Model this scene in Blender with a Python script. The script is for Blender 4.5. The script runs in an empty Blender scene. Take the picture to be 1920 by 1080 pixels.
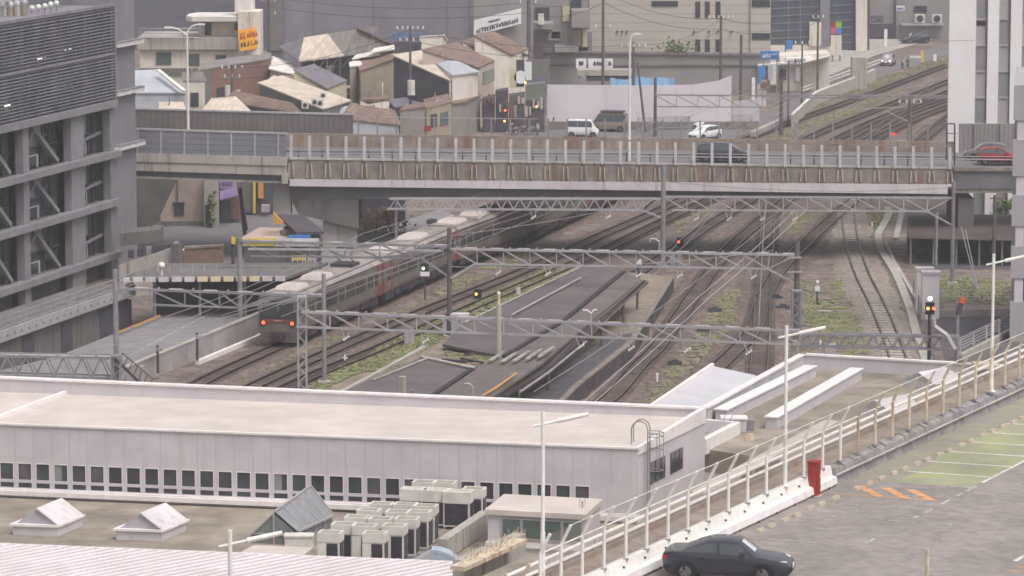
import bpy, bmesh, math, random
from mathutils import Vector, Matrix
# ------------------------------------------------------------------ camera, world, sun, exposure
F, H = 7200.0, 41.0                      # focal length in photo pixels (1920 wide), eye height in metres
TH = math.atan(997.0 / F)                # downward pitch
S = bpy.context.scene
COL = S.collection
cam = bpy.data.cameras.new('camera')
cam.sensor_width = 36.0
cam.lens = F / 1920.0 * 36.0
cam.clip_start = 1.0
cam.clip_end = 3000.0
camo = bpy.data.objects.new('camera', cam)
camo.location = (0, 0, H)
camo.rotation_euler = (math.pi / 2 - TH, 0, 0)
COL.objects.link(camo)
S.camera = camo
SUN_EL, SUN_AZ = math.radians(62), math.radians(140)   # azimuth measured from +Y towards +X
W = bpy.data.worlds.new('World')
S.world = W
W.use_nodes = True
_n = W.node_tree.nodes
_bg = _n['Background']
_sky = _n.new('ShaderNodeTexSky')
_sky.sky_type = 'NISHITA'
_sky.sun_disc = False
_sky.sun_elevation = SUN_EL
_sky.sun_rotation = SUN_AZ
_sky.air_density = 1.0
_sky.dust_density = 6.0
_sky.ozone_density = 0.6
_hs = _n.new('ShaderNodeHueSaturation')      # an overcast sky has next to no blue
_hs.inputs['Saturation'].default_value = 0.24
W.node_tree.links.new(_sky.outputs[0], _hs.inputs['Color'])
W.node_tree.links.new(_hs.outputs[0], _bg.inputs['Color'])
_bg.inputs['Strength'].default_value = 0.13
sl = bpy.data.lights.new('sun', 'SUN')
sl.energy = 0.9
sl.angle = math.radians(30)
sl.color = (1.0, 0.95, 0.92)
so = bpy.data.objects.new('sun', sl)
_d = Vector((math.sin(SUN_AZ) * math.cos(SUN_EL), math.cos(SUN_AZ) * math.cos(SUN_EL), math.sin(SUN_EL)))
so.rotation_euler = _d.to_track_quat('Z', 'Y').to_euler()
so.location = (60, -60, 150)
COL.objects.link(so)
S.view_settings.view_transform = 'Standard'
S.view_settings.look = 'None'
S.view_settings.exposure = 0.42
S.view_settings.gamma = 1.0
S.cycles.filter_width = 1.6
S.cycles.max_bounces = 5
S.cycles.transparent_max_bounces = 12
S.cycles.volume_bounces = 0
S.cycles.use_denoising = True
rnd = random.Random(11)
# ------------------------------------------------------------------ surveying: photo pixel -> world point
def _ray(px, py):
 a, b = px - 960.0, 540.0 - py
 return a, F * math.cos(TH) + b * math.sin(TH), -F * math.sin(TH) + b * math.cos(TH)
def P(px, py, z=0.0):
 a, y, c = _ray(px, py)
 t = (z - H) / c
 return Vector((a * t, y * t, z))
def at(px, py, Y):
 a, y, c = _ray(px, py)
 t = Y / y
 return Vector((a * t, Y, H + c * t))
def zat(p, py):
 """height at which a vertical through p meets photo row py"""
 a, y, c = _ray(960, py)
 return H + c * p[1] / y
def lerp(a, b, t):
 return a + (b - a) * t
# ------------------------------------------------------------------ mesh builder
class MB:
 def __init__(s, M=None):
  s.v, s.f, s.m, s.M, s.mi = [], [], [], M, 0
 def add(s, pts):
  k = len(s.v)
  for p in pts:
   p = Vector(p)
   s.v.append(s.M @ p if s.M is not None else p)
  return k
 def face(s, *pts):
  k = s.add(pts)
  s.f.append(tuple(range(k, k + len(pts))))
  s.m.append(s.mi)
  return s
 def _faces(s, k, fs):
  for f in fs:
   s.f.append(tuple(k + i for i in f))
   s.m.append(s.mi)
 def hexa(s, b, t):
  k = s.add(list(b) + list(t))
  s._faces(k, [(3, 2, 1, 0), (4, 5, 6, 7), (0, 1, 5, 4), (1, 2, 6, 5), (2, 3, 7, 6), (3, 0, 4, 7)])
  return s
 def box(s, x0, x1, y0, y1, z0, z1):
  return s.hexa([(x0, y0, z0), (x1, y0, z0), (x1, y1, z0), (x0, y1, z0)],
      [(x0, y0, z1), (x1, y0, z1), (x1, y1, z1), (x0, y1, z1)])
 def prism(s, poly, z0, z1):
  """poly: xy(z) points; z0/z1 numbers or lists"""
  n = len(poly)
  a = z0 if isinstance(z0, (list, tuple)) else [z0] * n
  b = z1 if isinstance(z1, (list, tuple)) else [z1] * n
  k = s.add([(p[0], p[1], a[i]) for i, p in enumerate(poly)] + [(p[0], p[1], b[i]) for i, p in enumerate(poly)])
  fs = [tuple(range(n - 1, -1, -1)), tuple(range(n, 2 * n))]
  fs += [(i, (i + 1) % n, n + (i + 1) % n, n + i) for i in range(n)]
  s._faces(k, fs)
  return s
 def slab(s, pts, th):
  """a plate: polygon of 3-d points and the same polygon th lower"""
  return s.prism(pts, [p[2] - th for p in pts], [p[2] for p in pts])
 def beam(s, p, q, w, h=None):
  p, q = Vector(p), Vector(q)
  h = w if h is None else h
  d = (q - p)
  if d.length < 1e-6:
   return s
  d.normalize()
  up = Vector((0, 0, 1)) if abs(d.z) < 0.95 else Vector((0, 1, 0))
  x = d.cross(up).normalized() * (w / 2)
  y = x.cross(d).normalized() * (h / 2)
  return s.hexa([p - x - y, p + x - y, p + x + y, p - x + y], [q - x - y, q + x - y, q + x + y, q - x + y])
 def tube(s, p, q, r, n=8, r2=None, caps=True):
  p, q = Vector(p), Vector(q)
  r2 = r if r2 is None else r2
  d = (q - p)
  if d.length < 1e-6:
   return s
  d.normalize()
  up = Vector((0, 0, 1)) if abs(d.z) < 0.95 else Vector((1, 0, 0))
  x = d.cross(up).normalized()
  y = d.cross(x).normalized()
  c = [(math.cos(2 * math.pi * i / n), math.sin(2 * math.pi * i / n)) for i in range(n)]
  k = s.add([p + x * a * r + y * b * r for a, b in c] + [q + x * a * r2 + y * b * r2 for a, b in c])
  s._faces(k, [(i, (i + 1) % n, n + (i + 1) % n, n + i) for i in range(n)])
  if caps:
   s._faces(k, [tuple(range(n - 1, -1, -1)), tuple(range(n, 2 * n))])
  return s
 def path(s, pts, r, n=6):
  for a, b in zip(pts, pts[1:]):
   s.tube(a, b, r, n)
  return s
 def ribbon(s, pts, w, h, z0=None):
  """a rectangular bar following pts"""
  for a, b in zip(pts, pts[1:]):
   s.beam(a, b, w, h)
  return s
 def ball(s, c, r, n=8, m=6, sz=1.0):
  c = Vector(c)
  rows = []
  for j in range(m + 1):
   ph = math.pi * j / m - math.pi / 2
   rows.append(s.add([c + Vector((r * math.cos(ph) * math.cos(2 * math.pi * i / n), r * math.cos(ph) * math.sin(2 * math.pi * i / n), r * sz * math.sin(ph))) for i in range(n)]))
  for j in range(m):
   for i in range(n):
    s.f.append((rows[j] + i, rows[j] + (i + 1) % n, rows[j + 1] + (i + 1) % n, rows[j + 1] + i))
    s.m.append(s.mi)
  return s
 def loft(s, rings, caps=True, closed=True):
  n = len(rings[0])
  ks = [s.add(r) for r in rings]
  for a, b in zip(ks, ks[1:]):
   for i in range(n if closed else n - 1):
    s.f.append((a + i, a + (i + 1) % n, b + (i + 1) % n, b + i))
    s.m.append(s.mi)
  if caps:
   s.f.append(tuple(ks[0] + i for i in range(n - 1, -1, -1)))
   s.m.append(s.mi)
   s.f.append(tuple(ks[-1] + i for i in range(n)))
   s.m.append(s.mi)
  return s
 def build(s, name, mats, parent=None, world=False, smooth=False, fix=True):
  if not isinstance(mats, (list, tuple)):
   mats = [mats]
  inv = None
  off = None
  if parent is not None and world:
   r = parent
   while r.parent:
    r = r.parent
   inv = (Matrix.Translation(r.location) @ r.rotation_euler.to_matrix().to_4x4()).inverted()
   vs = [inv @ v for v in s.v]
  elif parent is None:
   xs = [v.x for v in s.v]
   ys = [v.y for v in s.v]
   off = Vector(((min(xs) + max(xs)) / 2, (min(ys) + max(ys)) / 2, min(v.z for v in s.v)))
   vs = [v - off for v in s.v]
  else:
   vs = s.v
  me = bpy.data.meshes.new(name)
  me.from_pydata([tuple(v) for v in vs], [], s.f)
  for mt in mats:
   me.materials.append(MT[mt] if isinstance(mt, str) else mt)
  me.polygons.foreach_set('material_index', s.m)
  if fix:
   bm = bmesh.new()
   bm.from_mesh(me)
   bmesh.ops.recalc_face_normals(bm, faces=bm.faces)
   bm.to_mesh(me)
   bm.free()
  if smooth:
   me.polygons.foreach_set('use_smooth', [True] * len(me.polygons))
   try:
    me.set_sharp_from_angle(angle=math.radians(38))
   except Exception:
    pass
  me.update()
  o = bpy.data.objects.new(name, me)
  COL.objects.link(o)
  if parent is not None:
   o.parent = parent
  elif off is not None:
   o.location = off
  return o
def tag(o, label, cat, group=None):
 o['label'] = label
 o['category'] = cat
 if group:
  o['group'] = group
 return o
def thing(name, label, cat, loc=(0, 0, 0), rz=0.0, group=None):
 o = bpy.data.objects.new(name, None)
 o.empty_display_size = 0.3
 COL.objects.link(o)
 o.location = loc
 o.rotation_euler = (0, 0, rz)
 return tag(o, label, cat, group)
def struct(o):
 o['kind'] = 'structure'
 return o
def stuff(o):
 o['kind'] = 'stuff'
 return o
def dup(root, loc, rz, label=None, group=None):
 def cp(o, par):
  c = o.copy()
  COL.objects.link(c)
  if par is not None:
   c.parent = par
  for ch in list(o.children):
   cp(ch, c)
  return c
 r = cp(root, None)
 r.location = loc
 r.rotation_euler = (0, 0, rz)
 if label:
  r['label'] = label
 if group:
  r['group'] = group
 return r
# ------------------------------------------------------------------ materials
MT = {}
def mat(name, c, c2=None, sc=2.0, rough=0.85, metal=0.0, streak=None, sw=0.5, bump=0.0, bsc=None, dirt=0.25, dsc=0.25, spec=0.3, emit=None, es=1.0, alpha=None, wave=None, coat=0.0):
 m = bpy.data.materials.new(name)
 m.use_nodes = True
 nt = m.node_tree
 N, L = nt.nodes, nt.links
 b = N['Principled BSDF']
 b.inputs['Roughness'].default_value = rough
 b.inputs['Metallic'].default_value = metal
 b.inputs['Specular IOR Level'].default_value = spec
 if coat:
  b.inputs['Coat Weight'].default_value = coat
 if c2 is None:
  c2 = tuple(x * 0.82 for x in c)
 geo = N.new('ShaderNodeNewGeometry')
 def noise(scale, det=5, mp=None):
  t = N.new('ShaderNodeTexNoise')
  t.inputs['Scale'].default_value = scale
  t.inputs['Detail'].default_value = det
  t.inputs['Roughness'].default_value = 0.62
  if mp:
   g = N.new('ShaderNodeMapping')
   g.inputs['Scale'].default_value = mp
   L.new(geo.outputs['Position'], g.inputs['Vector'])
   L.new(g.outputs[0], t.inputs['Vector'])
  else:
   L.new(geo.outputs['Position'], t.inputs['Vector'])
  return t
 def remap(src, a, bb):
  r = N.new('ShaderNodeMapRange')
  r.inputs['From Min'].default_value = a
  r.inputs['From Max'].default_value = bb
  L.new(src, r.inputs['Value'])
  return r.outputs[0]
 def mix(f, a, bcol, mode='MIX'):
  x = N.new('ShaderNodeMix')
  x.data_type = 'RGBA'
  x.blend_type = mode
  if isinstance(f, float):
   x.inputs[0].default_value = f
  else:
   L.new(f, x.inputs[0])
  for sock, v in ((x.inputs[6], a), (x.inputs[7], bcol)):
   if isinstance(v, tuple):
    sock.default_value = (*v, 1)
   else:
    L.new(v, sock)
  return x.outputs[2]
 t1 = noise(sc)
 colr = mix(remap(t1.outputs[0], 0.36, 0.64), c, c2)
 if dirt:
  t2 = noise(dsc, 3)
  g0, g1 = 1.0 - dirt, 1.0 + dirt * 0.35
  colr = mix(1.0, colr, mix(remap(t2.outputs[0], 0.33, 0.67), (g0, g0, g0), (g1, g1, g1)), 'MULTIPLY')
 if streak:
  t3 = noise(1.0, 4, (2.2, 2.2, 0.12))
  colr = mix(remap(t3.outputs[0], 0.62 - 0.25 * sw, 0.72), colr, streak)
 if wave:
  dv, per, dk = wave
  vm = N.new('ShaderNodeVectorMath')
  vm.operation = 'DOT_PRODUCT'
  vm.inputs[1].default_value = dv
  L.new(geo.outputs['Position'], vm.inputs[0])
  mm = N.new('ShaderNodeMath')
  mm.operation = 'MULTIPLY'
  mm.inputs[1].default_value = 1.0 / per
  L.new(vm.outputs['Value'], mm.inputs[0])
  fr = N.new('ShaderNodeMath')
  fr.operation = 'FRACT'
  L.new(mm.outputs[0], fr.inputs[0])
  colr = mix(remap(fr.outputs[0], 0.80, 0.86), colr, tuple(x * (1 - dk) for x in c2))
 L.new(colr, b.inputs['Base Color'])
 if bump:
  t4 = noise(bsc or sc * 3, 4)
  bn = N.new('ShaderNodeBump')
  bn.inputs['Strength'].default_value = bump
  bn.inputs['Distance'].default_value = 0.05
  L.new(t4.outputs[0], bn.inputs['Height'])
  L.new(bn.outputs[0], b.inputs['Normal'])
 if emit:
  b.inputs['Emission Color'].default_value = (*emit, 1)
  b.inputs['Emission Strength'].default_value = es
 if alpha is not None:
  b.inputs['Alpha'].default_value = alpha
 MT[name] = m
 return m
def sr(r, g, b, k=1.0):
 """sRGB 0-255 to linear albedo"""
 f = lambda x: (x / 255 / 12.92 if x <= 10 else ((x / 255 + 0.055) / 1.055) ** 2.4)
 return tuple(min(0.85, f(x) * k) for x in (r, g, b))
mat('ground', sr(146, 130, 122), sr(98, 88, 85), sc=0.9, bump=0.5, bsc=9, dirt=0.32, dsc=0.13)
mat('ballast', sr(138, 121, 113), sr(88, 76, 73), sc=2.2, bump=0.7, bsc=14, dirt=0.25, dsc=0.12)
mat('ballast_pale', sr(158, 146, 137), sr(122, 112, 105), sc=2.2, bump=0.7, bsc=14, dirt=0.22, dsc=0.12)
mat('sleeper', sr(112, 100, 94), sr(86, 76, 72), sc=3)
mat('sleeper_pale', sr(182, 172, 164), sr(150, 141, 134), sc=3)
mat('rail', sr(66, 52, 50), sr(54, 45, 45), sc=4, rough=0.5, metal=0.3)
mat('rail_head', sr(150, 142, 140), sr(120, 110, 108), sc=2, rough=0.35, metal=0.6)
mat('grass_green', sr(134, 138, 98), sr(120, 126, 88), sc=1.2, dirt=0.25, dsc=0.4)
mat('grass_dry', sr(144, 135, 110), sr(128, 120, 100), sc=1.2, dirt=0.2)
mat('grass_dark', sr(122, 126, 90), sr(108, 112, 82), sc=1.2, dirt=0.2)
mat('sand', sr(150, 136, 120), sr(128, 116, 106), sc=1.1, dirt=0.22, dsc=0.2, bump=0.2)
mat('asphalt', sr(154, 146, 141), sr(134, 127, 124), sc=2.0, rough=0.9, dirt=0.18, dsc=0.3, bump=0.25, bsc=30)
mat('asphalt_dark', sr(98, 95, 99), sr(84, 82, 88), sc=1.5, dirt=0.2, dsc=0.15)
mat('road', sr(124, 121, 122), sr(112, 110, 112), sc=1.2, dirt=0.16, dsc=0.1)
mat('paint_white', sr(232, 228, 222), sr(190, 184, 176), sc=4, dirt=0.15)
mat('paint_worn', sr(205, 200, 194), sr(135, 130, 126), sc=5, dirt=0.2)
mat('paint_orange', sr(232, 168, 106), sr(170, 140, 116), sc=6, dirt=0.15)
mat('paint_green', sr(156, 162, 122), sr(148, 147, 128), sc=.7, dirt=0.18, dsc=0.25)
mat('roof_white', sr(208, 197, 190), sr(194, 183, 176), sc=0.6, dirt=0.12, dsc=0.28, wave=((.2, .98, 0), .62, .05))
mat('panel_wall', sr(206, 200, 204), sr(196, 190, 195), sc=0.8, rough=0.55, dirt=0.07, streak=sr(190, 183, 186), sw=0.3)
mat('panel_seam', sr(176, 169, 172), dirt=0.1)
mat('white_trim', sr(236, 230, 228), sr(222, 214, 212), sc=2, rough=0.6, dirt=0.06)
mat('white_steel', sr(242, 236, 232), sr(230, 222, 216), sc=3, rough=0.5, dirt=0.1)
mat('cream_steel', sr(224, 210, 190), sr(200, 182, 158), sc=3, rough=0.6, dirt=0.2, streak=sr(150, 100, 70), sw=0.4)
mat('glass_dark', sr(78, 82, 86), sr(58, 62, 68), sc=0.6, rough=0.12, spec=0.6, dirt=0.2)
mat('glass_green', sr(96, 112, 108), sr(78, 94, 92), sc=0.6, rough=0.15, spec=0.6, dirt=0.2)
mat('glass_grey', sr(150, 150, 152), sr(130, 132, 136), sc=0.5, rough=0.25, spec=0.5, dirt=0.12)
mat('roof_brown', sr(150, 138, 126), sr(126, 116, 106), sc=0.7, dirt=0.28, dsc=0.3, bump=0.15)
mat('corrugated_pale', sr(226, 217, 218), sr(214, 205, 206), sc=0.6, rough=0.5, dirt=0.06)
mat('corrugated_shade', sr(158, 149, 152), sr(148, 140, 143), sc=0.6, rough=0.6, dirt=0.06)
mat('ac_cream', sr(222, 218, 212), sr(208, 203, 197), sc=1.5, rough=0.55, dirt=0.12, dsc=1.2)
mat('ac_top', sr(200, 194, 182), sr(178, 172, 162), sc=2, rough=0.7, dirt=0.15)
mat('ac_grille', sr(72, 70, 78), sr(56, 55, 62), sc=6, rough=0.6, dirt=0.15)
mat('concrete', sr(186, 180, 173), sr(166, 160, 154), sc=0.8, dirt=0.18, dsc=0.4, streak=sr(120, 112, 106), sw=0.35)
mat('concrete_dark', sr(126, 122, 120), sr(106, 103, 102), sc=0.8, dirt=0.2, dsc=0.4, streak=sr(84, 80, 80), sw=0.4)
mat('concrete_brown', sr(150, 142, 137), sr(128, 120, 117), sc=1.2, dirt=0.25, dsc=0.5, streak=sr(120, 92, 76), sw=0.5)
mat('concrete_rust', sr(160, 149, 139), sr(140, 128, 118), sc=1.0, dirt=0.25, dsc=0.4, streak=sr(128, 88, 70), sw=0.6)
mat('fascia_white', sr(212, 205, 207), sr(198, 191, 194), sc=0.8, dirt=0.1, streak=sr(170, 158, 156), sw=0.2)
mat('girder_grey', sr(122, 121, 124), sr(108, 107, 112), sc=0.6, rough=0.6, dirt=0.15)
mat('steel_grey', sr(158, 156, 160), sr(138, 136, 142), sc=2, rough=0.5, metal=0.2, dirt=0.15)
mat('steel_light', sr(186, 182, 184), sr(168, 164, 168), sc=2, rough=0.5, metal=0.2, dirt=0.12)
mat('steel_dark', sr(92, 90, 96), sr(76, 74, 82), sc=2, rough=0.6, metal=0.2, dirt=0.15)
mat('pole_brown', sr(112, 104, 102), sr(92, 86, 86), sc=2, rough=0.8, dirt=0.15)
mat('wire', sr(150, 146, 148), rough=0.5, dirt=0)
mat('wire_dark', sr(70, 66, 70), rough=0.6, dirt=0)
mat('insulator', sr(236, 232, 228), rough=0.3, dirt=0)
mat('grey_facade', sr(140, 138, 142), sr(128, 126, 132), sc=0.5, rough=0.6, dirt=0.12, streak=sr(112, 110, 116), sw=0.2)
mat('grey_steel_frame', sr(142, 140, 144), sr(126, 124, 130), sc=0.8, rough=0.55, dirt=0.12)
mat('louvre', sr(120, 118, 124), sr(102, 100, 108), sc=0.6, rough=0.6, dirt=0.12)
mat('dark_void', sr(92, 90, 98), sr(74, 73, 82), sc=0.6, rough=0.7, dirt=0.2)  # shade of recesses and openings put into the colour
mat('grey_ledge', sr(226, 220, 220), sr(200, 194, 196), sc=1, rough=0.5, dirt=0.1)
mat('train_steel', sr(126, 118, 112), sr(112, 105, 101), sc=0.8, rough=0.5, metal=0.15, dirt=0.12)
mat('train_roof', sr(164, 154, 149), sr(136, 127, 124), sc=1.2, rough=0.6, dirt=0.2, dsc=0.5)
mat('train_red', sr(140, 72, 68), sr(126, 66, 63), sc=1, rough=0.4, dirt=0.1)
mat('train_black', sr(62, 64, 70), sr(50, 52, 58), sc=0.8, rough=0.25, spec=0.5, dirt=0.1)
mat('train_under', sr(74, 72, 76), sr(58, 56, 62), sc=1.5, dirt=0.2)
mat('tail_lamp', (0.9, 0.12, 0.03), emit=(1.0, 0.09, 0.035), es=2.2, dirt=0)
mat('amber_lamp', (0.9, 0.5, 0.1), emit=(1.0, 0.55, 0.15), es=2.0, dirt=0)
mat('white_lamp', (0.9, 0.9, 0.85), emit=(1.0, 0.96, 0.88), es=3.0, dirt=0)
mat('red_lamp', (0.8, 0.06, 0.03), emit=(1.0, 0.12, 0.06), es=2.5, dirt=0)
mat('car_black', sr(50, 50, 60), sr(44, 44, 54), sc=0.5, rough=0.25, spec=0.5, coat=0.6, dirt=0.05)
mat('car_white', sr(236, 234, 234), sr(226, 224, 224), sc=0.5, rough=0.3, coat=0.4, dirt=0.05)
mat('car_red', sr(156, 44, 46), sr(140, 38, 42), sc=0.5, rough=0.3, coat=0.4, dirt=0.05)
mat('car_brown', sr(150, 132, 120), sr(138, 120, 110), sc=0.5, rough=0.3, coat=0.4, dirt=0.05)
mat('car_silver', sr(176, 176, 180), sr(160, 160, 166), sc=0.5, rough=0.3, metal=0.4, coat=0.3, dirt=0.05)
mat('car_grey', sr(120, 120, 124), sr(108, 108, 112), sc=0.5, rough=0.3, coat=0.3, dirt=0.05)
mat('car_glass', sr(70, 74, 80), sr(58, 62, 68), sc=0.5, rough=0.08, spec=0.8, dirt=0.05)
mat('windscreen', sr(206, 206, 208), sr(180, 182, 186), sc=0.8, rough=0.08, spec=0.8, dirt=0.05)  # pale tone imitates the sky reflected in the glass
mat('tyre', sr(48, 48, 50), rough=0.9, dirt=0.1)
mat('rim', sr(150, 148, 150), sr(120, 118, 122), sc=6, rough=0.35, metal=0.6, dirt=0.1)
mat('black_trim', sr(44, 44, 48), rough=0.5, dirt=0.05)
mat('red_paint', sr(172, 62, 56), sr(150, 52, 50), sc=1.5, rough=0.5, dirt=0.12)
mat('orange_sign', sr(246, 172, 48), sr(236, 158, 40), sc=1, rough=0.5, dirt=0.06)
mat('sign_white', sr(240, 238, 238), sr(230, 228, 230), sc=1, rough=0.5, dirt=0.05)
mat('sign_blue', sr(84, 140, 200), sr(70, 124, 188), sc=1, rough=0.5, dirt=0.08)
mat('sign_yellow', sr(224, 200, 84), sr(206, 182, 74), sc=1, rough=0.5, dirt=0.1)
mat('sign_purple', sr(134, 112, 154), sr(118, 98, 140), sc=1, rough=0.6, dirt=0.12)
mat('sign_green', sr(150, 190, 80), rough=0.5, dirt=0.05)
mat('sign_pink', sr(220, 90, 120), rough=0.5, dirt=0.05)
mat('ink', sr(48, 46, 52), rough=0.7, dirt=0)
mat('ink_red', sr(196, 84, 50), rough=0.7, dirt=0)
mat('skin', sr(196, 150, 126), rough=0.6, dirt=0)
mat('cloth_dark', sr(70, 68, 80), dirt=0.1)
mat('cloth_brown', sr(130, 100, 90), dirt=0.1)
mat('cloth_pale', sr(190, 176, 170), dirt=0.1)
mat('hair', sr(40, 36, 36), dirt=0)
mat('train_glass', sr(66, 72, 72), sr(54, 60, 62), sc=.6, rough=.2, spec=.5, dirt=.15)
mat('train_unit', sr(212, 200, 196), sr(196, 184, 180), sc=1, rough=.5, dirt=.1)
# ================================================================== GROUND, TRACKS, PLATFORM
g = MB()
g.face((-500, 60, 0), (500, 60, 0), (500, 1400, 0), (-500, 1400, 0))
struct(g.build('ground', 'ground', fix=False))
def smooth_path(pts, step=0.6):
 """Catmull-Rom through world points, resampled about every step metres"""
 pts = [Vector(p) for p in pts]
 out = []
 n = len(pts)
 for i in range(n - 1):
  p0 = pts[i - 1] if i else pts[i] * 2 - pts[i + 1]
  p1, p2 = pts[i], pts[i + 1]
  p3 = pts[i + 2] if i + 2 < n else pts[i + 1] * 2 - pts[i]
  k = max(2, int((p2 - p1).length / step))
  for j in range(k):
   t = j / k
   out.append(0.5 * ((2 * p1) + (p2 - p0) * t + (2 * p0 - 5 * p1 + 4 * p2 - p3) * t * t + (3 * p1 - p0 - 3 * p2 + p3) * t ** 3))
 out.append(pts[-1])
 return out
def sides(path):
 r = []
 for i, p in enumerate(path):
  a = path[max(0, i - 1)]
  b = path[min(len(path) - 1, i + 1)]
  d = (b - a)
  d.z = 0
  d.normalize()
  r.append(Vector((d.y, -d.x, 0)))
 return r
def strip(mb, path, sd, o0, o1, z):
 for i in range(len(path) - 1):
  a, b = path[i], path[i + 1]
  mb.face((a + sd[i] * o0) + Vector((0, 0, z)), (a + sd[i] * o1) + Vector((0, 0, z)), (b + sd[i + 1] * o1) + Vector((0, 0, z)), (b + sd[i + 1] * o0) + Vector((0, 0, z)))
TRK = []
def track(px, pale=False, bed=True, w=3.0):
 k = len(TRK)
 path = smooth_path([P(x, y, 0) for x, y in px], 0.62)
 sd = sides(path)
 TRK.append((path, sd))
 z0 = 0.07 + 0.006 * k
 mb = MB()
 if bed:
  jit = [rnd.uniform(-.25, .25) for _ in path]
  for i in range(len(path) - 1):
   a, b, sa, sb = path[i], path[i + 1], sd[i], sd[i + 1]
   wa, wb = w / 2 + jit[i], w / 2 + jit[i + 1]
   up = Vector((0, 0, z0))
   lo = Vector((0, 0, 0.004))
   mb.face(a - sa * wa + up, a + sa * wa + up, b + sb * wb + up, b - sb * wb + up)
   mb.face(a + sa * wa + up, a + sa * (wa + .5) + lo, b + sb * (wb + .5) + lo, b + sb * wb + up)
   mb.face(a - sa * (wa + .5) + lo, a - sa * wa + up, b - sb * wb + up, b - sb * (wb + .5) + lo)
 mb.mi = 1
 for i in range(0, len(path), 2 if pale else 1):
  p, s_ = path[i], sd[i]
  f_ = Vector((-s_.y, s_.x, 0))
  L, hw = 1.0, (0.24 if pale else 0.11)
  zb, zt = z0 - .05, z0 + (0.035 if not pale else 0.06) + rnd.uniform(-.012, .012)
  q = [p - s_ * L - f_ * hw, p + s_ * L - f_ * hw, p + s_ * L + f_ * hw, p - s_ * L + f_ * hw]
  mb.hexa([v + Vector((0, 0, zb)) for v in q], [v + Vector((0, 0, zt)) for v in q])
 for s_ in (-1, 1):
  mb.mi = 2
  o = .57 * s_
  for i in range(len(path) - 1):
   a, b, sa, sb = path[i], path[i + 1], sd[i], sd[i + 1]
   hw = .055
   q0 = [a + sa * (o - hw), a + sa * (o + hw), b + sb * (o + hw), b + sb * (o - hw)]
   mb.mi = 2
   mb.hexa([v + Vector((0, 0, z0 + .03)) for v in q0], [v + Vector((0, 0, z0 + .17)) for v in q0])
   mb.mi = 3
   hw = .028
   q1 = [a + sa * (o - hw), a + sa * (o + hw), b + sb * (o + hw), b + sb * (o - hw)]
   mb.face(*[v + Vector((0, 0, z0 + .174)) for v in q1])
 struct(mb.build('railway_track', ['ballast_pale' if pale else 'ballast', 'sleeper_pale' if pale else 'sleeper', 'rail', 'rail_head'], fix=False))
T1 = [(300, 770), (385, 717), (517, 656), (662, 590), (800, 525), (948, 468), (1052, 420), (1190, 355), (1330, 292), (1480, 232), (1600, 190), (1780, 122)]
T2 = [(400, 768), (490, 722), (660, 645), (800, 585), (980, 512), (1110, 452), (1240, 395), (1400, 318), (1540, 250), (1660, 202), (1790, 150)]
T3 = [(510, 745), (600, 703), (700, 662), (790, 622), (930, 560), (1060, 505), (1140, 468), (1270, 405), (1420, 334), (1560, 268), (1650, 225), (1790, 170)]
T4 = [(1060, 610), (1190, 520), (1282, 458), (1330, 425), (1395, 385), (1500, 320), (1600, 268), (1690, 222), (1795, 182)]
T5 = [(1090, 790), (1150, 745), (1197, 690), (1230, 658), (1272, 600), (1300, 558), (1362, 475), (1417, 425), (1455, 393), (1560, 315), (1640, 265), (1720, 225), (1795, 196)]
T6 = [(1421, 770), (1423, 700), (1427, 640), (1431, 550), (1437, 470), (1446, 400), (1480, 345), (1560, 290)]
T7 = [(1240, 800), (1300, 738), (1352, 687), (1388, 652), (1416, 615), (1430, 560)]
T8 = [(1433, 560), (1460, 512), (1500, 470), (1545, 427), (1588, 390), (1650, 340), (1700, 290), (1790, 215)]
T9 = [(1700, 760), (1690, 700), (1668, 632), (1643, 573), (1616, 518), (1600, 468), (1592, 425), (1592, 392), (1610, 345), (1640, 300)]
for i, t in enumerate((T1, T2, T3, T4, T5, T6, T7, T8, T9)):
 track(t, pale=(i == 8), bed=(i != 2))
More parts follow.
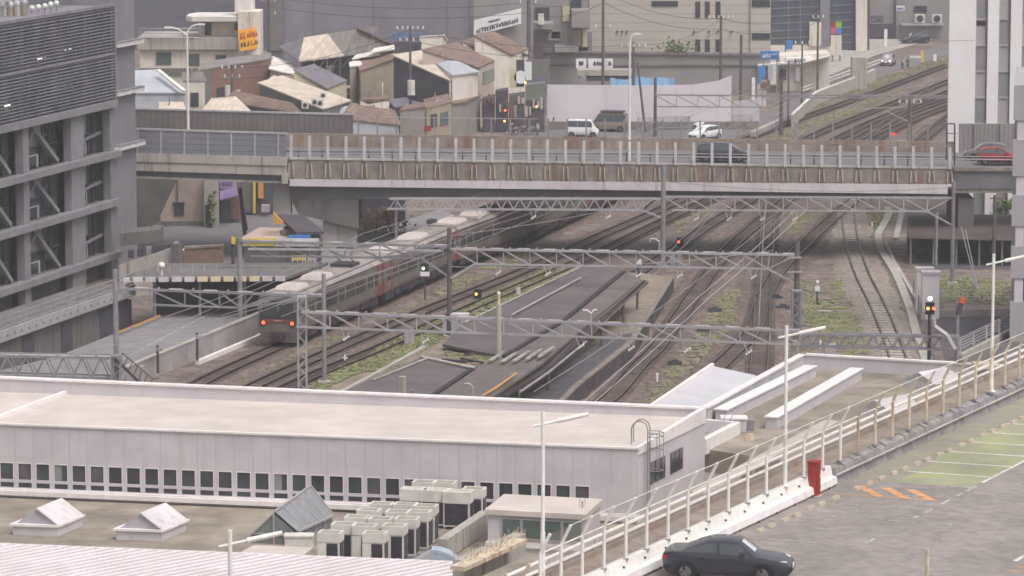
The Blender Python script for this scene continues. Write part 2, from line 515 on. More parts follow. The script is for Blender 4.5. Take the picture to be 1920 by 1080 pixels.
# ---- ground cover
def inside(p, poly):
 c = False
 n = len(poly)
 for i in range(n):
  a, b = poly[i], poly[(i + 1) % n]
  if (a[1] > p[1]) != (b[1] > p[1]) and p[0] < (b[0] - a[0]) * (p[1] - a[1]) / (b[1] - a[1]) + a[0]:
   c = not c
 return c
def grass(polys_px, per_m2, mix, name='grass', size=1.0, z=0.0):
 r = random.Random(len(polys_px) * 7 + int(per_m2 * 10))
 mb = MB()
 for px in polys_px:
  poly = [P(x, y, z) for x, y in px]
  x0, x1 = min(p.x for p in poly), max(p.x for p in poly)
  y0, y1 = min(p.y for p in poly), max(p.y for p in poly)
  n = int((x1 - x0) * (y1 - y0) * per_m2)
  ph = [(r.uniform(0, 6.28), r.uniform(.15, .6), r.uniform(.05, .25)) for _ in range(5)]
  for _ in range(n):
   x, y = r.uniform(x0, x1), r.uniform(y0, y1)
   if not inside((x, y), poly):
    continue
   den = sum(math.sin(a + x * b * 2.2 + y * c) for a, b, c in ph) / 5
   if den + r.uniform(-.45, .45) < -.12:
    continue
   u = r.random()
   mb.mi = 0 if u < mix[0] else 1 if u < mix[0] + mix[1] else 2
   rad = r.uniform(.22, .6) * size
   zz = z + r.uniform(.02, .06)
   k = r.randint(5, 7)
   a0 = r.uniform(0, 6.28)
   mb.face(*[(x + rad * r.uniform(.5, 1.1) * math.cos(a0 + 6.283 * i / k), y + 1.5 * rad * r.uniform(.5, 1.1) * math.sin(a0 + 6.283 * i / k), zz) for i in range(k)])
   for _b in range(1):
    a = r.uniform(0, 6.28)
    h = r.uniform(.04, .12) * size
    w = r.uniform(.08, .2) * size
    dx, dy = math.cos(a) * w, math.sin(a) * w
    ox, oy = r.uniform(-.2, .2), r.uniform(-.2, .2)
    mb.face((x + ox - dx, y + oy - dy, zz), (x + ox + dx, y + oy + dy, zz), (x + ox + dx * .4 + r.uniform(-.1, .1), y + oy + dy * .4, zz + h))
 return stuff(mb.build(name, ['grass_green', 'grass_dry', 'grass_dark'], fix=False))
G_AREAS = [
 [(655, 700), (700, 668), (790, 632), (850, 596), (960, 535), (1050, 495), (1100, 492), (1000, 555), (940, 580), (862, 622), (800, 655), (740, 690)],
 [(640, 700), (760, 625), (840, 600), (800, 640), (700, 690)],
 [(1500, 528), (1585, 528), (1625, 590), (1648, 660), (1560, 670), (1500, 665)],
 [(1608, 392), (1655, 392), (1652, 455), (1612, 455)],
 [(1755, 512), (1895, 530), (1895, 572), (1765, 560)],
]
grass(G_AREAS[:2] + [[(560, 735), (640, 690), (760, 632), (905, 560), (1010, 515), (1060, 495), (1010, 530), (900, 580), (800, 632), (700, 680), (640, 712), (580, 742)]], 15, (.7, .22, .08), z=.06)
grass(G_AREAS[2:], 7, (.5, .4, .1))
G_DRY = [
 [(740, 590), (850, 530), (950, 485), (1000, 470), (960, 500), (840, 556), (770, 595)],
 [(560, 655), (660, 620), (700, 618), (600, 668), (480, 725), (430, 730)],
 [(1325, 580), (1395, 530), (1398, 600), (1330, 672), (1240, 760), (1205, 758), (1260, 690)],
 [(1270, 392), (1360, 392), (1310, 425), (1270, 440)],
 [(1450, 400), (1560, 395), (1470, 470), (1455, 480)],
 [(1480, 218), (1560, 180), (1640, 150), (1775, 108), (1775, 126), (1650, 168), (1560, 205), (1500, 228)],
 [(1440, 262), (1640, 180), (1700, 165), (1600, 215), (1500, 262)],
 [(1655, 560), (1700, 580), (1725, 690), (1700, 690)],
 [(500, 735), (620, 690), (650, 690), (560, 740)],
]
grass(G_DRY, 4.2, (.3, .65, .05), size=1.0)
for nm, px, m_, z in (
  ('path', [(500, 750), (660, 695), (800, 650), (812, 655), (650, 745), (560, 790)], 'sand', .045),
  ('path', [(1655, 392), (1669, 392), (1668, 408), (1658, 425), (1648, 440), (1652, 466), (1672, 500), (1697, 540), (1722, 610), (1760, 700), (1742, 700), (1706, 618), (1683, 545), (1660, 500), (1642, 468), (1640, 440), (1652, 420), (1660, 405)], 'ballast_pale', .05),
  ('path', [(1770, 570), (1900, 575), (1900, 590), (1770, 590)], 'sand', .05)):
 mb = MB()
 mb.prism([P(x, y, 0) for x, y in px], 0.0, z)
 struct(mb.build(nm, m_))
mb = MB()
tp = smooth_path([P(x, y, .1) for x, y in [(1664, 390), (1667, 402), (1656, 424), (1647, 440), (1651, 466), (1682, 520), (1706, 580), (1718, 625), (1730, 660), (1745, 700)]], 1.2)
for a, b in zip(tp, tp[1:]):
 mb.beam(a, b, .62, .22)
tag(mb.build('cable_trough', 'concrete'), 'pale concrete cable trough snaking along the right edge of the yard', 'trough')
mb = MB()
tp = smooth_path([P(x, y, .1) for x, y in [(1693, 392), (1684, 430), (1680, 448)]], 1.2)
for a, b in zip(tp, tp[1:]):
 mb.beam(a, b, .5, .2)
tag(mb.build('cable_trough', 'concrete'), 'short pale concrete trough cover near the dark bicycle shelter', 'trough')
mb = MB()
tp = [P(x, y, .1) for x, y in [(1660, 455), (1676, 490), (1694, 520), (1720, 565)]]
for a, b in zip(tp, tp[1:]):
 mb.beam(a, b, .3, .16)
tag(mb.build('cable_trough', 'concrete'), 'thin concrete channel line right beside the snaking cable trough', 'trough')
# ---- island platform
PF = [(640, 752), (655, 742), (800, 655), (1090, 505), (1215, 513), (1263, 521), (1187, 643), (1087, 722), (1050, 760)]
mb = MB()
mb.prism([P(x, y, 1.1) for x, y in PF], 0, 1.1)
pf = thing('station_platform', 'long island platform with sandy far end and dark paved near end', 'platform', P(1000, 640, 0))
mb.build('platform_base', 'sand', pf, world=1)
mb = MB()
mb.prism([P(x, y, 1.1) for x, y in [(960, 756), (1105, 648), (1150, 630), (1196, 622), (1181, 640), (1078, 722), (1044, 758)]], 1.1, 1.106)
mb.build('paving', 'asphalt_dark', pf, world=1)
mb = MB()
e = [(1050, 760), (1087, 722), (1187, 643), (1263, 521)]
ei = [(1040, 758), (1075, 722), (1177, 641), (1254, 520)]
for i in range(3):
 q = [P(*ei[i], 1.1), P(*e[i], 1.1), P(*e[i + 1], 1.1), P(*ei[i + 1], 1.1)]
 mb.prism(q, 1.085, 1.13)
mb.build('edge_coping', 'concrete_brown', pf, world=1)
mb = MB()
for i in range(3):
 a, b = P(*e[i], 1.1), P(*e[i + 1], 1.1)
 n_ = Vector(((b - a).y, -(b - a).x, 0)).normalized() * .02
 mb.face(Vector((a.x, a.y, .02)) + n_, Vector((b.x, b.y, .02)) + n_, Vector((b.x, b.y, 1.05)) + n_, Vector((a.x, a.y, 1.05)) + n_)
mb.build('side_wall', 'shaded_stone' if 'shaded_stone' in MT else mat('shaded_stone', sr(98, 92, 92), sr(70, 66, 70), sc=1.6, dirt=.3, dsc=.5, bump=.4).name, pf, world=1)  # rubble stone with the shadow on the platform side put into its colour
mb = MB()
for a, b in zip([(600, 762), (640, 737), (700, 705), (787, 657), (800, 650)], [(640, 737), (700, 705), (787, 657), (800, 650), (792, 651)]):
 mb.beam(P(*a, .14), P(*b, .14), .3, .28)
mb.build('kerb', 'concrete', pf, world=1)
# ---- canopy
zc = 3.9
cn = thing('platform_canopy', 'flat dark felt canopy roof along the island platform with a torn gap', 'canopy', P(950, 640, 1.1))
mat('felt', sr(106, 98, 97), sr(94, 88, 90), sc=.6, dirt=.16, dsc=.2, streak=None)
mat('felt_stripe', sr(114, 106, 103), sr(102, 96, 96), sc=.9, dirt=.16, dsc=.3)
def roofpart(px, m_, name='roof', th=.16):
 mb = MB()
 mb.slab([P(*q) for q in px], th)
 return mb.build(name, m_, cn, world=1)
roofpart([(560, 776, 3.9), (640, 736, 3.9), (795, 667, 3.9), (888, 687, 3.62), (835, 722, 3.62), (770, 765, 3.62)], 'felt')
roofpart([(830, 645, 3.9), (872, 602, 3.9), (1092, 497, 3.9), (1152, 499, 3.75), (1168, 507, 3.62), (1053, 600, 3.62), (943, 667, 3.62), (900, 660, 3.7)], 'felt')
roofpart([(774, 766, 3.6), (838, 723, 3.6), (891, 688, 3.6), (945, 668, 3.6), (1056, 601, 3.6), (1170, 508, 3.6), (1204, 524, 3.5), (1120, 592, 3.5), (1018, 679, 3.5), (960, 718, 3.5), (890, 764, 3.5)], 'felt_stripe')
roofpart([(890, 764, 3.45), (960, 718, 3.45), (1018, 679, 3.45), (1120, 592, 3.45), (1204, 524, 3.45), (1216, 527, 2.75), (1134, 598, 2.75), (1030, 688, 2.75), (972, 727, 2.75), (902, 772, 2.75)], 'felt', 'eave')
for pts in ([(774, 766), (838, 723), (890, 688)], [(945, 668), (1056, 601), (1170, 508)]):
 mb = MB()
 for a, b in zip(pts, pts[1:]):
  mb.beam(P(*a, 3.68), P(*b, 3.68), .32, .1)
 mb.build('gutter', 'black_trim', cn, world=1)
for a, b in (((700, 712), (800, 672)), ((872, 604), (1092, 499)), ((960, 590), (1090, 520))):
 mb = MB()
 mb.beam(P(*a, 3.96), P(*b, 3.96), .12, .08)
 mb.build('roof_seam', 'concrete', cn, world=1)
mb = MB()
mb.beam(P(790, 669, 3.97), P(890, 690, 3.72), .3, .1)
mb.build('roof_kerb', 'concrete', cn, world=1)
for x, y in ((985, 712), (1040, 668), (1140, 590), (1180, 555)):
 b = P(x, y, 3.3)
 mb = MB()
 mb.tube((b.x - .4, b.y + .3, 1.1), (b.x - .4, b.y + .3, 3.4), .1, 8)
 mb.build('post', 'pole_brown', cn, world=1)
for x, y in ((1195, 580), (1168, 588)):      # the two free posts with a beam past the canopy end
 b = P(x, y, 1.1)
 mb = MB()
 mb.tube(b, (b.x, b.y, 3.2), .09, 8)
 mb.build('post', 'pole_brown', cn, world=1)
mb = MB()
for a, b in (((975, 735, 3.0), (1030, 697, 3.0)), ((1030, 697, 3.0), (1100, 640, 3.0))):
 mb.beam(P(*a), P(*b), .1, .1)
mb.build('light_rail', 'steel_light', cn, world=1)
mb = MB()
mb.path([P(905, 742, 3.7), P(930, 727, 3.75), P(968, 700, 3.75)], .07, 6)
mb.build('cable_duct', mat('orange_duct', sr(214, 160, 96), sr(190, 140, 84)).name, cn, world=1)
roofpart([(793, 668, 3.45), (888, 688, 3.45), (945, 670, 3.45), (905, 655, 3.45), (828, 640, 3.45)], 'sand', 'torn_deck', .1)
for i, (x, y, l) in enumerate(((932, 668, 1.7), (955, 670, 2.0), (978, 668, 2.0), (1002, 664, 2.2), (1024, 660, 2.2))):
 a = P(x - 14, y + 9, 3.78)
 b = P(x + 14, y - 9, 3.78)
 mb = MB()
 mb.beam(a, b, .2, .12)
 tag(mb.build('timber_plank', 'concrete'), 'weathered pale timber lying across the torn edge of the dark canopy roof', 'plank', 'timbers on the torn canopy')
for i, (x, y) in enumerate(((1006, 675), (985, 679), (962, 681), (940, 684), (1030, 670))):
 pass
grass([[(835, 660), (880, 648), (930, 655), (940, 672), (905, 684), (845, 674)]], 14, (.3, .6, .1), size=.7, z=3.46)
for x, y in ((858, 650), (895, 662), (885, 676), (852, 676)):
 mb = MB()
 b = P(x, y, 3.55)
 a_ = rnd.uniform(0, 3)
 d_ = Vector((math.cos(a_), math.sin(a_) * 2.2, 0)) * .8
 mb.beam(b - d_, b + d_, .18, .14)
 tag(mb.build('timber_plank', 'steel_dark'), 'dark rotten timber lying in the weedy gap of the canopy', 'plank', 'rotten timbers in the weedy gap')
lp = thing('platform_lamp', 'white two armed lamp standing above the dark canopy edge', 'lamp', P(1108, 612, 3.6))
b = P(1108, 612, 3.6)
t_ = Vector((b.x, b.y, zat(b, 588)))
mb = MB()
mb.tube(b, t_, .06, 8)
mb.build('pole', 'steel_light', lp, world=1)
for dx, dz in ((-.45, .22), (.35, .25)):
 mb = MB()
 mb.path([t_, t_ + Vector((dx * .5, 0, dz)), t_ + Vector((dx * 1.2, 0, dz * 1.05))], .05, 6)
 mb.build('arm', 'white_steel', lp, world=1)
lp = thing('platform_lamp', 'curved white lamp rising behind the white building parapet', 'lamp', P(888, 745, 3.6))
b = P(887, 760, 3.6)
mb = MB()
t_ = Vector((b.x, b.y, zat(b, 726)))
mb.path([b, t_, t_ + Vector((-.12, 0, .16)), t_ + Vector((-.32, 0, .22)), t_ + Vector((-.52, 0, .2))], .05, 6)
mb.build('pole', 'steel_light', lp, world=1)
mb = MB()
b = P(755, 765, 3.6)
mb.box(b.x - .2, b.x + .2, b.y - .2, b.y + .2, 3.6, zat(b, 706))
b2 = P(772, 765, 3.6)
mb.mi = 1
mb.box(b2.x - .12, b2.x + .12, b2.y - .15, b2.y + .15, 3.6, zat(b2, 730))
tag(mb.build('vent_stack', ['concrete', 'concrete_rust']), 'square pale concrete stack on the dark canopy behind the white parapet', 'stack')
# ================================================================== THE WHITE BUILDING AND ITS ROOFS
def frame(o, d, up=(0, 0, 1)):
 """matrix with x along d (level), y away to the left of it, z up, origin o"""
 x = Vector((d[0], d[1], 0)).normalized()
 y = Vector((-x.y, x.x, 0))
 return Matrix(((x.x, y.x, 0, o[0]), (x.y, y.y, 0, o[1]), (0, 0, 1, o[2]), (0, 0, 0, 1)))
def frame2(o, d, e):
 x = Vector((d[0], d[1], 0)).normalized()
 y = Vector((e[0], e[1], 0)).normalized()
 return Matrix(((x.x, y.x, 0, o[0]), (x.y, y.y, 0, o[1]), (0, 0, 1, o[2]), (0, 0, 0, 1)))
ZT, ZR = 9.9, 6.42                    # parapet-side roof height, lower roof height
FL, FR = P(0, 795, ZT), P(1196, 841, ZT)
BR, BL = P(1322, 764, ZT + .42), P(0, 712, ZT + .95)
fd = (FR - FL).normalized()
wb = thing('white_building', 'long low white panelled building with a row of clerestory windows', 'building', (FR.x, FR.y, ZR))
Mf = frame((FR.x, FR.y, 0), fd)       # x: 0 at the right corner, negative to the left; y: into the building
LEN = 46.0
bk = Mf.inverted() @ Vector((BR.x, BR.y, 0))
DEP = bk.y
SK = bk.x                             # the plan is slightly skewed
mb = MB(Mf)
mb.prism([(-LEN, .15), (0, .15), (SK, DEP), (-LEN, DEP)], 0, ZT - .12)
mb.build('wall', 'panel_wall', wb, world=1)
pitch = 34.75 / 7200 * FL.length * 0 + (Mf.inverted() @ at(45 + 34.75, 890, FL.y)).x - (Mf.inverted() @ at(45, 890, FL.y)).x
def ux(px):
 """coordinate along the front wall of a photo column"""
 a, y, c = _ray(px, 800)
 n = Vector((-fd.y, fd.x))
 t = (FR.x * n.x + FR.y * n.y) / (a * n.x + y * n.y)
 return (Mf.inverted() @ Vector((a * t, y * t, 0))).x
mb = MB(Mf)
x_ = ux(62.5)
pit = (ux(1092) - ux(45)) / 30.0
ZW0, ZW1 = ZT - 2.62, ZT              # cladding front
zs = [ZT - 1.88 - .85, ZT - 1.88]
mb.box(-LEN, 0, 0, .15, ZT - 1.84, ZT)
mb.box(-LEN, 0, 0, .15, ZR - .5, ZT - 3.0)
mat('glass_smoke', sr(100, 102, 104), sr(74, 78, 82), sc=.9, rough=.12, spec=.6, dirt=.25, dsc=.6)
mat('glass_teal', sr(84, 92, 94), sr(62, 70, 74), sc=.9, rough=.12, spec=.6, dirt=.25, dsc=.6)
nwin = []
for i in range(-14, 31):
 xc = ux(45) + i * pit
 if xc < -LEN + 1:
  continue
 nwin.append(xc)
 mb.box(xc - pit / 2 - .0, xc - .33, 0, .15, ZT - 3.0, ZT - 1.84)
 mb.box(xc + .33, xc + pit / 2, 0, .15, ZT - 3.0, ZT - 1.84)
 mb.box(xc - .33, xc + .33, 0, .15, ZT - 2.76, ZT - 2.62)
mb.box(nwin[-1] + pit / 2, 0, 0, .15, ZT - 3.0, ZT - 1.84)
mb.build('cladding', 'panel_wall', wb, world=1)
mb = MB(Mf)
for xc in [ux(45) + (i - .5) * pit for i in range(-14, 35)]:
 if -LEN < xc < -.2:
  mb.box(xc - .008, xc + .008, -.004, .02, ZT - 1.84, ZT - .08)
mb.build('panel_joints', 'panel_seam', wb, world=1)
for xc in nwin:
 mb = MB(Mf)
 mb.box(xc - .33, xc + .33, .05, .1, ZT - 2.62, ZT - 1.84)
 o = mb.build('window', rnd.choice(['glass_dark', 'glass_dark', 'glass_smoke', 'glass_teal']), wb, world=1)
 if rnd.random() < .08:
  mb = MB(Mf)
  mb.box(xc - .31, xc - .31 + rnd.uniform(.15, .45), .035, .05, ZT - 2.6, ZT - 1.86)
  mb.build('blind', 'glass_grey', o, world=1)
 mb = MB(Mf)
 mb.box(xc - .34, xc + .34, .05, .1, ZT - 3.0, ZT - 2.76)
 mb.build('vent_pane', 'glass_dark', wb, world=1)
 mb = MB(Mf)
 mb.box(xc - .345, xc - .315, -.015, .02, ZT - 2.66, ZT - 1.81)
 mb.box(xc + .315, xc + .345, -.015, .02, ZT - 2.66, ZT - 1.81)
 mb.box(xc - .315, xc + .315, -.015, .02, ZT - 1.85, ZT - 1.81)
 mb.build('frame', 'white_trim', o, world=1)
mb = MB(Mf)
mb.box(-LEN, .1, -.16, 0, ZT - 3.12, ZT - 3.04)
mb.box(-LEN, .1, -.26, 0, ZT - 3.34, ZT - 3.12)
mb.build('sill', 'white_trim', wb, world=1)
mb = MB(Mf)
mb.prism([(-LEN, .2), (-.2, .2), (SK - .3, DEP - .3), (-LEN, DEP - .3)], ZT - .1, ZT - .02)
mb.build('roof', 'roof_white', wb, world=1)
mb = MB(Mf)
mb.box(-LEN, .05, -.08, .12, ZT - .04, ZT + .05)
mb.build('coping', 'white_trim', wb, world=1)
mb = MB(Mf)   # right verge
mb.hexa([(-.12, 0.12, ZT - .3), (.06, 0.12, ZT - .3), (SK + .06, DEP, ZT - .3), (SK - .2, DEP, ZT - .3)],
  [(-.12, 0.12, ZT + .05), (.06, 0.12, ZT + .05), (SK + .06, DEP, ZT + .43), (SK - .2, DEP, ZT + .43)])
mb.build('coping', 'white_trim', wb, world=1)
zb0, zb1 = ZT + .43, zat(BL, 712)
mb = MB(Mf)
bx = (Mf.inverted() @ P(0, 712, ZT + .95))
xl = -LEN
zl = ZT + .43 + (zb1 - zb0) * 1.0
mb.hexa([(xl, DEP - .3, ZT - .1), (SK - .2, DEP - .3, ZT - .1), (SK + .06, DEP, ZT - .1), (xl, DEP, ZT - .1)],
  [(xl, DEP - .3, zb0 + .3), (SK - .2, DEP - .3, zb0 - .06), (SK + .06, DEP, zb0 - .06), (xl, DEP, zb0 + .3)])
mb.build('parapet', 'panel_wall', wb, world=1)
mb = MB(Mf)
mb.hexa([(xl, DEP - .38, zb0 + .3), (SK - .2, DEP - .38, zb0 - .06), (SK + .1, DEP + .06, zb0 - .06), (xl, DEP + .06, zb0 + .3)],
  [(xl, DEP - .38, zb0 + .4), (SK - .2, DEP - .38, zb0 + .03), (SK + .1, DEP + .06, zb0 + .03), (xl, DEP + .06, zb0 + .4)])
mb.build('coping', 'white_trim', wb, world=1)
a, b = P(-40, 798, ZT), P(136, 733, ZT)
mb = MB()
mb.beam(a, b, .22, .28)
mb.build('roof_kerb', 'white_trim', wb, world=1)
mb = MB()
for x, y in ((418, 744), (980, 766)):
 q = P(x, y, ZT)
 mb.box(q.x - .12, q.x + .12, q.y - .06, q.y + .06, ZT - .02, ZT + .1)
mb.build('roof_drain', 'black_trim', wb, world=1)
for k, (u0, u1) in enumerate(((.17, .40), (.47, .66))):
 for j in range(3):
  va, vb = lerp(u0, u1, j / 3 + .03), lerp(u0, u1, (j + 1) / 3 - .04)
  mb = MB(Mf)
  c0, c1 = (SK * va, DEP * va), (SK * vb, DEP * vb)
  mb.hexa([(c0[0] - .1, c0[1], ZT - 1.95), (c0[0] + .035, c0[1], ZT - 1.95), (c1[0] + .035, c1[1], ZT - 1.95), (c1[0] - .1, c1[1], ZT - 1.95)],
    [(c0[0] - .1, c0[1], ZT - .95), (c0[0] + .035, c0[1], ZT - .95), (c1[0] + .035, c1[1], ZT - .95), (c1[0] - .1, c1[1], ZT - .95)])
  mb.build('side_window', 'glass_dark', wb, world=1)
ld = thing('roof_ladder', 'grey caged ladder hooked over the corner of the white building', 'ladder', (Mf @ Vector((.35, 1.1, ZR))))
mb = MB(Mf)
for yy in (.75, 1.3):
 pts = [(.32, yy, ZR), (.32, yy, ZT + .75)] + [(.32 - .38 * (1 - math.cos(t)), yy, ZT + .75 + .38 * math.sin(t)) for t in (.6, 1.2, 1.57, 2.0, 2.6, 3.14)] + [(-.44, yy, ZT + .05)]
 mb.path([Vector(p) for p in pts], .03, 6)
mb.build('stile', 'steel_grey', ld, world=1)
mb = MB(Mf)
zz = ZR + .3
while zz < ZT + .3:
 mb.tube((.32, .75, zz), (.32, 1.3, zz), .018, 5)
 zz += .3
mb.build('rungs', 'steel_grey', ld, world=1)
mb = MB(Mf)
for zz in (ZT - 1.15, ZT - .2, ZT + .42, ZT + .6):
 mb.path([Vector(p) for p in ((.32, .72, zz), (.75, .7, zz), (1.0, 1.02, zz), (.75, 1.35, zz), (.32, 1.33, zz))], .022, 5)
for xx, yy in ((.75, .7), (1.0, 1.02), (.75, 1.35)):
 mb.tube((xx, yy, ZT - 1.15), (xx, yy, ZT + .6), .015, 5)
mb.build('safety_cage', 'steel_grey', ld, world=1)
# ---- lower roof deck in front
lr = MB()
lr.prism([P(-140, 905, ZR), P(1140, 930, ZR), P(1290, 850, ZR), (30, 205, 0), (32, 150, 0), (2, 90, 0), (-40, 90, 0)], 0, ZR)
tag(lr.build('lower_building', mat('roof_deck', sr(160, 149, 137), sr(134, 124, 114), sc=.5, dirt=.3, dsc=.35, bump=.15).name), 'flat weathered brown roof of the lower block in front of the white building', 'building')
Z2 = 7.55
rb = thing('side_building', 'flat roofed annex with white parapets right of the white building', 'building', P(1600, 760, 0))
mb = MB()
q = [P(1322, 842, Z2), P(1322, 775, Z2), P(1506, 676, Z2), P(1800, 692, Z2), P(1960, 700, Z2), P(1990, 760, Z2), P(1700, 900, Z2)]
mb.prism(q, 0, Z2)
mb.build('roof', 'roof_deck', rb, world=1)
mb = MB()
pz = 8.35
q = [P(1322, 764, pz), P(1505, 664, pz), P(1800, 681, pz), P(1960, 690, pz)]
for a, b in zip(q, q[1:]):
 a0, b0 = Vector((a.x, a.y, Z2 / 2 + pz / 2 - 2)), Vector((b.x, b.y, Z2 / 2 + pz / 2 - 2))
 mb.beam(Vector((a.x, a.y, 4.15)), Vector((b.x, b.y, 4.15)), .25, 8.3)
mb.build('parapet', 'panel_wall', rb, world=1)
mb = MB()
for a, b in zip(q, q[1:]):
 d = (b - a).normalized() * .15
 mb.beam(a - d + Vector((0, 0, .0)), b + d, .38, .1)
mb.build('coping', 'white_trim', rb, world=1)
for lab, a, b, in (('longer white box duct on the annex roof nearest its parapet', (1352, 768), (1520, 686)), ('shorter white box duct on the annex roof behind the mesh fence', (1446, 782), (1606, 691))):
 t = thing('roof_duct', lab, 'duct', P(*a, Z2))
 pa, pb = P(a[0], a[1], Z2 + .6), P(b[0], b[1], Z2 + .6)
 mb = MB()
 mb.beam(pa - Vector((0, 0, .3)), pb - Vector((0, 0, .3)), .6, .6)
 mb.build('casing', 'panel_wall', t, world=1)
 mb = MB()
 d = (pb - pa).normalized() * .08
 mb.beam(pa - d, pb + d, .74, .07)
 mb.build('lid', 'white_trim', t, world=1)
mb = MB()
mb.beam(P(1318, 838, Z2 + .22), P(1382, 805, Z2 + .22), .35, .75)
mb.beam(P(1382, 805, Z2 + .22), P(1322, 800, Z2 + .22), .3, .75)
mb.build('upstand', 'white_trim', rb, world=1)
hb = thing('roof_hatch', 'small white hatch box with a ladder on the annex roof', 'hatch', P(1378, 806, Z2))
c = P(1378, 808, Z2)
mb = MB()
mb.box(c.x - .65, c.x + .55, c.y - .3, c.y + .6, Z2, Z2 + .62)
mb.build('box', 'panel_wall', hb, world=1)
mb = MB()
mb.box(c.x - .72, c.x + .62, c.y - .36, c.y + .66, Z2 + .62, Z2 + .7)
mb.build('lid', 'white_trim', hb, world=1)
mb = MB()
for xx in (-.6, -.25):
 mb.path([Vector((c.x + xx, c.y - .55, Z2 - .1)), Vector((c.x + xx, c.y - .55, Z2 + .7)), Vector((c.x + xx + .1, c.y - .4, Z2 + .85)), Vector((c.x + xx + .1, c.y - .1, Z2 + .8))], .02, 5)
mb.box(c.x + .62, c.x + .95, c.y + .0, c.y + .35, Z2, Z2 + .55)
mb.build('ladder', 'steel_grey', hb, world=1)
mb = MB()
c = P(1405, 826, Z2)
mb.box(c.x - .22, c.x + .22, c.y - .12, c.y + .15, Z2, Z2 + .22)
mb.box(c.x - .1, c.x + .2, c.y - .1, c.y + .12, Z2 + .22, Z2 + .34)
mb.tube(c + Vector((.2, 0, .1)), c + Vector((.5, .1, .1)), .03, 6)
tag(mb.build('roof_pump', 'cream_steel'), 'small cream pipe fitting on the annex roof below the hatch box', 'pipe')
# ---- a blue-grey gabled roof seen past the corner
hr = thing('platform_shed', 'pale blue grey sloping shed roof between the white building and the tracks', 'shed', P(1330, 760, 0))
q = [P(1336, 686, 6.0), P(1418, 704, 5.6), P(1330, 800, 5.6), P(1200, 778, 6.0)]
mb = MB()
mb.slab(q, .15)
mb.build('roof', mat('slate_pale', sr(196, 194, 200), sr(188, 186, 193), sc=.8, dirt=.06).name, hr, world=1)
mb = MB()
mb.beam(q[0] + Vector((0, 0, .06)), q[3] + Vector((0, 0, .06)), .22, .2)
mb.build('verge', 'white_trim', hr, world=1)
mb = MB()
mb.prism([(v.x + (.3 if i in (0, 3) else -.3), v.y, 0) for i, v in enumerate(q)], 0, [5.75, 5.35, 5.35, 5.75])
mb.build('wall', 'panel_wall', hr, world=1)
# ---- skylights (hip ends with one white pane side)
def pyramid_skylight(px0, px1, py, lab):
 """px0..px1 on row py: front bottom edge of the curb"""
 a, b = P(px0, py, ZR), P(px1, py + 3, ZR)
 d = (b - a)
 w = d.length
 M = frame2((a.x, a.y, ZR), d, P(px1 + 47, py - 17, ZR) - b)
 t = thing('roof_skylight', lab, 'skylight', (a.x, a.y, ZR), group='white pyramid skylights on the lower roof')
 dp = (P(px1 + 47, py - 17, ZR) - b).length
 mb = MB(M)
 mb.box(.0, w, .0, dp, 0, .42)
 mb.build('curb', 'panel_wall', t, world=1)
 mb = MB(M)
 mb.box(-.1, w + .1, -.1, dp + .1, .42, .52)
 mb.build('rim', 'white_trim', t, world=1)
 mb = MB(M)
 cx, cy, hz = w * .52, dp * .5, 1.22
 base = [(.12, .12, .52), (w - .12, .12, .52), (w - .12, dp - .12, .52), (.12, dp - .12, .52)]
 r0, r1 = (cx, .12, hz), (cx, dp - .12, hz)
 mb.face(base[0], base[1], r0)
 mb.face(base[2], base[3], r1)
 mb.face(base[3], base[0], r0, r1)
 mb.face(base[1], base[2], r1, r0)
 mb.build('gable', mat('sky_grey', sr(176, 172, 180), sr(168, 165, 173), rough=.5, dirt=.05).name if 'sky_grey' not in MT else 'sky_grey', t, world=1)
 mb = MB(M)
 n = Vector((hz - .52, 0, w / 2 - .12)).normalized() * .06
 q = [Vector((w - .02, 0.0, .50)) + n, Vector((w - .02, dp, .50)) + n, Vector((cx, dp, hz + .0)) + n, Vector((cx, 0, hz)) + n]
 mb.slab(q, .06)
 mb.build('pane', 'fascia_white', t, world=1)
 return t
pyramid_skylight(24, 108, 1003, 'white gabled skylight on the brown roof nearer the picture edge')
pyramid_skylight(218, 303, 1012, 'white gabled skylight on the brown roof beside the glass skylight')
gs = thing('glass_skylight', 'steep glass gabled rooflight with white bars beside the cooling units', 'skylight', P(510, 1010, ZR))
C0, C1 = P(470, 1018, ZR), P(557, 1022, ZR)          # front foot, left and right
ed = P(557 + 66, 1022 - 34, ZR) - C1
e0 = zat(C1, 1000) - ZR
Ap = P(512, 963, ZR + 2.0)
Ap = Vector((lerp(C0.x, C1.x, .5), lerp(C0.y, C1.y, .5), 0))
Ap.z = zat(Ap, 962) - ZR
Bp = Ap + ed
Bp.z = zat(Bp, 914) - ZR
D1 = C1 + ed
e1 = zat(D1, 970) - ZR
V3 = lambda v, z: Vector((v.x, v.y, ZR + z))
D0 = C0 + ed
mb = MB()
mb.face(V3(C0, 0), V3(C1, 0), V3(C1, e0), V3(Ap, Ap.z), V3(C0, .35))
mb.face(V3(D0, 0), V3(D1, 0), V3(D1, e1), V3(Bp, Bp.z), V3(D0, .35))
mb.face(V3(C0, 0), V3(D0, 0), V3(D0, .35), V3(C0, .35))
mb.face(V3(C1, 0), V3(D1, 0), V3(D1, e1), V3(C1, e0))
mb.face(V3(C0, .35), V3(D0, .35), V3(Bp, Bp.z), V3(Ap, Ap.z))
mb.build('end_glass', mat('glass_pale', sr(132, 138, 137), sr(112, 120, 119), sc=.8, rough=.2, spec=.5, dirt=.15).name, gs, world=1)
n = Vector((.05, -.01, .06))
mb = MB()
mb.face(V3(C1, e0) + n, V3(D1, e1) + n, V3(Bp, Bp.z) + n, V3(Ap, Ap.z) + n)
mb.build('pane', 'glass_grey', gs, world=1)
mb = MB()
n = n * 1.5
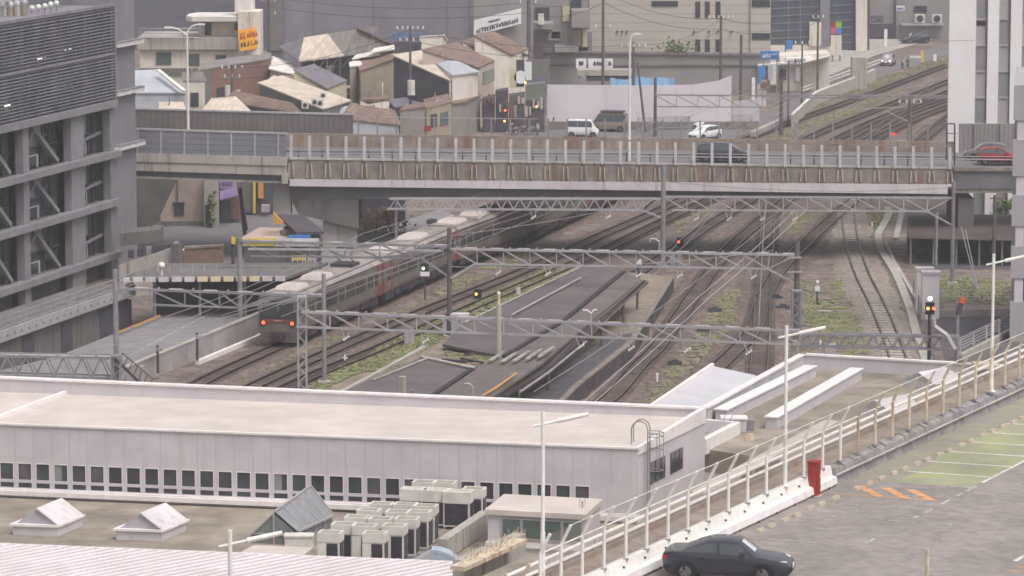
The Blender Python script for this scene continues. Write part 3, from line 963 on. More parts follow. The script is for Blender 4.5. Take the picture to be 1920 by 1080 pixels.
for k in range(6):
 f_ = k / 5
 mb.beam(lerp(V3(C1, e0), V3(D1, e1), f_) + n, lerp(V3(Ap, Ap.z), V3(Bp, Bp.z), f_) + n, .07, .07)
for a, b in ((V3(C1, e0), V3(D1, e1)), (V3(Ap, Ap.z), V3(Bp, Bp.z))):
 mb.beam(a + n, b + n, .09, .09)
fy = Vector((0, -.04, 0))
for a, b in ((V3(Ap, 0), V3(Ap, Ap.z)), (V3(C0, .45), V3(C1, .45)), (V3(C1, 0), V3(C1, e0)), (V3(C0, 0), V3(C0, .35)), (V3(C0, .35), V3(Ap, Ap.z))):
 mb.beam(a + fy, b + fy, .06, .06)
for k in range(4):
 q = lerp(C1, D1, k / 4) + Vector((.04, -.02, 0))
 mb.beam(V3(q, 0), V3(q, e0), .05, .05)
mb.build('frame', 'steel_light', gs, world=1)
mb = MB()
mb.slab([P(447, 1037, ZR + .5), P(566, 1043, ZR + .5), P(588, 1026, ZR + .5), P(476, 1022, ZR + .5)], .5)
tag(mb.build('roof_cover', 'roof_white'), 'low white cover plate on the roof in front of the glass rooflight', 'cover')
mb = MB()
c = P(561, 1028, ZR)
mb.box(c.x - .62, c.x + .62, c.y - .3, c.y + .4, ZR, ZR + .55)
mb.box(c.x - .66, c.x + .66, c.y - .34, c.y + .44, ZR + .55, ZR + .62)
tag(mb.build('roof_tank', 'ac_cream'), 'small cream box unit between glass rooflight and cooling units', 'box')
# ---- roof-top cooling units
def make_ac(W_, D_, H_):
 t = thing('cooling_unit', 'x', 'cooling unit')
 mb = MB()
 mb.box(0, W_, 0, D_, .12, H_ * .74)
 mb.box(.03, W_ - .03, .03, D_ - .03, H_ * .74, H_ - .06)
 mb.build('cabinet', 'ac_cream', t)
 mb = MB()
 mb.box(-.005, W_ + .005, -.005, .06, H_ * .77, H_)
 mb.box(-.02, W_ + .02, D_ - .06, D_ + .02, H_ * .77, H_)
 mb.box(-.02, .06, .06, D_ - .06, H_ * .77, H_)
 mb.box(W_ - .06, W_ + .02, .06, D_ - .06, H_ * .77, H_)
 mb.build('fan_cowl', 'ac_cream', t)
 mb = MB()
 mb.box(.06, W_ - .06, .06, D_ - .06, H_ - .06, H_ - .045)
 for k in range(5):
  mb.box(.06, W_ - .06, .1 + (D_ - .2) * k / 4 - .012, .1 + (D_ - .2) * k / 4 + .012, H_ - .045, H_ - .02)
 mb.build('fan_grille', 'ac_top', t)
 mb = MB()
 mb.box(W_ * .42, W_ - .07, -.012, .01, .2, H_ * .74)
 mb.box(W_ - .01, W_ + .012, .08, D_ * .45, .2, H_ * .74)
 mb.box(W_ - .01, W_ + .012, D_ * .55, D_ - .08, .2, H_ * .74)
 mb.build('coil_grille', 'ac_grille', t)
 mb = MB()
 mb.box(0, W_, 0, .1, 0, .12)
 mb.box(0, W_, D_ - .1, D_, 0, .12)
 mb.build('base', 'steel_grey', t)
 return t
def make_ac_wide(W_, D_, H_):
 t = thing('cooling_unit', 'x', 'cooling unit')
 mb = MB()
 mb.box(0, W_, 0, D_, .12, H_ - .05)
 mb.build('cabinet', 'ac_cream', t)
 mb = MB()
 mb.box(-.02, W_ + .02, -.03, .06, H_ * .7, H_)
 mb.box(-.02, W_ + .02, D_ - .06, D_ + .02, H_ * .7, H_)
 mb.box(-.02, .06, .06, D_ - .06, H_ * .7, H_)
 mb.box(W_ - .06, W_ + .02, .06, D_ - .06, H_ * .7, H_)
 mb.build('fan_cowl', 'ac_cream', t)
 mb = MB()
 mb.box(.06, W_ - .06, .06, D_ - .06, H_ - .05, H_ - .035)
 mb.box(W_ / 2 - .03, W_ / 2 + .03, .06, D_ - .06, H_ - .035, H_)
 mb.build('fan_grille', 'ac_top', t)
 mb = MB()
 mb.box(.06, W_ - .08, -.015, .01, .2, H_ * .69)
 mb.box(W_ - .01, W_ + .012, .08, D_ - .08, .2, H_ * .69)
 mb.build('coil_grille', 'ac_grille', t)
 mb = MB()
 for xx in (0, W_ - .08):
  mb.box(xx, xx + .08, 0, D_, 0, .12)
 mb.build('base', 'steel_grey', t)
 return t
HA = 1.72
rzA = math.atan2(fd.y, fd.x) + .0
acA, acB = make_ac(.96, .76, HA), make_ac_wide(1.22, .78, HA)
used = set()
def put(proto, px, py, lab, grp):
 """px,py: top front-left corner in the photo"""
 p = P(px, py, ZR + HA)
 if proto.name not in used:
  used.add(proto.name)
  proto.location = (p.x, p.y, ZR)
  proto.rotation_euler = (0, 0, rzA)
  proto['label'] = lab
  proto['group'] = grp
  return proto
 return dup(proto, (p.x, p.y, ZR), rzA, lab, grp)
ords = ['nearest', 'second', 'third', 'fourth', 'fifth', 'sixth']
files = [
 ([(595, 999), (620, 983), (645, 970), (668, 957), (692, 945)], 'file beside the glass rooflight'),
 ([(660, 986), (690, 973), (722, 960), (737, 946)], 'middle file of the stepped block'),
 ([(679, 1000), (716, 986), (739, 973), (763, 960), (775, 949)], 'file beside the grey roof kerb'),
]
for pts, w_ in files:
 for k, (x, y) in enumerate(pts):
  put(acA, x, y, f'{ords[k]} cream cooling unit from the front in the {w_}', 'cream cooling units in the stepped roof block')
for x, y, l in ((750, 917, 'wide cream cooling unit at the end of the back row, nearest the glass rooflight'), (789, 919, 'wide cream cooling unit in the middle of the back row by the windows'), (831, 922, 'wide cream cooling unit with large dark grille beside the small white hut')):
 put(acB, x, y, l, 'wide cooling units in the back row')
for x, y, l in ((772, 904, 'far cooling unit against the white wall, behind the wide back row'), (812, 905, 'far cooling unit against the white wall, closer to the white hut'), (866, 917, 'narrow cooling unit behind the wide grilled one, next to the white hut')):
 put(acA, x, y, l, 'cooling units against the white wall')
mb = MB()
mb.beam(P(830, 1030, ZR + .5), P(910, 976, ZR + .5), .45, .9)
tag(mb.build('roof_kerb', 'concrete'), 'grey raised concrete kerb running beside the cooling units', 'kerb')
# ---- small white hut
hut = thing('roof_hut', 'small white flat roofed hut with sliding windows on the lower roof', 'hut', P(1000, 1005, ZR))
a, b = P(909, 955, ZR + 1.85), P(1098, 965, ZR + 1.85)
M = frame2((a.x, a.y, ZR), b - a, P(945, 926, ZR + 1.85) - a)
w = (b - a).length
dpz = (P(945, 926, ZR + 1.85) - a).length
mb = MB(M)
mb.prism([(.1, .15), (w - .1, .15), (w - .1, dpz - .1), (.1, dpz - .1)], 0, 1.62)
mb.build('wall', 'panel_wall', hut, world=1)
mb = MB(M)
mb.prism([(0, 0), (w, 0), (w, dpz), (0, dpz)], 1.62, 1.85)
mb.build('roof', 'roof_white', hut, world=1)
mb = MB(M)
mb.box(.02, w - .02, .06, .15, .2, .42)
mb.build('sill', 'white_trim', hut, world=1)
for k in range(4):
 x0 = .78 + k * .92
 mb = MB(M)
 mb.box(x0, x0 + .8, .1, .17, .62, 1.45)
 wn = mb.build('window', 'glass_green', hut, world=1)
 mb = MB(M)
 for xx in (x0 - .05, x0 + .8):
  mb.box(xx, xx + .05, .07, .13, .57, 1.5)
 mb.box(x0, x0 + .8, .07, .13, .57, .62)
 mb.box(x0, x0 + .8, .07, .13, 1.45, 1.5)
 mb.build('frame', 'steel_light', wn, world=1)
mb = MB()
c = P(1092, 952, ZR + 1.85)
mb.tube(c, c + Vector((0, 0, .3)), .05, 6)
for k in (-.12, .12):
 mb.tube(c + Vector((k, 0, .1)), c + Vector((k, 0, .45)), .02, 5)
mb.build('antenna', 'steel_light', hut, world=1)
# ---- duct elbow
du = thing('duct_elbow', 'curved pale blue ventilation elbow in front of the cooling units', 'duct', P(830, 1062, ZR))
c = P(805, 1062, ZR)
mb = MB()
pts = []
for k in range(11):
 t = math.pi * k / 10 * .55
 pts.append(Vector((c.x + .1 + 1.2 * math.sin(t), c.y, ZR + .05 + .8 * math.cos(t) - .1)))
for a, b in zip(pts, pts[1:]):
 mb.beam(a, b, .95, .12)
mb.face(*[v - Vector((0, .46, 0)) for v in pts], Vector((c.x + .1, c.y - .46, ZR)))
mb.build('elbow', mat('duct_blue', sr(176, 186, 198), sr(160, 172, 186), rough=.5, dirt=.06).name, du, world=1)
mb = MB()
mb.prism([(c.x - .75, c.y - .5), (c.x + .1, c.y - .5), (c.x + .1, c.y + .4), (c.x - .75, c.y + .4)], ZR, [ZR + .25, ZR + .72, ZR + .72, ZR + .25])
mb.build('hood', 'sky_grey', du, world=1)
# ---- nearest corrugated roof
cr = thing('corrugated_roof', 'white ribbed metal roof along the bottom of the view', 'roof', P(300, 1060, 0))
zc_ = 8.2
a, b = P(-60, 1019, zc_), P(868, 1056, zc_)
d = b - a
M = frame((a.x, a.y, 0), d)
w = d.length
fall = .05
mb = MB(M)
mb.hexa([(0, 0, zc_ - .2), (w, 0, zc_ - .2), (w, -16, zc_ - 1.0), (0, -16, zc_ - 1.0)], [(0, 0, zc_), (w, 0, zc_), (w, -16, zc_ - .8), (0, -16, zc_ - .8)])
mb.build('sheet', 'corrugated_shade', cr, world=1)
mb = MB(M)
x = 0.0
while x < w + 14:
 x0, x1 = x, x - 14.0
 y0, y1 = 0.0, -16.0
 if x0 > w:
  f_ = (x0 - w) / 14.0
  x0, y0 = w, -16 * f_
 if x1 < 0:
  f_ = (x0) / 14.0
  x1, y1 = 0.0, y0 - 16 * f_
 mb.beam(M.inverted() @ (M @ Vector((x0, y0, zc_ + .03 + y0 * .05))), (x1, y1, zc_ + .03 + y1 * .05), .3, .09)
 x += .62
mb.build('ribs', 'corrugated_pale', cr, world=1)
mb = MB(M)
mb.box(-.1, w + .1, -.02, .12, zc_ - .35, zc_ + .05)
mb.build('flashing', 'white_trim', cr, world=1)
# ================================================================== CAR PARK ON THE ROOF
ZD = 12.4
dk0, dk1 = P(1150, 1098, ZD), P(1960, 718, ZD)     # the foot of the barrier
dd = (dk1 - dk0).normalized()
din = Vector((dd.y, -dd.x, 0))                      # towards the parking side
mb = MB()
far = dk1 + dd * 30
near = dk0 - dd * 45
mb.prism([near - din * 1.6, far - din * 1.6, far + din * 60, near + din * 60], 4.0, ZD)
struct(mb.build('car_park', 'asphalt'))
def on_edge(px, off=0.0, z=ZD):
 """point on the barrier line seen in photo column px"""
 n = Vector((-dd.y, dd.x))
 a, y, c = _ray(px, 900)
 q = dk0 + din * off
 t = (q.x * n.x + q.y * n.y) / (a * n.x + y * n.y)
 return Vector((a * t, y * t, z))
mb = MB()
a, b = near - din * 1.35, far - din * 1.35
mb.beam(a + Vector((0, 0, .45)), b + Vector((0, 0, .45)), .22, .9)
mb.mi = 1
mb.beam(near - din * .67 + Vector((0, 0, .36)), far - din * .67 + Vector((0, 0, .36)), 1.1, .72)
tag(mb.build('deck_edge', ['concrete_rust', 'concrete_rust']), 'rust stained outer edge strip of the roof car park outside its fence', 'edge')
split = on_edge(1552)
bar = thing('white_barrier', 'white painted low concrete barrier below the mesh fence, with a split guard rail face', 'barrier', on_edge(1300))
M = frame((near.x, near.y, ZD), dd)
xs = (M.inverted() @ split).x
mb = MB(M)
mb.hexa([(0, -.3, 0), (xs, -.3, 0), (xs, .12, 0), (0, .12, 0)], [(0, -.12, .8), (xs, -.12, .8), (xs, .12, .8), (0, .12, .8)])
mb.build('wall', 'white_steel', bar, world=1)
mb = MB(M)
mb.hexa([(0, -.42, .10), (xs, -.42, .10), (xs, -.27, .10), (0, -.27, .10)], [(0, -.38, .36), (xs, -.38, .36), (xs, -.2, .42), (0, -.2, .42)])
mb.build('lower_rail', 'white_trim', bar, world=1)
x = 30.6
while x < xs:
 for bx in ((x, x + .04, -.25, -.14, .55, .62), (x + .9, x + .94, -.43, -.38, .02, .09)):
  mb = MB(M)
  mb.box(*bx)
  mb.build('bolt', 'steel_dark', bar, world=1)
 x += 1.85
bar2 = thing('grey_barrier', 'weathered grey block barrier with a pipe rail along the far part of the car park', 'barrier', on_edge(1700))
L_ = (M.inverted() @ far).x
mb = MB(M)
x = xs + .05
while x < L_:
 l = rnd.uniform(.5, .62)
 h = rnd.uniform(.58, .66)
 mb.hexa([(x, -.34, 0), (x + l, -.34, 0), (x + l, .1, 0), (x, .1, 0)], [(x, -.2, h), (x + l, -.2, h), (x + l, .1, h + .12), (x, .1, h + .12)])
 x += l + .02
mb.build('blocks', mat('block_grey', sr(160, 153, 153), sr(132, 127, 129), sc=2.2, dirt=.25, dsc=.8).name, bar2, world=1)
mb = MB(M)
mb.tube((xs, -.36, .42), (L_, -.36, .42), .05, 8)
mb.build('pipe_rail', 'concrete', bar2, world=1)
mesh_m = bpy.data.materials.new('chain_link')
mesh_m.use_nodes = True
_nt = mesh_m.node_tree
_b = _nt.nodes['Principled BSDF']
_b.inputs['Base Color'].default_value = (*sr(196, 186, 178), 1)
_b.inputs['Roughness'].default_value = .6
_b.inputs['Metallic'].default_value = .2
_g = _nt.nodes.new('ShaderNodeNewGeometry')
_mx = None
for dv in ((dd.x / .06, dd.y / .06, 1 / .06), (dd.x / .06, dd.y / .06, -1 / .06)):
 vm = _nt.nodes.new('ShaderNodeVectorMath')
 vm.operation = 'DOT_PRODUCT'
 vm.inputs[1].default_value = dv
 _nt.links.new(_g.outputs['Position'], vm.inputs[0])
 fr = _nt.nodes.new('ShaderNodeMath')
 fr.operation = 'FRACT'
 _nt.links.new(vm.outputs['Value'], fr.inputs[0])
 lt = _nt.nodes.new('ShaderNodeMath')
 lt.operation = 'LESS_THAN'
 lt.inputs[1].default_value = .13
 _nt.links.new(fr.outputs[0], lt.inputs[0])
 if _mx is None:
  _mx = lt
 else:
  m2 = _nt.nodes.new('ShaderNodeMath')
  m2.operation = 'MAXIMUM'
  _nt.links.new(_mx.outputs[0], m2.inputs[0])
  _nt.links.new(lt.outputs[0], m2.inputs[1])
  _mx = m2
_nt.links.new(_mx.outputs[0], _b.inputs['Alpha'])
MT['chain_link'] = mesh_m
fe = thing('mesh_fence', 'tall white chain link fence with inward bent posts along the car park edge', 'fence', on_edge(1400))
zf = ZD + .8
posts = [884, 930, 974, 1013, 1052, 1092, 1133, 1174, 1213, 1253, 1290, 1328, 1366, 1402, 1437, 1472, 1507, 1542, 1575, 1608, 1640, 1672, 1703, 1735, 1766, 1796, 1826, 1854, 1881, 1907, 1933]
bend = 1.55
ptops = []
for i, px in enumerate(posts):
 b = on_edge(px, -.12 + .22, zf)
 if px < 1000:
  b.z = ZD + .1
 k = b + Vector((0, 0, 1.5))
 t_ = k + Vector((.33, -.10, .70))
 ptops.append((b, k, t_))
 if px == 1472:
  continue
 mb = MB()
 mb.path([b, k], .06, 8)
 mb.path([k, t_], .055, 8)
 mb.ball(k, .056, 8, 4)
 mb.mi = 1
 mb.box(b.x - .1, b.x + .1, b.y - .1, b.y + .1, b.z - .03, b.z + .03)
 mb.build('post', ['cream_steel' if px < 1000 or px > 1600 else 'white_steel', 'steel_grey'], fe, world=1)
mb = MB()
mb2 = MB()
for i in range(len(ptops) - 1):
 (b0, k0, t0), (b1, k1, t1) = ptops[i], ptops[i + 1]
 if posts[i] < 1010:
  continue
 up = Vector((0, 0, .05))
 mb.face(b0 + up, b1 + up, k1, k0)
 mb.face(k0, k1, t1, t0)
 mb2.tube(k0, k1, .028, 6)
 if posts[i] > 1050:
  mb2.tube(t0, t1, .012, 5)
mb.build('chain_link_mesh', 'chain_link', fe, world=1)
mb2.build('top_rail', 'white_steel', fe, world=1)
pr = thing('pipe_railing', 'twin white pipe railing running low outside the mesh fence', 'railing', on_edge(1300, -1.3))
M2 = frame((near.x - din.x * 1.35, near.y - din.y * 1.35, ZD), dd)
for z in (1.02, 1.32):
 mb = MB(M2)
 mb.tube((38, 0, z), (L_, 0, z), .07, 8)
 mb.build('pipe', 'white_steel' if z > 1.1 else 'white_trim', pr, world=1)
x = 39
while x < L_:
 mb = MB(M2)
 mb.tube((x, 0, .85), (x, 0, 1.32), .03, 6)
 mb.build('upright', 'cream_steel', pr, world=1)
 x += 3.7
tw = thing('ramp_wall', 'rusty topped low concrete wall running below the end of the mesh fence', 'wall', P(930, 1060, 9.0))
mb = MB()
mb.beam(P(860, 1072, 10.2), P(975, 1020, 10.2), .5, .9)
mb.build('wall', 'concrete', tw, world=1)
mb = MB()
mb.beam(P(858, 1066, 10.75), P(976, 1013, 10.75), .62, .16)
mb.build('cap', 'cream_steel', tw, world=1)
mb = MB()
pa, pb = P(858, 1062, 10.9), P(976, 1009, 10.9)
for k in range(70):
 q = lerp(pa, pb, k / 70) + Vector((rnd.uniform(-.2, .2), rnd.uniform(-.1, .1), rnd.uniform(0, .1)))
 mb.tube(q, q + Vector((rnd.uniform(-.2, .3), rnd.uniform(-.1, .1), rnd.uniform(.1, .45))), .012, 4)
mb.build('barbed_wire', 'cream_steel', tw, world=1)
c = P(1519, 929, ZD)
rc = thing('red_cabinet', 'tall red steel cabinet standing by the end of the white barrier', 'cabinet', c)
M3 = frame((c.x, c.y, ZD), dd)
mb = MB(M3)
mb.box(-.22, .22, -.34, .02, .03, 1.34)
mb.build('body', 'red_paint', rc, world=1)
mb = MB(M3)
mb.box(-.25, .25, -.37, .05, 1.34, 1.39)
mb.build('lid', 'red_paint', rc, world=1)
mb = MB(M3)
mb.box(-.18, .18, -.36, -.345, .12, 1.26)
mb.build('door', mat('red_door', sr(160, 54, 50), sr(142, 46, 46), rough=.5).name, rc, world=1)
mb = MB(M3)
mb.box(.1, .17, -.375, -.365, .72, .84)
mb.build('tag_plate', 'sign_white', rc, world=1)
mb = MB(M3)
mb.box(-.3, .3, -.44, .1, 0, .03)
mb.build('base', 'concrete', rc, world=1)
def lamp_post(base, ztop, lab, arm=1.45, rz=.0, thick=.085):
 t = thing('lamp_post', lab, 'lamp post', base, group='white lamp posts along the car park edge')
 top = Vector((base.x, base.y, ztop))
 mb = MB()
 mb.tube(base, (base.x, base.y, base.z + 2.2), thick, 10)
 mb.tube((base.x, base.y, base.z + 2.2), top, thick * .78, 10)
 mb.build('column', 'white_steel', t, world=1)
 d = Vector((math.cos(rz), math.sin(rz), 0))
 zc2 = ztop - .42
 a0 = Vector((base.x, base.y, zc2)) - d * .32 - Vector((0, 0, .07))
 a1 = Vector((base.x, base.y, zc2)) + d * arm + Vector((0, 0, .34))
 mb = MB()
 mb.tube(a0, lerp(a0, a1, .5), .045, 8)
 mb.build('arm', 'white_steel', t, world=1)
 mb = MB()
 mb.tube(lerp(a0, a1, .45), a1, .085, 8, .07)
 mb.build('lamp_head', 'white_steel', t, world=1)
 mb = MB()
 mb.box(base.x - .17, base.x + .17, base.y - .17, base.y + .17, base.z, base.z + .04)
 mb.tube((base.x + .02, base.y - thick, base.z + .9), (base.x + .02, base.y - thick - .05, base.z + .9), .06, 6)
 mb.build('base_plate', 'white_steel', t, world=1)
 return t
for px, lab, pyt in ((1472, 'white T shaped lamp post next to the red cabinet', 610), (1856, 'white T shaped lamp post farthest along the grey block barrier', 476), (1018, 'white T shaped lamp post in front of the small white hut', 772), (431, 'white T shaped lamp post before the ribbed metal roof and gabled skylights', 994)):
 if px == 431:
  q = P(431, 1500, ZD)
  q = at(431, 994, 108.0)
  b = Vector((q.x, q.y, 13.0))
 else:
  b = on_edge(px, .1, zf)
 lamp_post(b, zat(b, pyt), lab, arm=1.5)
mb = MB()
b = P(1738, 1110, ZD)
mb.tube(b, (b.x, b.y, zat(b, 1029)), .07, 8)
tag(mb.build('marker_post', 'cream_steel'), 'plain pale steel post at the bottom of the car park', 'post')
# ---- painted bays
def mark(px, m_, z=.004, nm='road_marking'):
 mb = MB()
 for poly in px:
  mb.face(*[P(x, y, ZD + z) for x, y in poly])
 o = struct(mb.build(nm, m_, fix=False))
 return o
h0, h1 = P(1703, 865 + 8, ZD), P(1745 + 4 * 39, 846.5 + 8 - 4 * 16.3, ZD)
bayd = (P(1851, 813, ZD) - P(1701, 886, ZD))
nb = 2.5
u_ = Vector((dd.x, dd.y, 0))
O = P(1701, 884, ZD)                  # head of a bay line (photo)
v_ = (P(1850, 894, ZD) - O).normalized()   # along the line away from the barrier
Lb = (P(1862, 895, ZD) - O).length
up = Vector((0, 0, 1))
def bay_line(k, w=.15, f0=0.0, f1=1.0, z=.008):
 o = O + u_ * (nb * k)
 a, b = o + v_ * Lb * f0, o + v_ * Lb * f1
 n = Vector((-v_.y, v_.x, 0)) * (w / 2)
 return [a - n + up * z, b - n + up * z, b + n + up * z, a + n + up * z]
mb = MB()
for k in range(0, 9):
 mb.face(*bay_line(k))
mb.mi = 1
for k in (-1, -2, -3, -4, -5, -6):
 f = 0.0
 while f < 1:
  l = rnd.uniform(.04, .16)
  if rnd.random() < .75:
   mb.face(*bay_line(k, .09, f, min(1, f + l)))
  f += l + rnd.uniform(.01, .07)
o = O + v_ * Lb
f = -14.5
while f < 24:
 l = rnd.uniform(.5, 1.2) if f < 0 else 1.6
 if rnd.random() < (.7 if f < -3 else .97):
  a, b = o + u_ * f + up * .012, o + u_ * (f + l) + up * .012
  n = Vector((-u_.y, u_.x, 0)) * .07
  mb.mi = 1 if f < -3 else 0
  mb.face(a - n, b - n, b + n, a + n)
 f += l + (rnd.uniform(.2, 1.0) if f < -2 else .03)
for x, y, l in ((1795, 960, .9), (1900, 906, .8), (1760, 985, .5), (1690, 994, .4)):
 q = P(x, y, ZD + .012)
 mb.mi = 1
 for _ in range(4):
  w2 = Vector((rnd.uniform(-.4, .4), rnd.uniform(-.3, .3), 0))
  mb.face(q + w2, q + w2 + v_ * .25, q + w2 + v_ * .25 + u_ * .1, q + w2 + u_ * .1)
struct(mb.build('road_marking', ['paint_white', 'paint_worn'], fix=False))
mb = MB()
for k in range(-1, 8):
 a = O + u_ * (nb * k + .08)
 b = O + u_ * (nb * (k + 1) - .08)
 g0 = .0 if k > 0 else .1
 mb.mi = 0
 mb.face(a + v_ * (Lb * g0) + up * .004, a + v_ * Lb * .97 + up * .004, b + v_ * Lb * .97 + up * .004, b + v_ * (Lb * g0) + up * .004)
 mb.mi = 1
 mb.face(a + v_ * (Lb * g0 - 2.0) + up * .004, a + v_ * (Lb * g0 - .05) + up * .004, b + v_ * (Lb * g0 - .05) + up * .004, b + v_ * (Lb * g0 - 2.0) + up * .004)
struct(mb.build('road_marking', ['paint_green', mat('paint_faint', sr(150, 147, 128), sr(142, 136, 128), sc=.8, dirt=.12).name], fix=False))
mb = MB()
for fa in (-.08, .22, .5):
 a0 = O + u_ * (-2 * nb - .55) - v_ * .6
 b0 = O + u_ * (-nb - 1.2) - v_ * .6
 mb.face(a0 + v_ * Lb * (fa + .42) + up * .008, a0 + v_ * Lb * (fa + .55) + up * .008, b0 + v_ * Lb * (fa + .13) + up * .008, b0 + v_ * Lb * fa + up * .008)
a, b = O + u_ * (-2 * nb - .6) - v_ * .2 * Lb, O + u_ * (-2 * nb - .6) + v_ * Lb * .9
n = u_ * .05
mb.face(a - n + up * .009, b - n + up * .009, b + n + up * .009, a + n + up * .009)
for x, y in ((1905, 1063), (1890, 1070)):
 q = P(x, y, ZD + .008)
 mb.face(q, q + v_ * .8, q + v_ * .8 + u_ * .12, q + u_ * .12)
struct(mb.build('road_marking', 'paint_orange', fix=False))
mb = MB()
a, b = P(1903, 1052, ZD + .008), P(1935, 1034, ZD + .008)
n = Vector((-(b - a).y, (b - a).x, 0)).normalized() * .09
mb.face(a - n, b - n, b + n, a + n)
struct(mb.build('road_marking', 'paint_white', fix=False))
proto = None
wk = 0
for x, y in [(1425, 993), (1446, 984), (1472, 973), (1494, 964), (1519, 951), (1540, 943), (1566, 932), (1608, 914), (1631, 904), (1652, 895), (1676, 885), (1696, 877), (1719, 867), (1738, 860), (1761, 850), (1780, 843), (1803, 832), (1820, 825), (1842, 814), (1861, 806), (1881, 797), (1901, 789), (1917, 781)]:
 p = P(x, y + 4, ZD)
 if proto is None:
  mb = MB()
  mb.hexa([(-.3, -.09, 0), (.3, -.09, 0), (.3, .09, 0), (-.3, .09, 0)], [(-.28, -.06, .12), (.28, -.06, .12), (.28, .06, .12), (-.28, .06, .12)])
  proto = mb.build('wheel_stop', mat('stop_stone', sr(194, 180, 164), sr(170, 157, 142), sc=4, dirt=.2, dsc=1.2).name)
  o = proto
 else:
  o = proto.copy()
  COL.objects.link(o)
 o.location = p
 o.rotation_euler = (0, 0, math.atan2(u_.y, u_.x) + rnd.uniform(-.06, .06))
 wk += 1
 where = 'before the black sedan' if x < 1480 else 'by the worn white bay lines' if x < 1575 else 'by the orange hatching' if x < 1615 else 'at the green painted bays'
 tag(o, 'concrete wheel stop on the car park floor ' + where, 'wheel stop', 'concrete wheel stops ' + where)
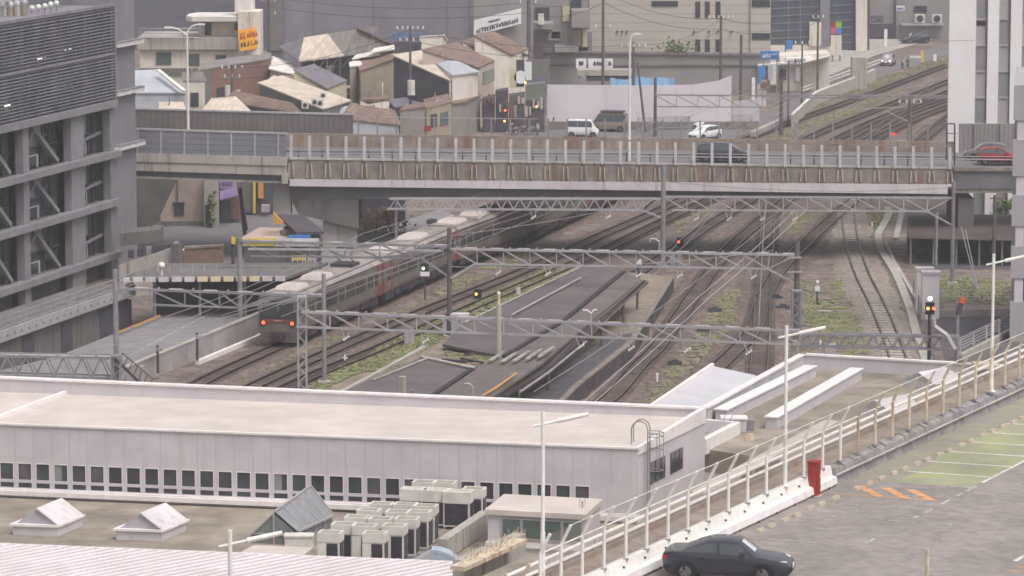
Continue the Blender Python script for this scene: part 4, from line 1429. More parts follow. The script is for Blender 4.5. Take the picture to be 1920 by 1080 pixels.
# ================================================================== VEHICLES
def car(name, L, Wd, Ht, kind, paint, lab, cat='car', detail=True, lights=False, group=None):
 """x forward from the rear bumper (0..L), y across, z up; returns an Empty"""
 t = thing(name, lab, cat, group=group)
 hw = Wd / 2
 if kind == 'sedan':
  st = [(0.00, .42, .88, None, .80), (.02, .30, .96, None, .90), (.06, .22, 1.00, None, .96), (.15, .20, 1.01, 1.03, .985), (.25, .20, .99, 1.25, 1.0), (.36, .20, .96, 1.405, 1.0), (.50, .20, .93, 1.435, 1.0), (.60, .20, .91, 1.39, 1.0), (.725, .20, .90, .97, .99), (.77, .20, .89, None, .985), (.90, .21, .80, None, .96), (.97, .24, .70, None, .88), (1.0, .34, .58, None, .74)]
 elif kind == 'hatch':
  st = [(0.00, .42, .90, None, .82), (.02, .30, 1.00, 1.06, .93), (.07, .22, 1.02, 1.34, .97), (.20, .20, 1.00, 1.52, 1.0), (.45, .20, .96, 1.55, 1.0), (.60, .20, .94, 1.46, 1.0), (.76, .20, .93, 1.0, .99), (.80, .20, .92, None, .985), (.92, .21, .82, None, .95), (.98, .25, .70, None, .86), (1.0, .36, .58, None, .74)]
 elif kind == 'minivan':
  st = [(0.00, .42, .95, None, .84), (.015, .30, 1.05, 1.10, .94), (.05, .22, 1.06, 1.52, .97), (.15, .20, 1.04, 1.64, 1.0), (.45, .20, 1.0, 1.69, 1.0), (.62, .20, .98, 1.60, 1.0), (.82, .20, .97, 1.03, .99), (.85, .20, .95, None, .985), (.94, .22, .84, None, .95), (.985, .25, .70, None, .86), (1.0, .36, .58, None, .76)]
 else:   # van: boxy, short nose
  st = [(0.00, .42, 1.0, None, .92), (.012, .30, 1.06, 1.72, .96), (.04, .24, 1.06, Ht, .98), (.30, .24, 1.05, Ht + .02, 1.0), (.70, .24, 1.03, Ht, 1.0), (.76, .24, 1.02, Ht - .05, 1.0), (.905, .24, .98, 1.05, .99), (.94, .25, .92, None, .97), (.985, .28, .74, None, .93), (1.0, .40, .60, None, .86)]
 k = Ht / max(s_[3] or 0 for s_ in st)
 def ring(s_):
  x, zb, zs, zr, wf = s_
  x *= L
  zb, zs = zb * min(1, k), zs * k
  w = hw * wf
  r = [(x, 0, zb), (x, w * .86, zb), (x, w * .97, zb + .10), (x, w, lerp(zb, zs, .5)), (x, w * .985, lerp(zb, zs, .8)), (x, w * .94, zs)]
  if zr is None:
   r += [(x, w * .80, zs + .012), (x, w * .5, zs + .025), (x, 0, zs + .035)]
  else:
   zr *= k
   f = max(0.0, min(1.0, (zr - zs) / .45))
   wr = lerp(w * .90, w * .74, f)
   r += [(x, wr, max(zs + .014, zr - .045)), (x, wr * .84, max(zs + .028, zr - .004)), (x, 0, max(zs + .036, zr + .012))]
  return [Vector(p) for p in r]
 rings = [ring(s_) for s_ in st]
 full = [r + [Vector((p.x, -p.y, p.z)) for p in r[-2:0:-1]] for r in rings]
 mb = MB()
 mb.loft(full)
 mb.build('body', paint, t, smooth=True)
 gl = MB()
 ws = MB()
 rw = MB()
 idx = [i for i, s_ in enumerate(st) if s_[3] is not None]
 i0, i1 = idx[0], idx[-1]
 def inset(q, f=.10, off=.010):
  c = sum(q, Vector()) / len(q)
  n = (q[1] - q[0]).cross(q[2] - q[0])
  if n.length < 1e-9:
   n = (q[2] - q[0]).cross(q[3] - q[0])
  n.normalize()
  return [lerp(v, c, f) for v in q], n * off
 bands = []
 for sgn in (1, -1):
  gl = MB()
  for i in range(i0, i1):
   a, b = rings[i], rings[i + 1]
   if st[i][3] * k - st[i][2] * k < .06 and st[i + 1][3] * k - st[i + 1][2] * k < .06:
    continue
   lo0, hi0 = lerp(a[5], a[6], .10), lerp(a[5], a[6], .90)
   lo1, hi1 = lerp(b[5], b[6], .10), lerp(b[5], b[6], .90)
   q = [lo0, lo1, hi1, hi0]
   q = [Vector((v.x, v.y * sgn + .012 * sgn, v.z)) for v in q]
   gl.face(*q)
  gl.build('side_window', 'car_glass', t)
 def screen(mbx, ia, ib, up_off):
  a, b = rings[ia], rings[ib]
  q = []
  for f in (.08, .90):
   va6, va8 = lerp(a[6], b[6], f), lerp(a[8], b[8], f)
   q.append((va6, va8))
  n = Vector((0, 0, 1))
  d = (q[1][1] - q[0][1]).normalized()
  nn = Vector((-d.z, 0, d.x)) if d.x > 0 else Vector((d.z, 0, -d.x))
  if nn.z < 0:
   nn = -nn
  o_ = nn * .014
  l0, c0 = q[0][0] * 1, q[0][1]
  l1, c1 = q[1][0] * 1, q[1][1]
  l0 = Vector((l0.x, l0.y * .93, l0.z))
  l1 = Vector((l1.x, l1.y * .93, l1.z))
  mir = lambda v: Vector((v.x, -v.y, v.z))
  mbx.face(l0 + o_, c0 + o_, c1 + o_, l1 + o_)
  mbx.face(mir(l0) + o_, c0 + o_, c1 + o_, mir(l1) + o_)
 screen(ws, i1 - 1, i1, 0)
 screen(rw, i0 + (1 if kind in ('sedan',) else 0), i0 + (2 if kind == 'sedan' else 1), 0)
 ws.build('windscreen', 'windscreen', t)
 rw.build('rear_window', 'car_glass', t)
 for sgn in (1, -1):
  pl = MB()
  fr = (.44,) if kind in ('sedan', 'hatch') else (.34, .60)
  for f in fr:
   x = f * L
   for i in range(i0, i1):
    xa, xb = st[i][0] * L, st[i + 1][0] * L
    if xa <= x < xb:
     u = (x - xa) / (xb - xa)
     lo = lerp(rings[i][5], rings[i + 1][5], u)
     hi = lerp(rings[i][6], rings[i + 1][6], u)
     pl.beam(Vector((lo.x, (lo.y + .012) * sgn, lo.z)), Vector((hi.x, (hi.y + .012) * sgn, hi.z)), .02, .07)
  pl.build('pillar', 'black_trim' if kind != 'van' else paint, t)
 rwh = .315 if L > 4 else .28
 wb_ = {'sedan': (.185, .79), 'hatch': (.17, .81), 'minivan': (.17, .80), 'van': (.15, .83)}[kind]
 for f in wb_:
  for sgn in (1, -1):
   x = f * L
   mb = MB()
   mb.tube((x, sgn * (hw - .20), rwh), (x, sgn * (hw + .012), rwh), rwh, 20)
   wl = mb.build('wheel', 'tyre', t, smooth=True)
   mb = MB()
   mb.tube((x, sgn * (hw + .0), rwh), (x, sgn * (hw + .022), rwh), rwh * .68, 16, rwh * .64)
   mb.mi = 1
   for q in range(5):
    a_ = 2 * math.pi * q / 5
    c0 = Vector((x, sgn * (hw + .026), rwh))
    mb.beam(c0 + Vector((math.cos(a_ + .6), 0, math.sin(a_ + .6))) * rwh * .28, c0 + Vector((math.cos(a_ + .6), 0, math.sin(a_ + .6))) * rwh * .62, .10, .012)
   mb.build('rim', ['rim', 'tyre'], wl)
   mb = MB()
   for q in range(9):
    a0, a1 = math.pi * q / 9, math.pi * (q + 1) / 9
    r0, r1 = rwh + .02, rwh + .075
    mb.face(*[(x + r * math.cos(a), sgn * (hw + .006), rwh + r * math.sin(a)) for r, a in ((r0, a0), (r1, a0), (r1, a1), (r0, a1))])
   mb.build('wheel_arch', 'black_trim', t)
 zf_ = {'sedan': .72, 'hatch': .74, 'minivan': .80, 'van': .78}[kind] * k
 for sgn in (1, -1):
  i = -2
  p = rings[-3][4]
  q = rings[-2][4]
  mb = MB()
  mb.hexa([(q.x - .22, sgn * (q.y - .0) + .0, zf_ - .06), (q.x + .03, sgn * (q.y - .28), zf_ - .08), (q.x + .0, sgn * (q.y - .33), zf_ - .08), (q.x - .26, sgn * (q.y - .1), zf_ - .06)],
    [(q.x - .26, sgn * (q.y + .02), zf_ + .06), (q.x + .0, sgn * (q.y - .24), zf_ + .03), (q.x - .06, sgn * (q.y - .3), zf_ + .03), (q.x - .32, sgn * (q.y - .08), zf_ + .06)])
  mb.build('headlight', 'white_lamp' if lights else 'insulator', t)
  a = rings[1][4]
  mb = MB()
  mb.box(-.0 + .0, .16, min(sgn * (a.y - .30), sgn * (a.y + .035)), max(sgn * (a.y - .30), sgn * (a.y + .035)), .74 * k, .86 * k)
  mb.build('tail_light', mat('tail_red', sr(190, 50, 56), dirt=0, rough=.3).name if 'tail_red' not in MT else 'tail_red', t)
  xm = st[i1][0] * L - .42
  mb = MB()
  mb.box(xm - .09, xm + .07, min(sgn * (hw + .01), sgn * (hw + .17)), max(sgn * (hw + .01), sgn * (hw + .17)), .93 * k, 1.08 * k)
  mb.build('mirror', paint, t)
 e = rings[-1]
 mb = MB()
 mb.box(L - .06, L + .025, -hw * .62, hw * .62, .36, .56)
 mb.build('grille', 'black_trim', t)
 mb = MB()
 mb.box(L + .02, L + .045, -.17, .17, .46, .62)
 mb.build('number_plate', 'sign_white', t)
 for sgn in (1, -1):
  mb = MB()
  mb.box(.30 * L, .68 * L, min(sgn * hw * .965, sgn * (hw + .004)), max(sgn * hw * .965, sgn * (hw + .004)), .20, .28)
  mb.build('side_skirt', 'black_trim' if paint != 'car_black' else 'car_black', t)
 if detail:
  for sgn in (1, -1):
   for f in ((.31, .46, .70) if kind in ('sedan', 'hatch') else (.34, .60, .76)):
    mb = MB()
    x = f * L
    mb.beam((x, sgn * (hw + .001), .32), (x, sgn * (hw - .015), .86 * k), .012, .022)
    mb.build('door_gap', 'black_trim', t)
  mb = MB()
  for sgn in (1, -1):
   for f in (.30, .52):
    mb.box(f * L, f * L + .16, min(sgn * hw * .99, sgn * (hw + .02)), max(sgn * hw * .99, sgn * (hw + .02)), .80 * k, .83 * k)
  mb.build('door_handle', paint, t)
 return t
def park(t, rear, front):
 """stand the car with its centre line from rear to front"""
 d = front - rear
 t.location = rear
 t.rotation_euler = (0, 0, math.atan2(d.y, d.x))
 return t
sed = car('sedan', 4.5, 1.75, 1.435, 'sedan', 'car_black', 'black four door sedan standing on the roof car park')
r0 = P(1248, 1077, ZD)
park(sed, r0, r0 + Vector((math.cos(-.2), math.sin(-.2), 0)))
# ================================================================== ROAD BRIDGE
YN, YF = 312.0, 322.0
PX0, PX1 = 540, 1785
def row(px, yl, yr, Y=YN):
 return at(px, lerp(yl, yr, (px - PX0) / (PX1 - PX0)), Y)
br = thing('road_bridge', 'concrete road bridge with rust streaked parapets crossing over the railway tracks', 'bridge', P(1200, 480, 0))
def wallband(px0, px1, top, bot, Y, th, m_, name, root=None, n=1):
 """upright band between two photo rows, th metres thick away from the camera"""
 mb = MB()
 for k in range(n):
  a, b = lerp(px0, px1, k / n), lerp(px0, px1, (k + 1) / n)
  q = [row(a, *bot, Y), row(b, *bot, Y), row(b, *top, Y), row(a, *top, Y)]
  t = Vector((0, th, 0))
  mb.hexa([q[0], q[1], q[1] + t, q[0] + t], [q[3], q[2], q[2] + t, q[3] + t])
 return mb.build(name, m_, root or br, world=1)
zl, zr = row(PX0, 298, 309, YN + 2).z, row(PX1, 298, 309, YN + 2).z
xa, xb = row(PX0, 300, 300).x, row(PX1, 300, 300).x
def zroad(x):
 return lerp(zl, zr, (x - xa) / (xb - xa))
mb = MB()
x0, x1 = xa - 14, xb + 8
mb.hexa([(x0, YN + .3, zroad(x0) - 1.0), (x1, YN + .3, zroad(x1) - 1.0), (x1, YF, zroad(x1) - 1.0), (x0, YF, zroad(x0) - 1.0)],
  [(x0, YN + .3, zroad(x0)), (x1, YN + .3, zroad(x1)), (x1, YF, zroad(x1)), (x0, YF, zroad(x0))])
mb.build('deck', 'road', br, world=1)
mb = MB()
mb.hexa([(x0, YF - 2.6, zroad(x0) + .004), (x1, YF - 2.6, zroad(x1) + .004), (x1, YF - .02, zroad(x1) + .004), (x0, YF - .02, zroad(x0) + .004)],
  [(x0, YF - 2.6, zroad(x0) + .2), (x1, YF - 2.6, zroad(x1) + .2), (x1, YF - .02, zroad(x1) + .2), (x0, YF - .02, zroad(x0) + .2)])
mb.build('footway', 'road', br, world=1)
wallband(PX0, PX1, (296, 314), (336, 345), YN, .35, 'concrete_brown', 'parapet', n=6)
wallband(PX0 + 3, PX1 - 8, (336.3, 346), (349, 364), YN - .12, .5, 'fascia_white', 'fascia_beam', n=5)
wallband(PX0 + 3, PX1 - 8, (346, 360), (374, 369), YN + .9, .5, 'girder_grey', 'girder')
for k in range(1, 5):
 y = YN + .9 + k * (YF - YN - 1.8) / 5
 wallband(PX0 + 3, PX1 - 8, (346, 360), (373, 368), y, .4, 'girder_grey', 'girder')
wallband(PX0, PX1 - 1, (296, 314), (299, 317), YN - .05, .45, 'concrete', 'parapet_coping')
wallband(PX0 - 280, PX1 + 4, (250, 266), (298, 300), YF, .3, 'concrete_rust', 'far_parapet', n=8)
NP = 37
for k in range(NP):
 px = lerp(PX0 + 6, PX1 - 4, k / (NP - 1))
 a, b = row(px, 299, 317, YN - .06), row(px, 253, 276, YN - .06)
 mb = MB()
 mb.beam(a, b, .23, .2)
 mb.mi = 1
 for s_ in (-.16, .16):
  c0, c1 = row(px, 306, 322, YN - .1), row(px, 333, 342, YN - .1)
  mb.beam(Vector((c0.x + s_ * 1.0, c0.y, c0.z)), Vector((c1.x + s_ * 1.35, c1.y, c1.z)), .1, .14)
 mb.build('post', [mat('post_pale', sr(206, 200, 203), sr(188, 183, 186), sc=2, dirt=.1).name if 'post_pale' not in MT else 'post_pale', mat('rib_pale', sr(200, 184, 166), sr(176, 160, 144), sc=2, dirt=.2).name if 'rib_pale' not in MT else 'rib_pale'], br, world=1)
mb = MB()
for a, b in (((252, 275), .10),):
 mb.beam(row(PX0 + 4, *a, YN - .06), row(PX1 - 2, *a, YN - .06), b, b)
mb.build('top_rail', 'concrete_brown', br, world=1)
gp = MB()
gr_ = MB()
a, b = Vector((xa, YN + 1.1, zroad(xa) + .55)), Vector((xb + 6, YN + 1.1, zroad(xb + 6) + .55))
gr_.tube(a, b, .06, 6)
gr_.tube(a + Vector((0, 0, .25)), b + Vector((0, 0, .25)), .04, 6)
gr_.build('guard_rail', 'steel_grey', br, world=1)
x = xa + .8
while x < xb + 5:
 mb = MB()
 mb.tube((x, YN + 1.15, zroad(x)), (x, YN + 1.15, zroad(x) + .9), .06, 6)
 mb.build('guard_post', 'steel_dark', br, world=1)
 x += 1.92
for k in range(32):
 px = 672 + k * 35.6
 a, b = row(px, 262, 272, YF + .1), row(px, 216, 232, YF + .1)
 mb = MB()
 mb.beam(a, b, .13, .13)
 mb.build('far_post', 'steel_grey', br, world=1)
mb = MB()
mb.beam(row(668, 254, 266, YF + .1), row(PX1, 254, 266, YF + .1), .07, .07)
mb.beam(row(668, 217, 233, YF + .1), row(1010, 217, 233, YF + .1), .05, .05)
mb.build('far_rail', 'steel_light', br, world=1)
L0 = 244
t = thing('noise_barrier', 'grey translucent noise barrier on the left approach of the road bridge', 'barrier', at(400, 300, YN - 1))
rowL = lambda px, a, b, Y: at(px, lerp(a, b, (px - 250) / 290.0), Y)
def bandL(px0, px1, top, bot, Y, th, m_, name, root):
 mb = MB()
 q = [rowL(px0, *bot, Y), rowL(px1, *bot, Y), rowL(px1, *top, Y), rowL(px0, *top, Y)]
 tt = Vector((0, th, 0))
 mb.hexa([q[0], q[1], q[1] + tt, q[0] + tt], [q[3], q[2], q[2] + tt, q[3] + tt])
 return mb.build(name, m_, root, world=1)
YL = YN - .8
mat('barrier_pane', sr(134, 134, 142), sr(122, 122, 132), sc=.5, rough=.4, dirt=.12)
bandL(L0, 537, (243, 252), (288, 295), YL, .12, 'barrier_pane', 'panes', t)
bandL(L0, 538, (240, 249), (243.5, 252.5), YL - .06, .25, 'steel_light', 'top_rail', t)
for k in range(8):
 px = 256 + k * 44
 if px < 540:
  bandL(px, px + 3, (243, 252), (288, 295), YL - .05, .08, 'steel_light', 'mullion', t)
for k in (1, 2, 3):
 f = k / 4
 bandL(L0, 537, (lerp(243, 288, f), lerp(252, 295, f)), (lerp(243, 288, f) + .8, lerp(252, 295, f) + .8), YL - .02, .05, 'steel_grey', 'slat', t)
bandL(L0, 538, (287, 294.5), (303, 311), YL - .1, .6, 'concrete', 'approach_beam', br)
bandL(L0, 538, (303, 311), (320, 329), YL, .6, 'concrete', 'approach_beam', br)
bandL(L0, 536, (320, 329), (334, 342), YL + .5, .6, 'girder_grey', 'approach_girder', br)
bandL(L0, 536, (330, 341), (334, 344), YL + .3, .5, 'concrete', 'approach_flange', br)
mb = MB()
q = at(534, 334, YL)
mb.box(q.x - .25, q.x + .25, YL - .1, YL + .4, q.z - .45, q.z + .35)
mb.build('bearing_block', 'concrete', br, world=1)
t = thing('cladding_barrier', 'long brown grey ribbed noise wall behind the street lamp on the bridge approach', 'barrier', at(450, 250, YF + 1.5))
YB = YF + 1.5
mat('cladding_brown', sr(126, 118, 116), sr(112, 105, 106), sc=.8, rough=.7, dirt=.16, wave=((1, 0, 0), .5, .25))
mb = MB()
q = [at(244, 262, YB), at(662, 268, YB), at(662, 216, YB), at(244, 205, YB)]
mb.hexa([q[0], q[1], q[1] + Vector((0, .2, 0)), q[0] + Vector((0, .2, 0))], [q[3], q[2], q[2] + Vector((0, .2, 0)), q[3] + Vector((0, .2, 0))])
mb.build('cladding', 'cladding_brown', t, world=1)
mb = MB()
mb.beam(q[3] + Vector((0, .1, .05)), q[2] + Vector((0, .1, .05)), .32, .14)
mb.build('cap', 'steel_light', t, world=1)
wallband(PX1 + 4, 2000, (318, 318), (354, 354), YN + .2, .5, 'girder_grey', 'approach_girder')
wallband(PX1 + 4, 2000, (312, 315), (318.4, 321), YN, .7, 'concrete_brown', 'approach_coping')
wallband(PX1 + 4, 2000, (354, 354), (362, 362), YN + .4, .5, 'concrete', 'approach_flange')
t = thing('ribbed_fence', 'pale ribbed metal fence beside the red car at the end of the bridge', 'fence', at(1850, 300, YF))
mb = MB()
mat('rib_metal', sr(150, 144, 142), sr(140, 134, 133), sc=.8, rough=.55, dirt=.1, wave=((1, 0, 0), .34, .35))
q = [at(1798, 306, YF), at(1990, 306, YF), at(1990, 232, YF), at(1798, 232, YF)]
mb.hexa([q[0], q[1], q[1] + Vector((0, .12, 0)), q[0] + Vector((0, .12, 0))], [q[3], q[2], q[2] + Vector((0, .12, 0)), q[3] + Vector((0, .12, 0))])
mb.build('sheet', 'rib_metal', t, world=1)
for px in (1800, 1828, 1876, 1921):
 mb = MB()
 mb.beam(at(px, 308, YF - .1), at(px, 232, YF - .1), .14, .14)
 mb.build('post', 'steel_grey', t, world=1)
mb = MB()
for px in (1775, 1790):
 mb.beam(at(px, 300, YN + 1), at(px, 232, YN + 1), .12, .12)
mb.beam(at(1775, 232, YN + 1), at(1790, 232, YN + 1), .1, .1)
mb.beam(at(1775, 250, YN + 1), at(1790, 250, YN + 1), .06, .06)
mb.beam(at(1775, 268, YN + 1), at(1790, 268, YN + 1), .06, .06)
mb.build('end_frame', 'steel_dark', br, world=1)
Yp = YN + 4.5
mb = MB()
def blk(mb, px0, px1, r0, r1, Y0, Y1, zb=None):
 a, b = at(px0, r0, Y0), at(px1, r0, Y0)
 z1 = a.z
 z0 = at(px0, r1, Y0).z if zb is None else zb
 mb.box(a.x, b.x, Y0, Y1, z0, z1)
blk(mb, 512, 545, 342, 402, YN + 1, YN + 3)
mb.build('pier_cap', 'concrete', br, world=1)
mb = MB()
blk(mb, 605, 668, 376, 500, YN + 1.5, YN + 8.5, 0)
mb.build('pier', 'concrete', br, world=1)
mb = MB()
a, b = at(512, 352, YN + .8), at(672, 352, YN + .8)
zz0, zz1 = at(560, 402, YN + .8).z, a.z
c0, c1 = at(605, 402, YN + .8).x, at(672, 402, YN + .8).x
z2 = at(560, 432, YN + .8).z
mb.hexa([(at(560, 402, YN + .8).x, YN + .8, zz0), (c1, YN + .8, zz0 - 1.2), (c1, YF - .8, zz0 - 1.2), (at(560, 402, YN + .8).x, YF - .8, zz0)],
  [(at(545, 374, YN + .8).x, YN + .8, at(545, 374, YN + .8).z), (c1, YN + .8, at(545, 374, YN + .8).z), (c1, YF - .8, at(545, 374, YN + .8).z), (at(545, 374, YN + .8).x, YF - .8, at(545, 374, YN + .8).z)])
mb.build('pier_head', 'concrete_dark', br, world=1)
mb = MB()
blk(mb, 1797, 1826, 372, 428, YN + .8, YF - .5)
mb.build('pier_head', 'concrete_dark', br, world=1)
for px in (1798, 1812):
 mb = MB()
 blk(mb, px, px + 11, 426, 540, YN + 2.2 + (px - 1798) * .3, YN + 3.4 + (px - 1798) * .3, 0)
 mb.build('pier', 'concrete_dark', br, world=1)
def road_lamp(base, ztop, pts, lab):
 t = thing('street_lamp', lab, 'street lamp', base)
 mb = MB()
 mb.tube(base, (base.x, base.y, ztop), .12, 8, .08)
 mb.build('column', 'white_steel', t, world=1)
 for arm in pts:
  q = [Vector((base.x, base.y, ztop))] + [Vector((base.x + dx, base.y, ztop + dz)) for dx, dz in arm]
  mb = MB()
  mb.path(q, .07, 6)
  mb.build('arm', 'white_steel', t, world=1)
  mb = MB()
  e = q[-1]
  s_ = 1 if arm[-1][0] > 0 else -1
  mb.beam(e, e + Vector((s_ * .6, 0, .0)), .28, .13)
  mb.build('lamp_head', 'white_steel', t, world=1)
b = at(353, 262, YF - 1.2)
road_lamp(b, zat(b, 66), [[(.1, .4), (.4, .75), (.9, .9)], [(-.15, .1), (-.7, .5), (-1.3, .65)]], 'tall white two armed street lamp on the left bridge approach')
b = at(1180, 303, YN + .8)
road_lamp(b, zat(b, 82), [[(.05, .35), (.15, .6), (.32, .8)]], 'tall white curved street lamp in the middle of the bridge')
# ================================================================== VEHICLES ON AND BEHIND THE BRIDGE
def on_bridge(px, off):
 x = at(px, 300, YN + off).x
 return Vector((x, YN + off, zroad(x)))
v = car('minivan', 4.35, 1.75, 1.62, 'minivan', 'car_black', 'dark people carrier driving along the middle of the road bridge', 'minivan')
park(v, on_bridge(1306, 2.8), on_bridge(1406, 2.8))
v = car('red_car', 3.6, 1.6, 1.5, 'hatch', 'car_red', 'red hatchback at the end of the road bridge before the ribbed fence', 'car')
park(v, on_bridge(1831, 2.4), on_bridge(1920, 2.4))
v = car('grey_car', 3.7, 1.6, 1.5, 'hatch', 'car_grey', 'small grey car on the bridge just left of the red hatchback', 'car')
park(v, on_bridge(1890, 6.2), on_bridge(1803, 6.2))
v = car('white_van', 3.4, 1.5, 1.9, 'van', 'car_white', 'small white van standing behind the bridge in front of the white hoarding', 'van')
a = P(1064, 256, 0)
park(v, a, a + Vector((1, -.12, 0)))
v = car('brown_van', 4.1, 1.8, 2.1, 'van', 'car_brown', 'brown van with dark roof rack behind the small white van', 'van')
a = P(1176, 247, 0)
park(v, a, a + Vector((-1, .25, 0)))
mb = MB()
mb.box(.35, 2.9, -.75, .75, 2.16, 2.3)
mb.build('roof_rack', 'steel_dark', v)
v = car('white_car', 4.2, 1.7, 1.5, 'hatch', 'car_white', 'white car nose down behind the bridge rail, nearest the dark people carrier', 'car')
a = P(1344, 258, 0)
park(v, a, P(1268, 267, 0))
v = car('white_car', 4.3, 1.75, 1.45, 'sedan', 'car_white', 'bright white car parked farther up the lane beside the truss', 'car')
a = P(1354, 239, 0)
park(v, a, P(1302, 243, 0))
v = car('silver_car', 4.2, 1.7, 1.5, 'hatch', 'car_silver', 'silver car with both headlights lit coming down the road beside the tracks', 'car', lights=True)
a = P(1668, 120, 0)
park(v, a, P(1640, 137, 0))
v = car('dark_car', 4.5, 1.75, 1.5, 'sedan', 'car_black', 'dark saloon parked under the air conditioners at the far building', 'car')
a = P(1740, 80, 0)
park(v, a, P(1684, 82, 0))
# ================================================================== TRAIN
tp_, _sd = TRK[0]
cum = [0.0]
for a, b in zip(tp_, tp_[1:]):
 cum.append(cum[-1] + (b - a).length)
def along(s_):
 import bisect
 i = max(0, min(len(cum) - 2, bisect.bisect_right(cum, s_) - 1))
 f_ = (s_ - cum[i]) / (cum[i + 1] - cum[i])
 return lerp(tp_[i], tp_[i + 1], f_)
front = P(504, 652, 0)
s0 = min(range(len(tp_)), key=lambda i: (tp_[i] - front).length)
s0 = cum[s0]
tr = thing('commuter_train', 'grey commuter train with red end doors standing left of the platform', 'train', along(s0) + Vector((0, 0, .3)))
ZRAIL = .24
def carriage(k, sa, sb):
 a, b = along(sa), along(sb)
 M = frame((a.x, a.y, ZRAIL), b - a)
 L = (b - a).length
 cab0 = k % 3 == 0 and k == 0
 hw, zf0, zs, zr = 1.47, .95, 3.30, 3.62
 def sect(x, tuck=0.0, top=0.0):
  w = hw - tuck
  h = [(w - .06, zf0), (w, zf0 + .25), (w, 2.3), (w - .05, zs - top), (w * .82, zr - .12 - top), (w * .5, zr - .02 - top), (0, zr + .02 - top)]
  return [Vector((x, -y, z)) for y, z in h] + [Vector((x, y, z)) for y, z in h[-2::-1]]
 mb = MB(M)
 if k == 0:
  mb.loft([sect(0.0, .06, .10), sect(.25, .02, .03), sect(.6), sect(L)])
 else:
  mb.loft([sect(0), sect(L)])
 body = mb.build('carriage', 'train_steel', tr, world=1)
 mb = MB(M)
 for s_ in (-1, 1):
  mb.hexa([(.3, s_ * (hw - .03), zs + .0), (L - .05, s_ * (hw - .03), zs), (L - .05, s_ * (hw * .80), zr - .11), (.3, s_ * (hw * .80), zr - .11)],
    [(.3, s_ * (hw + .02), zs + .07), (L - .05, s_ * (hw + .02), zs + .07), (L - .05, s_ * (hw * .82), zr - .04), (.3, s_ * (hw * .82), zr - .04)])
 mb.box(.4, L - .05, -hw * .78, hw * .78, zr - .04, zr + .035)
 mb.build('roof', 'train_roof', body, world=1)
 for xc, l in ((3.0, 2.6), (8.6, 2.8)) if k % 2 == 0 else ((4.6, 2.6), (12.5, 3.2)):
  mb = MB(M)
  w_ = .84
  mb.hexa([(xc - l / 2, -w_, zr + .03), (xc + l / 2, -w_, zr + .03), (xc + l / 2, w_, zr + .03), (xc - l / 2, w_, zr + .03)],
    [(xc - l / 2 + .2, -w_ + .12, zr + .3), (xc + l / 2 - .2, -w_ + .12, zr + .3), (xc + l / 2 - .2, w_ - .12, zr + .3), (xc - l / 2 + .2, w_ - .12, zr + .3)])
  mb.build('roof_unit', 'train_unit', body, world=1)
 for s_ in (-1, 1):
  for j, xd in enumerate((3.0, 9.9, 16.8)):
   mb = MB(M)
   mb.box(xd - .68, xd + .68, min(s_ * (hw - .04), s_ * (hw + .012)), max(s_ * (hw - .04), s_ * (hw + .012)), 1.1, 2.98)
   red = (k % 3 == 0 and j == 2 and False)
   mb.build('door', 'train_steel', body, world=1)
   mb = MB(M)
   for o in (-.62, .06):
    mb.box(xd + o, xd + o + .56, min(s_ * (hw - .04), s_ * (hw + .022)), max(s_ * (hw - .04), s_ * (hw + .022)), 1.85, 2.75)
   mb.build('door_glass', 'train_glass', body, world=1)
  for xw0, xw1 in ((.9, 2.0) if k else (1.1, 1.9), (4.1, 5.9), (6.2, 8.8), (11.0, 13.0), (13.3, 15.7), (17.9, 19.0)):
   if xw1 > L - .3:
    xw1 = L - .7
   mb = MB(M)
   mb.box(xw0, xw1, min(s_ * (hw - .05), s_ * (hw + .008)), max(s_ * (hw - .05), s_ * (hw + .008)), 1.82, 2.78)
   mb.build('window', 'train_glass', body, world=1)
  ends = [(L - .7, L - .02)] if k == 0 else [(.02, .7), (L - .7, L - .02)]
  for x0_, x1_ in ends:
   for z0_, z1_ in ((1.0, 1.8), (2.85, 3.28)):
    mb = MB(M)
    mb.box(x0_, x1_, min(s_ * (hw - .05), s_ * (hw + .014)), max(s_ * (hw - .05), s_ * (hw + .014)), z0_, z1_)
    mb.build('red_panel', 'train_red', body, world=1)
  for x0_, x1_ in ((18.6, 19.0),) if k == 0 else ((1.9, 2.3),) if k == 1 else ():
   mb = MB(M)
   mb.box(x0_, x1_, min(s_ * (hw - .05), s_ * (hw + .016)), max(s_ * (hw - .05), s_ * (hw + .016)), .98, 3.25)
   mb.build('red_panel', 'train_red', body, world=1)
  mb = MB(M)
  mb.box(.4, L - .1, min(s_ * (hw - .05), s_ * (hw + .006)), max(s_ * (hw - .05), s_ * (hw + .006)), 1.30, 1.42)
  mb.build('red_stripe', mat('stripe_dull', sr(126, 112, 106), sr(118, 104, 98)).name if 'stripe_dull' not in MT else 'stripe_dull', body, world=1)
 mb = MB(M)
 x = .9
 while x < L - 1.5:
  l = rnd.uniform(.8, 2.4)
  mb.box(x, min(L - .4, x + l), -hw + .12, hw - .12, .28 + rnd.uniform(0, .2), .97)
  x += l + rnd.uniform(.12, .5)
 mb.box(.3, L - .1, -.9, .9, .5, .96)
 mb.build('underframe', 'train_under', body, world=1)
 for xb_ in (2.9, L - 2.9):
  mb = MB(M)
  mb.box(xb_ - 1.5, xb_ + 1.5, -1.1, 1.1, .3, .7)
  for dx in (-1.05, 1.05):
   for s_ in (-1, 1):
    mb.tube((xb_ + dx, s_ * .5, .42), (xb_ + dx, s_ * .62, .42), .43, 14)
  mb.build('bogie', 'train_under', body, world=1)
 if k:
  mb = MB(M)
  mb.box(-.42, .05, -1.1, 1.1, 1.0, 3.3)
  mb.build('gangway', 'train_black', body, world=1)
